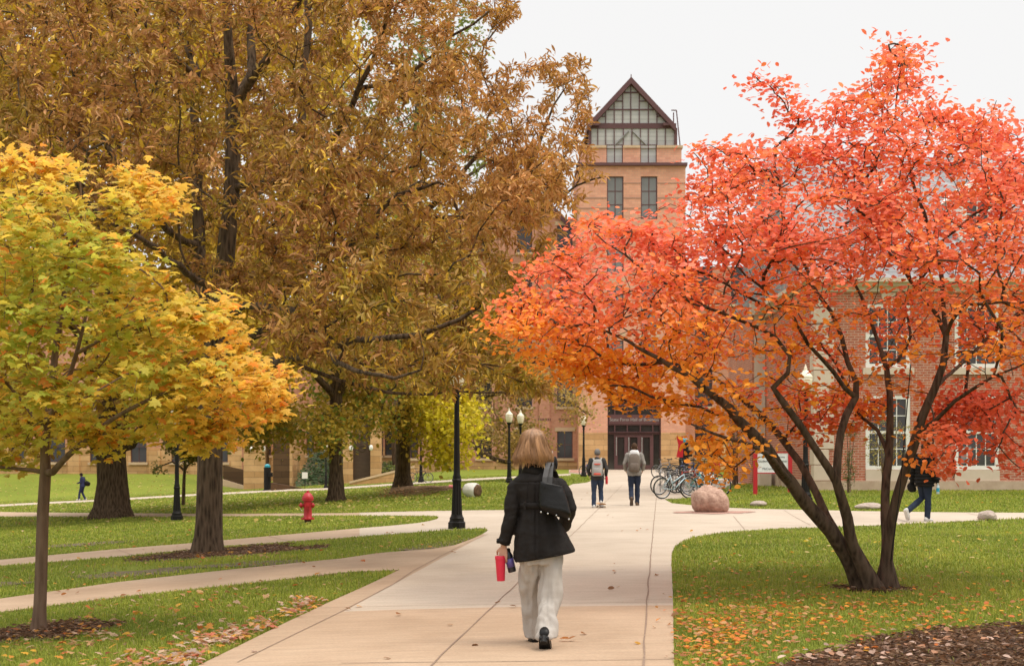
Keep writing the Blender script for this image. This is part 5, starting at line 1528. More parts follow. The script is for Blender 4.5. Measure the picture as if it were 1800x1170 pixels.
# ---- rocks
def rock(name, label, bpx, rx, ry, rz, mtl, seed, n=5, shape=None, sink=.12):
    v = G(*bpx)
    bm = bmesh.new(); bmesh.ops.create_icosphere(bm, subdivisions=n, radius=1)
    for q in bm.verts:
        d = q.co.normalized()
        k = 1 + .2 * noise.noise(d * 1.0 + Vector((seed, 0, 0))) + .05 * noise.noise(d * 2.7 + Vector((0, seed, 0))) + .03 * noise.noise(d * 7) + .022 * noise.noise(d * 16) + .012 * noise.noise(d * 34)
        c = d * k
        if shape: c = shape(c)
        q.co = Vector((c.x * rx, c.y * ry, max(c.z * rz + rz * .78, -.05)))
    me = bpy.data.meshes.new(name); bm.to_mesh(me); bm.free(); me.materials.append(mtl)
    me.polygons.foreach_set('use_smooth', [True] * len(me.polygons))
    o = link(name, me); o.location = v
    return tag(o, label, 'rock')
M['granite'] = mat('pink_granite', (.24, .135, .095), (.56, .37, .28), 7, .9, 1.0, 18, detail=14)
M['rock'] = mat('grey_fieldstone', (.3, .23, .19), (.47, .38, .32), 7, .9, .8, 30, detail=10)
rock('boulder', 'large rounded pink granite boulder on the gravel ring beside the bicycles', (1249, 901), .47, .42, .39, M['granite'], 3.3, shape=lambda c: Vector((c.x - .12 * max(c.z, 0), c.y, c.z)))
rock('field_rock', 'small flat brown rock on the grass right of the granite boulder', (1333, 889), .21, .18, .085, M['rock'], 8.1, 4)
rock('field_rock', 'low pale rock on the lawn edge between the red tree stems', (1528, 895), .35, .22, .1, M['rock'], 1.7, 4)
rock('field_rock', 'round grey pink rock at the edge of the right hand path', (1735, 914), .22, .2, .12, M['rock'], 5.2, 4)
# ---- bicycles: one model; the copies get frames of their own colour
def bike_parts(o, fm, step=False):
    def wheel(x):
        w = MB(); n = 24
        for k in range(n):
            a = 2 * math.pi * k / n; s = .03 * (1 if k % 2 else -1)
            w.tube([(x + .02 * math.cos(a), s, .34 + .02 * math.sin(a)), (x + .305 * math.cos(a), 0, .34 + .305 * math.sin(a))], .0028, 3, False)
        w.tube([(x, -.045, .34), (x, .045, .34)], .022, 8)
        wo = w.build('wheel', M['chrome'], o)
        t = MB(); t.torus((x, 0, .34), .322, .022, 'y', 32, 8); t.build('tyre', M['rubber'], wo, smooth=True)
        r = MB(); r.torus((x, 0, .34), .301, .012, 'y', 32, 6); r.build('rim', M['chrome'], wo, smooth=True)
    wheel(-.51); wheel(.53)
    f = MB()
    bb, st, hd, hl, ra = (-.06, 0, .29), (-.2, 0, .75), (.33, 0, .78), (.37, 0, .66), (-.51, 0, .34)
    f.tube([bb, (-.21, 0, .78)], .017, 8)
    f.tube([(-.19, 0, .72) if not step else (-.13, 0, .5), hd], .018, 8); f.tube([bb, hl], .021, 8); f.tube([(.325, 0, .8), (.375, 0, .64)], .022, 8)
    for s in (-1, 1):
        f.tube([(-.06, .03 * s, .29), (-.51, .055 * s, .34)], .01, 6); f.tube([(-.19, .02 * s, .71), (-.51, .055 * s, .34)], .009, 6)
    f.build('frame', fm, o, smooth=True)
    k = MB()
    for s in (-1, 1): k.tube([(.375, .045 * s, .65), (.42, .05 * s, .5), (.53, .055 * s, .34)], .012, 6)
    k.tube([(.375, -.05, .65), (.375, .05, .65)], .016, 6)
    k.build('fork', fm, o, smooth=True)
    h = MB(); h.tube([(.328, 0, .79), (.3, 0, .92), (.36, 0, .95)], .013, 6); h.tube([(.25, -.3, .99), (.36, -.2, .96), (.37, 0, .95), (.36, .2, .96), (.25, .3, .99)], .012, 6)
    hb = h.build('handlebar', M['black'], o, smooth=True)
    g = MB()
    for s in (-1, 1): g.tube([(.25, .3 * s, .99), (.32, .235 * s, .97)], .018, 8)
    g.build('grip', M['rubber'], hb, smooth=True)
    p = MB(); p.tube([(-.2, 0, .76), (-.235, 0, .9)], .012, 8); sp = p.build('seat_post', M['chrome'], o, smooth=True)
    s_ = MB(); s_.loft([s_.ering((-.36, 0, .915), .02, .03, 10), s_.ering((-.3, 0, .92), .06, .085, 10), s_.ering((-.3, 0, .95), .06, .08, 10)]) if False else s_.ball((-.29, 0, .925), .09, .075, .03, 12, 6)
    s_.ball((-.17, 0, .925), .12, .028, .022, 10, 6); s_.build('saddle', M['rubber'], sp, smooth=True)
    c = MB(); c.torus((-.06, -.05, .29), .09, .008, 'y', 22, 5); c.tube([(-.06, -.07, .29), (.08, -.075, .2)], .01, 5); c.tube([(-.06, .07, .29), (-.2, .075, .38)], .01, 5)
    c.box(.04, .13, -.16, -.08, .19, .215).box(-.25, -.16, .08, .16, .37, .395)
    c.tube([(-.06, -.05, .38), (-.51, -.05, .375)], .005, 4, False); c.tube([(-.06, -.05, .2), (-.51, -.05, .305)], .005, 4, False)
    c.build('crank', M['black'], o)
_bp = {}
def bicycle(label, px, py, rot, fm, sc=1.0, step=False, lean=0):
    v = G(px, py); v.z += .02
    key = (fm.name, step)
    if key not in _bp:
        o = thing('bicycle', label, 'bicycle', v, rot, 'bicycles parked outside the halls'); bike_parts(o, fm, step); _bp[key] = o
    else:
        o = copy_tree(_bp[key]); o['label'] = label; ORG[o.name] = v
    o.location = v; o.rotation_euler = (R(lean), 0, rot); o.scale = (sc,) * 3
    return o
C_ = {k: flat(k + '_frame_paint', c, .3) for k, c in dict(ice=(.5, .62, .68), teal=(.06, .36, .4), dark=(.02, .02, .022), red=(.5, .07, .03), grey=(.25, .25, .26), blue=(.06, .09, .3), violet=(.16, .08, .22)).items()}
bicycle('pale ice blue step through bicycle, front of the rack, nearest the walkway', 1187, 877, R(28), C_['ice'], 1, True)
bicycle('teal bicycle just behind the pink boulder', 1240, 872, R(-24), C_['teal'], 1, True)
bicycle('black bicycle close behind the pale ice blue one', 1181, 870, R(22), C_['dark'])
bicycle('orange red bicycle between the ice blue and the teal one', 1207, 867, R(30), C_['red'])
bicycle('grey bicycle with its front wheel right behind the teal one', 1232, 865, R(-12), C_['grey'])
bicycle('dark violet bicycle in the middle of the rack', 1212, 858, R(-30), C_['violet'])
bicycle('grey bicycle in the back row, leftmost, beside the walkway', 1167, 840, R(35), C_['grey'])
bicycle('black bicycle in the back row behind the saddles of the front bikes', 1184, 841, R(25), C_['dark'])
bicycle('blue bicycle in the back row below the black phone column', 1207, 843, R(-20), C_['blue'])
bicycle('black bicycle at the right end of the back row', 1226, 846, R(-25), C_['dark'])
bicycle('blue bicycle leaning on the lamp post by the brick window', 1035, 837, R(40), C_['blue'])
bicycle('dark bicycle leaning on the far lamp post under yellow leaves', 738, 849, R(8), C_['dark'], .9)
# bike rack the bicycles stand in
v = G(1195, 862); o = thing('bike_rack', 'low grey tube bike rack hidden among the parked bicycles', 'bike rack', v, R(60))
r_ = MB()
for k in range(6):
    x = -1.8 + .72 * k
    r_.tube([(x, 0, 0), (x, 0, .7), (x + .12, 0, .82), (x + .3, 0, .82), (x + .42, 0, .7), (x + .42, 0, 0)], .022, 6)
r_.build('hoop', flat('galvanised_tube', (.3, .3, .3), .4, metal=.6), o, smooth=True)
# ---- emergency phones, small signs
def phone(label, px, py, top, rot=0):
    v = G(px, py); h = (py - top) / FPX * v.y
    o = thing('emergency_phone', label, 'phone column', v, rot, 'emergency phone columns')
    b = MB(); b.lathe([(.3, -.1), (.3, .06), (.22, .08), (.22, h * .84), (.24, h * .85), (.24, h * .87)], 18); autosmooth(b.build('column', M['black'], o))
    b = MB(); b.lathe([(.17, h * .871), (.19, h * .9), (.17, h * .96), (.05, h)], 16); autosmooth(b.build('beacon', flat('teal_beacon', (.04, .34, .42), .25), o))
    b = MB(); b.box(.1, .36, -.3, -.1, h * .52, h * .68); bevel(b.build('call_box', M['black'], o), .02)
    return o
phone('slim black phone column with blue beacon before the dark gate pier', 470, 862, 815)
phone('black phone column with teal cap behind the parked bicycles', 1203, 838, 769)
v = G(1195, 842); o = thing('banner_post', 'narrow red banner on a post in front of the black phone column', 'banner', v)
b = MB(); b.tube([(0, 0, 0), (0, 0, 2.0)], .03, 6); b.build('post', M['black'], o)
b = MB(); b.loft([[Vector((x * (.9 + .15 * math.sin(z * 7)) + .03 * math.sin(z * 5), y, z)) for x, y in ((-.14, -.05), (.16, -.05), (.16, -.035), (-.14, -.035))] for z in (1.05, 1.25, 1.45, 1.65, 1.85, 2.05)]); b.build('banner', M['redp'], o)
v = G(1258, 831); o = thing('marker_post', 'short plain red post on the grass left of the bare shrub', 'post', v)
b = MB(); b.box(-.3, .3, -.05, .05, -.05, .78); bevel(b.build('post', M['redp'], o), .015)
v = G(536, 858.5); o = thing('lawn_sign', 'tiny white notice on a thin stake in front of the ivy bank', 'sign', v)
b = MB(); b.tube([(0, 0, -.05), (0, 0, .75)], .025, 5); b.build('stake', M['black'], o)
b = MB(); b.box(-.17, .17, -.045, -.026, .62, 1.0); b.build('panel', M['white'], o)
# ---- red posted campus sign
v = G(1358, 867); YS_ = v.y
o = thing('campus_sign', 'white campus sign between two red posts, behind the lowest red branches', 'sign', v, 0)
mp = YS_ / FPX
for s in (-1, 1):
    b = MB(); b.box(s * 30.5 * mp - 3.6 * mp, s * 30.5 * mp + 3.6 * mp, -.06, .06, -.1, 71 * mp); bevel(b.build('post', M['redp'], o), .008)
b = MB(); b.box(-26.8 * mp, 26.8 * mp, -.035, .035, 37 * mp, 71 * mp); pn = b.build('panel', flat('sign_white', (.78, .77, .76), .5), o)
M['ink'] = flat('sign_ink', (.05, .05, .055), .6)
b = MB(); b.box(-26.8 * mp, 26.8 * mp, -.045, .04, 35.2 * mp, 36.9 * mp); b.build('trim', M['redp'], pn)
b = MB(); b.box(-26.8 * mp, 26.8 * mp, -.045, .04, 71.1 * mp, 73 * mp); b.build('trim', M['redp'], pn)
for tx, z, sz in (('Illinois State University', 64.5, .105), ('Student Fitness Center', 57, .125), ('and', 50.3, .1), ('McCormick Hall', 43.6, .125)):
    text_mesh('lettering', tx, sz * .78, M['ink'], pn, (0, -.039, z * mp), depth=.002)
# ---- balled tree waiting to be planted
A = G(826, 874)
o = thing('balled_tree', 'dug up tree lying on the lawn, white wrapped root ball and tied branches', 'tree', A, 0)
mp = A.y / FPX
b = MB()
ax = Vector((1, -.75, -.08)).normalized()
c0 = Vector((-4 * mp, .1, 13.5 * mp)); rr = 12.5 * mp
u = ax.orthogonal().normalized(); w = ax.cross(u)
rings = []
for t_, q in ((-.14, .18), (-.12, .6), (-.04, .88), (.08, 1.0), (.2, 1.06), (.33, 1.03), (.42, .93)):
    rings.append([c0 + ax * t_ * 1.05 + (u * math.cos(a) + w * math.sin(a)) * rr * q * (1 + .04 * math.sin(5 * a + t_ * 9) + .03 * math.sin(11 * a)) for a in [2 * math.pi * k / 30 for k in range(30)]])
b.loft(rings); b.build('root_ball', mat('white_burlap', (.62, .58, .52), (.74, .71, .66), 8, .9, .9, 22), o, smooth=True)
b = MB(); ce = c0 + ax * .445
b.loft([[ce + ax * dx + (u * math.cos(a) + w * math.sin(a)) * rr * q * (1 + .03 * math.sin(7 * a)) for a in [2 * math.pi * k / 26 for k in range(26)]] for dx, q in ((-.003, .93), (.02, .88), (.035, .5), (.03, .05))])
b.build('soil_face', mat('root_soil', (.07, .035, .018), (.18, .1, .055), 12, .95, 1, 24), o, smooth=True)
r = random.Random(6); b = MB()
b.tube([c0 - ax * .1, c0 - ax * .75 + Vector((0, 0, .03))], [.05, .045], 8)
st_ = c0 - ax * .6 + Vector((0, 0, .03))
for k in range(80):
    L_ = r.uniform(.9, 3.0); s = r.uniform(-1, 1); h_ = r.uniform(-1, 1)
    m_ = st_ + Vector((-L_ * .5, .1 + s * .16, -.03 + h_ * .09))
    e = st_ + Vector((-L_, .2 + s * .45, -.1 + h_ * .19 - .05 * L_))
    e.z = max(e.z, float(hgt(A.x + e.x, A.y + e.y)) - A.z + .03 + r.random() * .06); m_.z = max(m_.z, float(hgt(A.x + m_.x, A.y + m_.y)) - A.z + .04)
    b.tube([st_, st_.lerp(m_, .5) + Vector((0, s * .05, h_ * .04)), m_, e], [.011, .009, .006, .003], 4)
b.build('branch_bundle', mat('bundle_twigs', (.15, .085, .05), (.36, .23, .14), 20, .9), o, smooth=True)
g_ = np.random.default_rng(3); n = 260
tt = g_.uniform(.7, 2.7, n)
bp_ = np.array(st_) + np.stack([-tt, .15 + g_.normal(0, .2, n), -.05 - .06 * tt + g_.normal(0, .09, n)], -1) ; bp_[:, 2] = np.maximum(bp_[:, 2], .04)
link('leaf_remnant', leaves('leaf_remnant', bp_, g_.normal(0, 1, (n, 3)), g_.normal(0, 1, (n, 3)), g_.uniform(.04, .09, n), OVAL, np.array([.3, .16, .07]) * g_.uniform(.6, 1.4, (n, 1)), M['leaf'], np.zeros(3)), o)['kind'] = 'stuff'
b = MB(); q = st_ + Vector((-.04, -.08, .02))
b.loft([[q + Vector((x, -.02, z)) for x in (-.03, .03)] + [q + Vector((x, -.01, z)) for x in (.03, -.03)] for z in (.06, -.05, -.18, -.3)])
b.tube([q + Vector((-.16, .08, .03)), q + Vector((.16, .08, .02))], .05, 8)
b.build('ribbon', flat('pink_ribbon', (.75, .2, .22), .6), o)
# ---- guy wire of the red tree
a = P(1566, 985, YR0 - .3); e = P(1601, 640, YR0 - .5); mm = a.lerp(e, .5) + Vector((.04, 0, 0))
gw = MB(); gw.tube([a - b0 if False else a, P(1569, 960, YR0 - .4), P(1582, 860, YR0 - .5), e], .006, 5)
for oo in bpy.data.objects:
    if oo.name == 'red_tree': gw.build('guy_cable', M['black'], oo, world=True)
# ================================================================== PEOPLE
def cloth(name, c, c2=None, rough=.85, bump=.25, sc=90):
    return mat(name, c, c2 or tuple(q * .8 for q in c), 5, rough, bump, sc, spec=.2)
M['skin'] = mat('light_skin', (.52, .3, .21), (.46, .25, .17), 14, .55, .05)
M['skin_d'] = mat('dark_skin', (.11, .055, .035), (.08, .04, .025), 14, .55)
M['denim'] = cloth('blue_denim', (.022, .033, .06), (.036, .052, .088))
M['denim_d'] = cloth('navy_denim', (.016, .022, .042), (.026, .035, .06))
M['blackc'] = cloth('black_cloth', (.0085, .007, .0065), (.013, .011, .01), .85)
M['sole'] = flat('shoe_sole', (.42, .36, .28), .8)
M['wshoe'] = flat('white_shoe', (.62, .6, .57), .6)
M['bshoe'] = flat('brown_shoe', (.13, .075, .04), .7)
M['kshoe'] = flat('black_leather', (.006, .0052, .0048), .4, (.009, .008, .0075), .12, 30, spec=.22)
def hand(mb, wr, d, nrm, side, curl=.5, s=1.0):
    """palm, four unequal bent fingers and a thumb from the side of the palm"""
    d = Vector(d).normalized(); nrm = Vector(nrm); nrm = (nrm - d * d.dot(nrm)).normalized(); ac = d.cross(nrm) * side
    wr = Vector(wr)
    def rr(c, a, b): return [c + ac * a * math.cos(t) + nrm * b * math.sin(t) for t in [2 * math.pi * k / 10 for k in range(10)]]
    mb.loft([rr(wr - d * .03 * s, .026 * s, .022 * s), rr(wr, .027 * s, .02 * s), rr(wr + d * .04 * s, .038 * s, .016 * s), rr(wr + d * .088 * s, .041 * s, .013 * s), rr(wr + d * .096 * s, .036 * s, .01 * s)])
    for off, L_, cu in ((-.031, .066, 1.0), (-.0105, .08, .95), (.0105, .074, 1.05), (.031, .058, 1.15)):
        p = wr + d * .088 * s + ac * off * s; pts = [p - d * .02 * s, p]; a = curl * .45
        for seg in (.45, .32, .26):
            p = p + (d * math.cos(a) + nrm * math.sin(a)) * L_ * seg * s; pts.append(p); a += curl * cu
        mb.tube(pts, [.0098 * s, .0095 * s, .009 * s, .0083 * s, .0068 * s], 8, round_=True)
    p = wr + d * .02 * s - ac * .03 * s
    q = p + (d * .6 - ac * .62 + nrm * .35).normalized() * .042 * s; e = q + (d * .8 - ac * .1 + nrm * .55).normalized() * .034 * s
    mb.tube([p, q, e], [.0125 * s, .011 * s, .008 * s], 8, round_=True)
def head(mb, c, yaw=0, pitch=0, s=1.0):
    h = MB()
    h.ball((0, 0, .02), .074, .092, .098, 18, 12); h.ball((0, .03, -.05), .056, .062, .07, 14, 9)     # skull, jaw
    h.tube([(0, .085, .025), (0, .112, -.018), (0, .095, -.03)], [.011, .016, .01], 8, round_=True)    # nose
    h.ball((0, .088, -.06), .025, .013, .009); h.ball((0, .07, -.1), .024, .02, .018)                   # mouth, chin
    h.tube([(-.045, .078, .035), (0, .088, .04), (.045, .078, .035)], .012, 6, round_=True)
    for q in (-1, 1):
        h.ball((q * .076, -.005, -.005), .012, .022, .033, 10, 7)
    m = Euler((R(pitch), 0, R(yaw))).to_matrix()
    h.v = [tuple(Vector(c) + m @ (Vector(v) * s)) for v in h.v]
    mb.add(h.v, h.f)
    return m
def eyes(parent, c, m, s):
    for q in (-1, 1):
        e = MB(); p = Vector(c) + m @ Vector((q * .031 * s, .083 * s, .012 * s)); e.ball(p, .0115 * s, n=10, m=7); e.build('eye', flat('dark_eye', (.04, .03, .025), .2) if 'dark_eye' not in bpy.data.materials else bpy.data.materials['dark_eye'], parent, smooth=True)
def crumple(o, amp, sc, amp2=0, sc2=40, seed=0, zst=.6):
    n_ = [v.normal.copy() for v in o.data.vertices]
    for v, nn in zip(o.data.vertices, n_):
        q = Vector((v.co.x, v.co.y, v.co.z * zst)) * sc + Vector((seed, seed, 0))
        k = amp * noise.noise(q) + (amp2 * noise.noise(v.co * sc2) if amp2 else 0)
        v.co += nn * k
    o.data.update(); return o
def shoe(parent, an, yaw, pitch, mt, s=1.0, sole=None, name='shoe', L_=.27, w=.048, toe=None):
    an = Vector(an); b = MB()
    prof = [(-.085, .028, .035), (-.07, .036, .05), (-.02, .04, .055), (.04, .043, .042), (.1, w, .03), (.15, w * .92, .025), (.178, w * .55, .018)]
    k = L_ / .27
    b.loft([[Vector((hw * math.cos(t), y * k, .012 + h * (1 + math.sin(t)) * .5 * 2 * .9)) for t in [2 * math.pi * q / 14 for q in range(14)]] for y, hw, h in prof])
    m = (Euler((0, 0, R(yaw))).to_matrix() @ Euler((R(pitch), 0, 0)).to_matrix())
    piv = Vector((0, .0, .085))
    tf = lambda v: an + m @ ((Vector(v) - piv) * s)
    b.v = [tuple(tf(v)) for v in b.v]
    o = b.build(name, mt, parent, smooth=True)
    b = MB(); out = []
    for y, hw, h in prof: out.append((hw * .98, y * k))
    ol = [(x, y) for x, y in out] + [(-x, y) for x, y in out[::-1]]
    b.prism([(x, y, -.003) for x, y in ol], (0, 0, .018)); b.v = [tuple(tf(v)) for v in b.v]
    b.build('sole', sole or M['sole'], o)
    return o
def figure(label, base, rotz, H, J=None, jacket=None, trousers=None, skin=None, shoes=None, hat=None, hair=None, yaw=0, pitch=0, foot=((0, 0), (0, 0)), loose=.012, jlen=.84, hands=(.5, .5), vox=.012, puff=0, sole=None):
    s = H / 1.75
    o = thing('person', label, 'person', base, rotz)
    D = dict(pel=(0, 0, .95), waist=(0, 0, 1.09), chest=(0, 0, 1.27), neck=(0, -.01, 1.47), head=(0, .02, 1.625),
             shl=(-.18, -.01, 1.415), ell=(-.245, -.04, 1.15), wrl=(-.255, .05, .91), shr=(.18, -.01, 1.415), elr=(.245, -.04, 1.15), wrr=(.255, .05, .91),
             hil=(-.088, 0, .92), knl=(-.1, .03, .5), anl=(-.1, -.02, .095), hir=(.088, 0, .92), knr=(.1, .03, .5), anr=(.1, -.02, .095))
    D.update(J or {})
    D = {k: Vector(v) * s for k, v in D.items()}
    def torso(b, e):
        q = []
        for c, z, rx, ry in (('pel', -.06, .15, .105), ('pel', .03, .165, .115), ('waist', 0, .145, .1), ('chest', -.08, .165, .11), ('chest', .03, .185, .115), ('chest', .12, .175, .1), ('neck', -.045, .11, .08), ('neck', -.005, .06, .062)):
            p = D[c]; q.append(b.ering((p.x, p.y, p.z + z * s), (rx + e) * s, (ry + e) * s, 20, 2.3))
        b.loft(q)
    def arm(b, a, e, cut=1.0):
        for sd in 'lr':
            A_, E_, W_ = D['sh' + sd], D['el' + sd], D['wr' + sd]
            b.tube([A_, A_.lerp(E_, .5), E_, E_.lerp(W_, .5), E_.lerp(W_, cut)], [(.056 + e) * s, (.05 + e) * s, (.043 + e) * s, (.038 + e) * s, (.03 + e * 1.1) * s], 12, round_=True)
    def leg(b, e, end=1.0, er=0):
        for sd in 'lr':
            A_, K_, N_ = D['hi' + sd], D['kn' + sd], D['an' + sd]
            b.tube([A_, A_.lerp(K_, .45), K_, K_.lerp(N_, .35), K_.lerp(N_, end)], [(.088 + e) * s, (.078 + e) * s, (.056 + e) * s, (.056 + e) * s, (.04 + e + er) * s], 12, round_=True)
    b = MB(); torso(b, -.004); arm(b, 0, -.004); leg(b, -.004)
    b.tube([D['neck'] - Vector((0, 0, .06)) * s, D['head'] - Vector((0, .01, .06)) * s], [.056 * s, .052 * s], 12)
    m = head(b, D['head'], yaw, pitch, s)
    for sd, q in (('l', 1), ('r', -1)):
        d = (D['wr' + sd] - D['el' + sd]).normalized()
        hand(b, D['wr' + sd], d, Vector((q * .9, .35, 0)), q, hands[0 if sd == 'l' else 1], s)
        N_ = D['an' + sd]; fy = foot[0 if sd == 'l' else 1]
        f = Euler((0, 0, R(fy[0]))).to_matrix() @ Euler((R(fy[1]), 0, 0)).to_matrix()
        b.tube([N_, N_ + f @ Vector((0, .03, -.05)) * s, N_ + f @ Vector((0, .12, -.06)) * s], [.034 * s, .03 * s, .022 * s], 10, round_=True)
    body = melt(b.build('body', skin or M['skin'], o), .0085 * s, 3)
    eyes(o, D['head'], m, s)
    if trousers:
        b = MB(); leg(b, .014, .97, .012); p = D['pel']
        b.loft([b.ering((p.x, p.y, p.z + z * s), rx * s, ry * s, 18, 2.3) for z, rx, ry in ((-.1, .14, .11), (-.02, .178, .13), (.06, .172, .122), (.12, .158, .113))])
        crumple(melt(b.build('trousers', trousers, o), vox, 3), .012, 14, .004, 40)
    if jacket:
        b = MB(); torso(b, loose + .012); arm(b, 0, loose + .006, .96)
        p = D['pel']; q = []
        for z, rx, ry in ((jlen - .95, .178, .13), (jlen - .93, .19, .142), (jlen - .86, .19, .14), (.1, .17, .122)):
            q.append(b.ering((p.x, p.y, p.z + z * s), (rx + loose) * s, (ry + loose) * s, 20, 2.3))
        b.loft(q)
        b.tube([D['neck'] + Vector((0, 0, -.03)) * s, D['neck'] + Vector((0, .0, .035)) * s], [.085 * s, .072 * s], 14)
        jo = melt(b.build('jacket', jacket, o), vox, 3)
        if puff:
            n_ = [v.normal.copy() for v in jo.data.vertices]
            for v, nn in zip(jo.data.vertices, n_): v.co += nn * (abs(math.sin(v.co.z * math.pi / .075)) - .5) * puff
        crumple(jo, .014, 11, .004, 36, 3)
    for sd, q in (('l', 0), ('r', 1)):
        shoe(o, D['an' + sd], foot[q][0], foot[q][1], shoes or M['bshoe'], s * 1.03, sole)
    hm = Matrix.Translation(D['head']) @ m.to_4x4()
    if hair or hat:
        b = MB(); e = .006
        rg = []
        for z, k in ((-.0, 1.0), (.03, 1.04), (.06, .98), (.09, .82), (.112, .55), (.124, .15)):
            rg.append([hm @ (Vector((.081 * k * math.cos(t), -.004 + .099 * k * math.sin(t), (z + (.028 * max(0, math.sin(t)) if z < .05 else 0) - (.05 if (hair and z < .01 and math.sin(t) < .2) else 0)))) * s) for t in [2 * math.pi * q / 20 for q in range(20)]])
        b.loft(rg); ho = b.build('hat' if hat else 'hair', hat or hair, o, smooth=True)
        crumple(ho, .01, 30, seed=2)
        if hat:
            b = MB(); b.loft([[hm @ (Vector((.086 * math.cos(t), -.003 + .104 * math.sin(t), z + .022 * max(0, math.sin(t)))) * s) for t in [2 * math.pi * q / 20 for q in range(20)]] for z in (-.012, .0, .03, .034)]); b.build('brim', hat, ho, smooth=True)
            if hair:
                b = MB(); b.ball(hm @ (Vector((0, -.03, -.02)) * s), .078 * s, .07 * s, .05 * s); b.build('hair', hair, o, smooth=True)
    return o, D, s
def backpack(label, base, rotz, D, s, mt, mt2, stripes=None, w=.15, h=.22, dp=.12, z0=1.2):
    o = thing('backpack', label, 'backpack', base, rotz)
    c = Vector((D['chest'].x, D['chest'].y - (.14 + dp * .5) * s, z0 * s))
    b = MB()
    rg = [b.ering((c.x, c.y, c.z + z * s), rx * s, ry * s, 22, 3.4) for z, rx, ry in ((-h, w * .8, dp * .55), (-h * .9, w, dp * .75), (-h * .2, w * 1.02, dp * .8), (h * .5, w * .95, dp * .68), (h * .85, w * .78, dp * .5), (h, w * .5, dp * .3))]
    b.loft(rg); bo = crumple(b.build('sack', mt, o, smooth=True), .01, 14)
    b = MB(); b.loft([b.ering((c.x, c.y - dp * .62 * s, c.z + z * s), rx * s, ry * s, 18, 3.2) for z, rx, ry in ((-h * .86, w * .7, dp * .3), (-h * .75, w * .8, dp * .42), (-h * .15, w * .8, dp * .42), (-h * .05, w * .7, dp * .3))]); b.build('pocket', mt, o, smooth=True)
    if stripes:
        for z, hh in ((h * .42, .018), (-h * .78, .028)):
            b = MB(); b.loft([b.ering((c.x, c.y - dp * .1 * s if z > 0 else c.y - dp * .5 * s, c.z + (z + q) * s), (w * .72) * s, dp * (.75 if z > 0 else .66) * s, 18, 3.2) for q in (-hh, hh)]); b.build('stripe', stripes, o, smooth=True)
    for sd in 'lr':
        q = -1 if sd == 'l' else 1; A_ = D['sh' + sd]
        x = q * .105 * s
        b = MB(); b.tube([(c.x + x * .8, c.y + dp * .5 * s, c.z + h * .75 * s), (x * 1.05, A_.y - .075 * s, A_.z + .03 * s), (x * 1.1, A_.y + .02 * s, A_.z + .055 * s), (x * 1.15, A_.y + .11 * s, A_.z - .02 * s), (x * 1.25, A_.y + .14 * s, A_.z - .16 * s), (x * 1.5, A_.y + .05 * s, A_.z - .36 * s), (c.x + x * 1.25, c.y + dp * .5 * s, c.z - h * .8 * s)], .026 * s, 6); b.build('strap', mt2, o, smooth=True)
    return o
# ---- skateboarder
vb_ = G(1050, 893); M['grey_pack'] = cloth('grey_pack_cloth', (.3, .28, .26), (.37, .35, .33)); M['red_strip'] = flat('orange_red_strip', (.6, .08, .045), .6)
JS = dict(hil=(-.088, 0, .90), knl=(-.1, .02, .5), anl=(-.105, -.08, .095), hir=(.088, 0, .90), knr=(.1, .12, .53), anr=(.11, .04, .215), ell=(-.27, -.05, 1.16), wrl=(-.24, .12, .98), elr=(.27, -.05, 1.16), wrr=(.25, .12, .97))
o, D, s = figure('person riding a skateboard in grey beanie, dark jacket and blue jeans, seen from behind', vb_, R(-4), 1.62, JS, cloth('dark_jacket', (.03, .03, .03), (.045, .043, .04)), M['denim'], None, M['wshoe'], cloth('grey_knit', (.13, .125, .12), (.18, .17, .165), sc=160), M['bshoe'], foot=((6, 0), (-8, 0)))
backpack('grey backpack with orange red strips on the skateboarder', vb_, R(-4), D, s, M['grey_pack'], M['grey_pack'], M['red_strip'], .155, .24, .125, 1.2)
sb = vb_ + Vector((.11, .1, .0))
o = thing('skateboard', 'wooden skateboard with pale wheels under the foot of the person in grey beanie', 'skateboard', sb, R(4))
b = MB(); b.loft([[Vector((hw * math.cos(t), y, z + .006 * math.sin(t))) for t in [2 * math.pi * k / 16 for k in range(16)]] for y, hw, z in ((-.4, .03, .145), (-.37, .085, .135), (-.28, .1, .112), (0, .1, .11), (.28, .1, .112), (.37, .085, .135), (.4, .03, .145))]); b.build('deck', mat('ply_wood', (.4, .2, .08), (.5, .28, .12), 6, .6), o, smooth=True)
for y in (-.22, .22):
    b = MB(); b.tube([(-.085, y, .055), (.085, y, .055)], .014, 6); b.box(-.03, .03, y - .03, y + .03, .06, .105); tk = b.build('truck', M['chrome'], o)
    for x in (-.085, .085):
        b = MB(); b.tube([(x - .02, y, .045), (x + .02, y, .045)], .032, 14); b.build('wheel', flat('cream_wheel', (.7, .6, .45), .5) if 'cream_wheel' not in bpy.data.materials else bpy.data.materials['cream_wheel'], tk)
o = thing('bottle', 'red drink bottle at the right hand of the skateboarder', 'bottle', vb_ + Vector((.25, -.03, .78)), R(8))
b = MB(); b.lathe([(.03, -.12), (.036, -.11), (.036, .06), (.022, .1)], 14); autosmooth(b.build('flask', M['redp'], o)); b = MB(); b.lathe([(.024, .1), (.024, .135), (.01, .14)], 12); b.build('cap', M['black'], o)
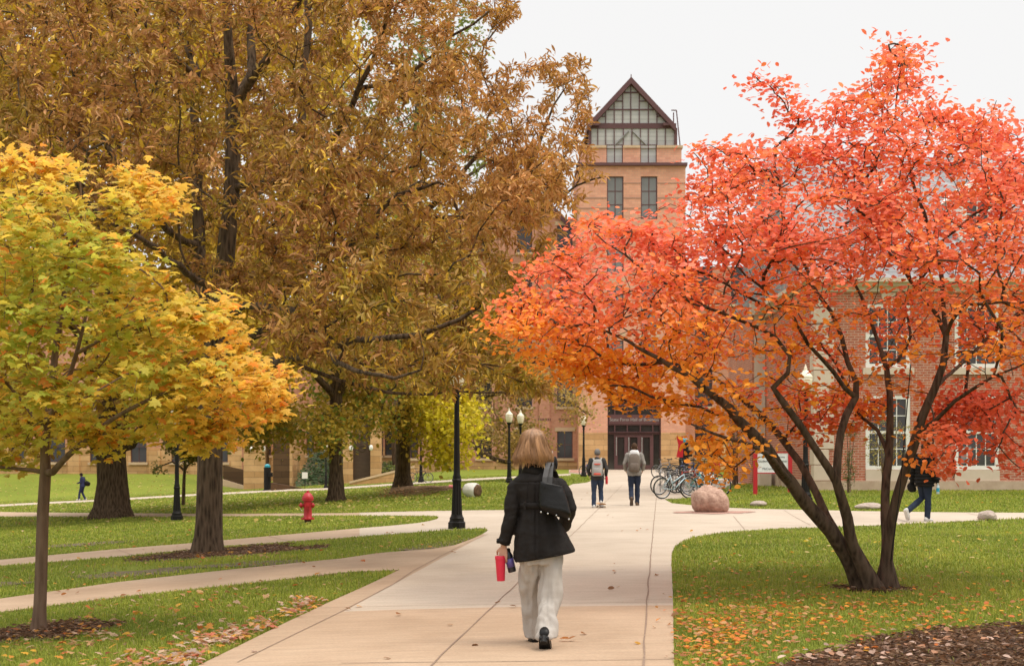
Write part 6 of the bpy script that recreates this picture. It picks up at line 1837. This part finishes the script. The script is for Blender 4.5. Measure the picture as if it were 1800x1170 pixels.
# ---- student in grey jacket
vb_ = G(1115, 889)
JS = dict(hil=(-.085, 0, .93), knl=(-.09, .0, .53), anl=(-.075, -.32, .2), hir=(.085, 0, .92), knr=(.085, .06, .5), anr=(.075, .05, .095), ell=(-.27, -.06, 1.17), wrl=(-.235, .1, 1.0), elr=(.27, -.06, 1.17), wrr=(.235, .1, 1.0))
o, D, s = figure('person in grey jacket with white hood and dark jeans walking toward the hall doors', vb_, R(-5), 1.79, JS, cloth('grey_wool', (.2, .18, .16), (.27, .245, .22)), M['denim_d'], None, M['bshoe'], None, cloth('brown_hair', (.05, .025, .014), (.075, .04, .022), sc=140), foot=((4, -62), (-8, 0)), sole=flat('brown_sole', (.1, .07, .05), .8))
b = MB(); q = D['neck']; b.loft([b.ering((q.x, q.y - .075 * s, q.z + z * s), rx * s, ry * s, 18) for z, rx, ry in ((-.12, .09, .06), (-.09, .14, .1), (-.02, .145, .115), (.05, .115, .1), (.075, .085, .08))]); crumple(b.build('hood', cloth('white_fleece', (.62, .6, .6), (.7, .68, .68)), o, smooth=True), .012, 22)
backpack('brown grey backpack on the person in grey jacket', vb_, R(-5), D, s, cloth('brown_pack_cloth', (.13, .1, .08), (.18, .145, .12)), M['blackc'], None, .15, .25, .13, 1.2)
# ---- walker behind the red tree
vb_ = G(1625, 917)
JS = dict(hil=(-.085, 0, .92), knl=(-.1, .06, .53), anl=(-.12, -.44, .25), hir=(.085, 0, .92), knr=(.06, .05, .5), anr=(.06, .02, .095), ell=(-.27, -.08, 1.14), wrl=(-.29, -.02, .9), elr=(.25, -.02, 1.15), wrr=(.26, .08, .93), head=(0, .03, 1.625))
o, D, s = figure('person in black puffer jacket and blue jeans walking behind the red tree', vb_, R(-52), 1.72, JS, M['blackc'], M['denim_d'], None, M['wshoe'], None, cloth('dark_hair', (.03, .016, .01), (.045, .025, .015)), foot=((6, -58), (0, 0)), loose=.03, jlen=.8, puff=.03, sole=M['wshoe'])
mr_ = Euler((0, 0, R(-52))).to_matrix()
q = vb_ + mr_ @ (D['wrl'] + Vector((-.02, 0, -.13)))
o = thing('knit_cap', 'black knit cap held low by the person in puffer jacket', 'hat', q)
b = MB(); b.ball((0, 0, 0), .1, .09, .115, 14, 9); crumple(b.build('cap', M['blackc'], o, smooth=True), .04, 14)
q = vb_ + mr_ @ (D['wrr'] + Vector((.03, 0, -.2)))
o = thing('water_bottle', 'clear water bottle with blue label held by the person in puffer jacket', 'bottle', q)
b = MB(); b.lathe([(.03, -.1), (.033, -.09), (.033, .06), (.014, .1), (.014, .115)], 14); autosmooth(b.build('flask', flat('clear_plastic', (.5, .58, .6), .15), o)); b = MB(); b.lathe([(.0345, -.05), (.0345, .03)], 14); b.build('wrapper', flat('blue_wrapper', (.03, .33, .45), .4), o); b = MB(); b.lathe([(.016, .1151), (.016, .135)], 10); b.build('cap', M['white'], o)
# ---- far walker on the left lawn
vb_ = G(145, 879.5)
JS = dict(hil=(-.085, 0, .92), knl=(-.09, .14, .52), anl=(-.09, .2, .11), hir=(.085, 0, .92), knr=(.09, .06, .5), anr=(.09, -.14, .11), head=(0, .08, 1.6), neck=(0, .02, 1.46), elr=(.23, -.02, 1.15), wrr=(.2, .14, 1.0), ell=(-.23, .02, 1.15), wrl=(-.15, .22, 1.1))
o, D, s = figure('person in navy tracksuit walking left across the far lawn with a bag', vb_, R(80), 1.76, JS, cloth('navy_track', (.02, .022, .06), (.03, .032, .08)), cloth('navy_track_pants', (.02, .022, .06), (.03, .032, .075)), M['skin_d'], M['wshoe'], None, cloth('black_hair', (.01, .008, .007)), pitch=-22, foot=((0, 0), (0, -12)), vox=.014)
b = MB(); b.tube([D['hir'] + Vector((.105, 0, 0)), D['knr'] + Vector((.075, 0, 0)), D['anr'] + Vector((.062, 0, .05))], .016, 5); b.build('side_stripe', flat('pale_stripe', (.5, .5, .6), .7), o)
q = Euler((0, 0, R(80))).to_matrix() @ Vector((.12, -.26, 0))
o = thing('shoulder_bag', 'black shoulder bag hanging behind the person in navy tracksuit', 'bag', vb_ + q + Vector((0, 0, 1.08)), R(80))
b = MB(); b.ball((0, 0, 0), .16, .2, .17, 16, 10); crumple(b.build('sack', M['blackc'], o, smooth=True), .05, 7)
b = MB(); b.tube([(0, .05, .15), (-.02, .22, .37), (-.16, .3, .44)], .02, 5); b.build('strap', M['blackc'], o)
# ---- head glimpsed beside the woman's hair
vb_ = G(969, 857)
figure('person in white cap standing far off, only the head showing past the woman', vb_, R(10), 1.6, None, cloth('dark_coat', (.03, .03, .035)), M['denim'], None, M['bshoe'], cloth('white_cap_cloth', (.6, .56, .5)), cloth('brown_hair_far', (.08, .045, .025)))
# ================================================================== the woman in the black coat
vw = G(945, 1136)
wo = thing('person', 'woman in black belted coat and pale trousers walking away up the path', 'person', vw)
def wl(px, py, dy=0.0):
    Y = vw.y + dy; p = P(px, py, Y); return p - vw
SHL, ELL, WRL = wl(903, 857), wl(898, 908, -.02), wl(885.5, 960, .02)
SHR, ELR, WRR = wl(987, 853), wl(1001, 892, -.05), wl(992, 925, .24)
HIL, KNL, ANL = wl(931, 975), wl(932, 1046, .12), wl(938, 1116, .20)
HIR, KNR, ANR = wl(968, 975), wl(966, 1046, -.02), wl(958, 1112, -.27)
NK = wl(938, 828); HD = wl(937, 790, .02)
b = MB()
def tors(e):
    r = []
    for px, py, rx, ry in ((950, 985, .15, .11), (948, 960, .168, .12), (943, 925, .15, .11), (942, 893, .1, .085), (942, 872, .118, .092), (943, 852, .15, .1), (941, 840, .12, .085), (938, 828, .055, .058)):
        c = wl(px, py); r.append(b.ering(c, rx + e, ry + e, 20, 2.2))
    b.loft(r)
tors(-.012)
b.tube([NK - Vector((0, 0, .05)), HD - Vector((0, .015, .05))], [.052, .048], 12)
hm_ = head(b, HD, 0, 0, .96)
b.tube([SHL, ELL, WRL], [.045, .037, .024], 12, round_=True); b.tube([SHR, ELR, WRR], [.045, .037, .026], 12, round_=True)
b.tube([HIL, KNL, ANL], [.08, .052, .034], 12, round_=True); b.tube([HIR, KNR, ANR], [.08, .052, .034], 12, round_=True)
hand(b, WRL, Vector((-.08, .05, -1)), Vector((.35, 1, 0)), 1, .62, .98)
hand(b, WRR, (WRR - ELR), Vector((-1, 0, .2)), -1, .7, .98)
melt(b.build('body', M['skin'], wo), .0055, 3)
eyes(wo, HD, hm_, .96)
# trousers
M['slacks'] = cloth('pale_slacks', (.37, .335, .3), (.43, .39, .35), .85, .15, 160)
b = MB()
def legr(pts):
    b.loft([b.ering(p, rx, ry, 20, 2.1) for p, rx, ry in pts])
legr([(wl(936, 962), .088, .105), (wl(933, 985), .088, .102), (wl(931, 1015, .06), .08, .092), (wl(932, 1050, .12), .07, .08), (wl(935, 1085, .17), .063, .078), (wl(937, 1119, .2), .062, .085)])
legr([(wl(965, 962), .095, .105), (wl(968, 985), .095, .105), (wl(968, 1015, -.02), .09, .098), (wl(966, 1050, -.06), .084, .09), (wl(962, 1085, -.17), .08, .086), (wl(959, 1119, -.26), .084, .095)])
b.loft([b.ering(wl(950, y), rx, .125, 20, 2.3) for y, rx in ((990, .14), (978, .165), (955, .168), (940, .15))])
tr_ = melt(b.build('trousers', M['slacks'], wo), .0075, 5)
n_ = [v.normal.copy() for v in tr_.data.vertices]
for v, nn in zip(tr_.data.vertices, n_):
    z = v.co.z; dwn = max(0, min(1, (.75 - z) / .6))
    q = Vector((v.co.x * 14, v.co.y * 14, z * 3.2)); k = .026 * noise.noise(q) + .013 * noise.noise(q * 2.2) + .004 * noise.noise(Vector((v.co.x * 9, v.co.y * 9, z * 16)))
    cx_ = wl(933 + 4 * dwn, 1046).x if v.co.x < wl(950, 1046).x else wl(967 - 6 * dwn, 1046).x
    crease = math.exp(-((v.co.x - cx_) / .009) ** 2) * .005 * (1 if nn.y < 0 else 0)
    v.co += nn * (k + crease)
tr_.data.update()
# coat
M['coat'] = mat('black_coat_cloth', (.0105, .0082, .0072), (.016, .0125, .011), 4, .75, .3, 200, spec=.2)
b = MB()
rg = []
for px, py, rx, ry in ((938, 818, .062, .062), (938, 826, .075, .07), (939, 833, .115, .088), (940, 840, .162, .105), (942, 848, .19, .115), (943, 860, .188, .122), (943, 875, .146, .116), (942, 888, .13, .112), (945, 905, .146, .125), (948, 930, .195, .145), (954, 955, .222, .165), (958, 972, .24, .175), (958.5, 976, .238, .173)):
    c = wl(px, py); r = b.ering(c, rx, ry, 44, 2.15)
    f = max(0, (py - 890) / 86)
    for q in r:
        q.z += f * (q.x - c.x) * .18 - f * .01
    rg.append(r)
b.loft(rg)
b.tube([SHL + Vector((.02, 0, 0)), SHL.lerp(ELL, .35), ELL, ELL.lerp(WRL, .5), WRL + Vector((0, 0, .02))], [.064, .062, .056, .053, .05], 16, round_=False)
b.ball(SHL + Vector((.015, 0, .002)), .064)
b.tube([SHR + Vector((-.02, 0, 0)), SHR.lerp(ELR, .4), ELR, ELR.lerp(WRR, .5), WRR], [.066, .064, .06, .055, .05], 16, round_=True)
ct = melt(b.build('coat', M['coat'], wo), .0065, 4)
n_ = [v.normal.copy() for v in ct.data.vertices]
zb_ = wl(940, 888).z; zy = wl(940, 846).z
for v, nn in zip(ct.data.vertices, n_):
    c = v.co; th = math.atan2(c.y, c.x - wl(948, 900).x); k = 0
    arm_ = c.x < wl(904, 900).x - .0 or c.x > wl(990, 900).x + .02
    if c.z < zb_ and not arm_:
        f = min(1, (zb_ - c.z) / .35)
        k += .006 * f * math.sin(th * 9 + 3.5 * noise.noise(Vector((th * 2, c.z * 2, 0)))) + .02 * f * noise.noise(Vector((th * 3, c.z * 1.6, 3)))
    q = Vector((c.x * 9, c.y * 9, c.z * 13)); k += .011 * noise.noise(q) + .004 * noise.noise(q * 2.6)
    if arm_: k += .006 * noise.noise(Vector((c.x * 12, c.y * 12, c.z * 22)))
    if not arm_ and nn.y < 0:
        k -= .011 * math.exp(-((c.x - wl(941, 860).x) / .007) ** 2) * (1 if c.z < zy else 0)        # centre seam
        k -= .009 * math.exp(-((c.z - zy + .02 * abs(c.x)) / .006) ** 2)                           # yoke seam
        for sx_ in (-.06, .055):
            k -= .008 * math.exp(-((c.x - wl(941, 860).x - sx_ * (1 + (zy - c.z) * .3)) / .005) ** 2) * (1 if zb_ < c.z < zy else 0)
    v.co += nn * k * max(0, 1 - 1.4 * abs(nn.z))
ct.data.update()
b = MB(); b.loft([b.ering(wl(942, y), rx, ry, 40, 2.15) for y, rx, ry in ((882.5, .136, .119), (883, .142, .125), (891.5, .142, .127), (892, .136, .121))])
bl = b.build('belt', M['coat'], wo, smooth=True)
b = MB()
for px in (922, 960):
    c = wl(px, 887); b.box(c.x - .008, c.x + .008, -.133, -.114, c.z - .03, c.z + .03)
bevel(b.build('belt_loop', M['coat'], bl), .004)
b = MB(); c = WRL + Vector((0, 0, .045)); b.loft([b.ering((c.x + dz * .05, c.y, c.z + dz), .0575, .0575, 20) for dz in (-.018, .018)]); cs = b.build('cuff_strap', M['coat'], wo, smooth=True)
b = MB(); b.ball(c + Vector((-.048, -.035, 0)), .011); b.build('button', M['kshoe'], cs, smooth=True)
b = MB()
c0_ = wl(938, 826)
b.loft([[c0_ + Vector((r_ * math.cos(t), r_ * .95 * math.sin(t) , z + .012 * math.sin(2 * t))) for t in [2 * math.pi * k / 26 for k in range(26)]] for r_, z in ((.06, .045), (.07, .05), (.086, .01), (.1, -.025), (.088, -.03))])
b.build('collar', M['coat'], ct, smooth=True)
# shoes
sh = shoe(wo, ANL + Vector((0, .0, -.0)), 8, -14, M['kshoe'], 1.0, M['kshoe'], L_=.25, w=.042)
b = MB(); q = ANL; b.tube([q + Vector((-.005, -.065, -.06)), q + Vector((-.005, -.07, -.112))], [.022, .018], 10); b.build('heel', M['kshoe'], sh)
sh = shoe(wo, ANR + Vector((.0, .0, .0)), -6, -38, M['kshoe'], 1.06, M['kshoe'], L_=.25, w=.046)
b = MB(); m = Euler((R(-38), 0, R(-6))).to_matrix(); b.tube([ANR + m @ Vector((0, -.06, -.07)), ANR + m @ Vector((0, -.064, -.125))], [.03, .027], 10); b.build('heel', M['kshoe'], sh)
# hair: a shell and thousands of strands over it
def hair_mat():
    m, t, bs = new_mat('copper_hair')
    a = t.nodes.new('ShaderNodeAttribute'); a.attribute_name = 'col'
    t.links.new(a.outputs['Color'], bs.inputs['Base Color']); bs.inputs['Roughness'].default_value = .38; bs.inputs['Specular IOR Level'].default_value = .5
    return m
HP = [(752.5, .012, .012), (754.5, .045, .05), (758.5, .073, .082), (764, .09, .104), (772, .106, .12), (781, .119, .128), (790, .128, .13), (799, .136, .128), (806, .138, .122), (812, .132, .112)]
def hprof(u):
    f = u * (len(HP) - 1); i = min(int(f), len(HP) - 2); t = f - i; a, c = HP[i], HP[i + 1]
    return a[0] + (c[0] - a[0]) * t, a[1] + (c[1] - a[1]) * t, a[2] + (c[2] - a[2]) * t
g = np.random.default_rng(9)
VV = []; LL = []; CL = []; base_ = 0
hx = HD.x; hy = HD.y - .012
nst = 4200; seg = 12
for k in range(nst):
    th = g.uniform(0, 2 * math.pi); front = math.sin(th) > .45
    if front and g.random() < .75: continue
    end = (.6 if front else 1.0) * g.uniform(.74, 1.0) 
    lay = g.uniform(.9, 1.03); cl = noise.noise(Vector((math.cos(th) * 5, math.sin(th) * 5, 0)))
    cl2 = noise.noise(Vector((math.cos(th) * 14, math.sin(th) * 14, 3)))
    end *= 1 + .16 * cl + .14 * g.random() ** 3; tone = .5 + .6 * cl + .4 * cl2 + g.normal(0, .1)
    part = 1.0
    pts = []
    ph = g.uniform(0, 6.3); tw = g.normal(0, .12)
    for q in range(seg):
        u = q / (seg - 1) * end; py, rx, ry = hprof(min(u, 1.0))
        ex = max(0, u - 1.0) * 75
        kk = lay * (1 + .09 * cl * u + .06 * cl2 * u * u + .02 * math.sin(ph + u * 7) + .035 * math.sin(4 * cl + u * 9) * u); a = th + tw * u + .13 * cl2 * u + .10 * math.sin(u * 6 + 7 * cl) * u
        flick = .03 * max(0, u - .7) / .3 * (cl + .35) + .012 * math.sin(u * 8 + 5 * cl) * u
        pts.append((hx + (rx * kk + flick) * math.cos(a), hy + (ry * kk + flick) * math.sin(a), wl(937, py + ex).z))
    pts = np.array(pts); w = .0021
    t = np.gradient(pts, axis=0); t /= np.linalg.norm(t, axis=1)[:, None] + 1e-9
    nrm = np.array([math.cos(th), math.sin(th), .25]); sd_ = np.cross(t, nrm); sd_ /= np.linalg.norm(sd_, axis=1)[:, None] + 1e-9
    ww = w * np.linspace(1, .5, seg)[:, None]
    a_ = pts - sd_ * ww; c_ = pts + sd_ * ww; r_ = pts + nrm * .0011
    VV.append(np.stack([a_, r_, c_], 1).reshape(-1, 3))
    i = base_ + np.arange(seg - 1)[:, None] * 3
    LL.append(np.concatenate([np.concatenate([i, i + 1, i + 4, i + 3], 1), np.concatenate([i + 1, i + 2, i + 5, i + 4], 1)]).reshape(-1, 4))
    col = np.array((.13, .056, .021)) * (1 - min(max(tone, 0), 1)) + np.array((.40, .20, .08)) * min(max(tone, 0), 1)
    CL.append(np.repeat((col * g.uniform(.8, 1.15))[None], seg * 3, 0)); base_ += seg * 3
Lp = np.concatenate(LL)
ho = link('hair', np_mesh('hair', np.concatenate(VV), Lp, np.full(len(Lp), 4), [hair_mat()], np.concatenate(CL), smooth=True), wo)
b = MB()
b.loft([[Vector((hx + rx * .9 * math.cos(t), hy - .01 + ry * .86 * math.sin(t) * (1 if math.sin(t) < 0 else (.9 if py < 775 else .35)), wl(937, py).z)) for t in [2 * math.pi * k / 28 for k in range(28)]] for py, rx, ry in HP[:-1]])
b.build('hair_underlayer', mat('copper_hair_deep', (.14, .058, .022), (.24, .11, .045), 30, .5, .5, 60, stretch=(1, 1, .08)), ho, smooth=True)
# ---- what she carries
YBk = -.2
o = thing('tote_bag', 'black leather tote bag on the right shoulder of the woman', 'bag', vw)
TL, TR, BR_, BL_ = wl(950, 846, YBk), wl(990, 852, YBk - .0), wl(1007, 913, YBk), wl(946, 898, YBk)
n = 18; rings = []
for j in range(n + 1):
    v = j / n; l = BL_.lerp(TL, v); r_ = BR_.lerp(TR, v); ins = .1 * max(0, 1 - v / .16) ** 2; l, r_ = l.lerp(r_, ins), r_.lerp(l, ins); th_ = (.05 + .05 * min(1, v / .2)) * (1 - .72 * max(0, v - .15) ** .9); ring = []
    for q in range(32):
        a = 2 * math.pi * q / 32; ca, sa = math.cos(a), math.sin(a); pw = 2 / 3.2
        cx = math.copysign(abs(ca) ** pw, ca); cy = math.copysign(abs(sa) ** (2 / 3.0), sa)
        p = l.lerp(r_, (cx + 1) / 2); ring.append(Vector((p.x, p.y + cy * th_ + .02 * (1 - v), p.z)))
    rings.append(ring)
b = MB(); b.loft(rings); bg_ = crumple(b.build('sack', M['kshoe'], o, smooth=True), .02, 7, .003, 30)
for dx, dy in ((0, -.012), (9, .05)):
    b = MB(); pts = [wl(957 + dx, 852, YBk + .0 + dy), wl(958 + dx, 838, YBk + .02 + dy), wl(961 + dx * .8, 824, YBk + .06 + dy), wl(965 + dx * .5, 812, YBk + .12 + dy * .6), wl(971 + dx * .4, 832, .0), wl(978 + dx * .3, 838, .08), wl(984, 850, .13)]
    pts[4] = wl(969 + dx * .4, 826.5, -.04); pts[5] = wl(971 + dx * .4, 828, .05)
    rg = []
    for i_, p in enumerate(pts):
        rg.append([p + Vector((x, y, 0)) for x, y in ((-.019, -.004), (.019, -.004), (.019, .004), (-.019, .004))])
    b.loft(rg); b.build('strap', flat('worn_strap', (.035, .03, .028), .35, (.05, .045, .042)) if 'worn_strap' not in bpy.data.materials else bpy.data.materials['worn_strap'], o)
b = MB()
for px, py in ((951, 899.5), (963, 902), (1000, 912), (978, 905)): b.ball(wl(px, py, YBk - .062), .0075)
b.build('stud', M['chrome'], bg_, smooth=True)
T_ = wl(879.5, 979, .03)
o = thing('tumbler', 'bright red lidded tumbler hanging from the left hand of the woman', 'cup', vw + T_, 0)
o.rotation_euler = (0, R(-1.5), 0)
M['tumbler'] = flat('red_plastic', (.62, .022, .055), .45, (.58, .02, .05))
b = MB(); b.lathe([(.0285, -.182), (.031, -.186), (.032, -.18), (.0395, -.03), (.0405, -.015)], 26); autosmooth(b.build('cup', M['tumbler'], o), 40)
b = MB(); b.lathe([(.043, -.0149), (.0435, .0), (.041, .012), (.034, .014), (.033, .004)], 26); autosmooth(b.build('lid', M['tumbler'], o), 40)
T_ = wl(893, 972, .05)
o = thing('thermos_flask', 'dark navy flask held beside the red tumbler', 'flask', vw + T_, 0)
o.rotation_euler = (R(5), R(-13), 0)
b = MB(); b.lathe([(.025, -.152), (.031, -.15), (.033, -.14), (.033, -.02), (.025, .005), (.022, .012)], 22); autosmooth(b.build('flask', flat('navy_metal', (.012, .012, .022), .3, spec=.6), o), 40)
b = MB(); b.lathe([(.0334, -.11), (.0334, -.04)], 22); b.build('band', flat('violet_band', (.12, .09, .3), .35), o, smooth=True)
b = MB(); b.lathe([(.024, .0121), (.025, .03), (.02, .04)], 18); autosmooth(b.build('cap', M['black'], o), 40)
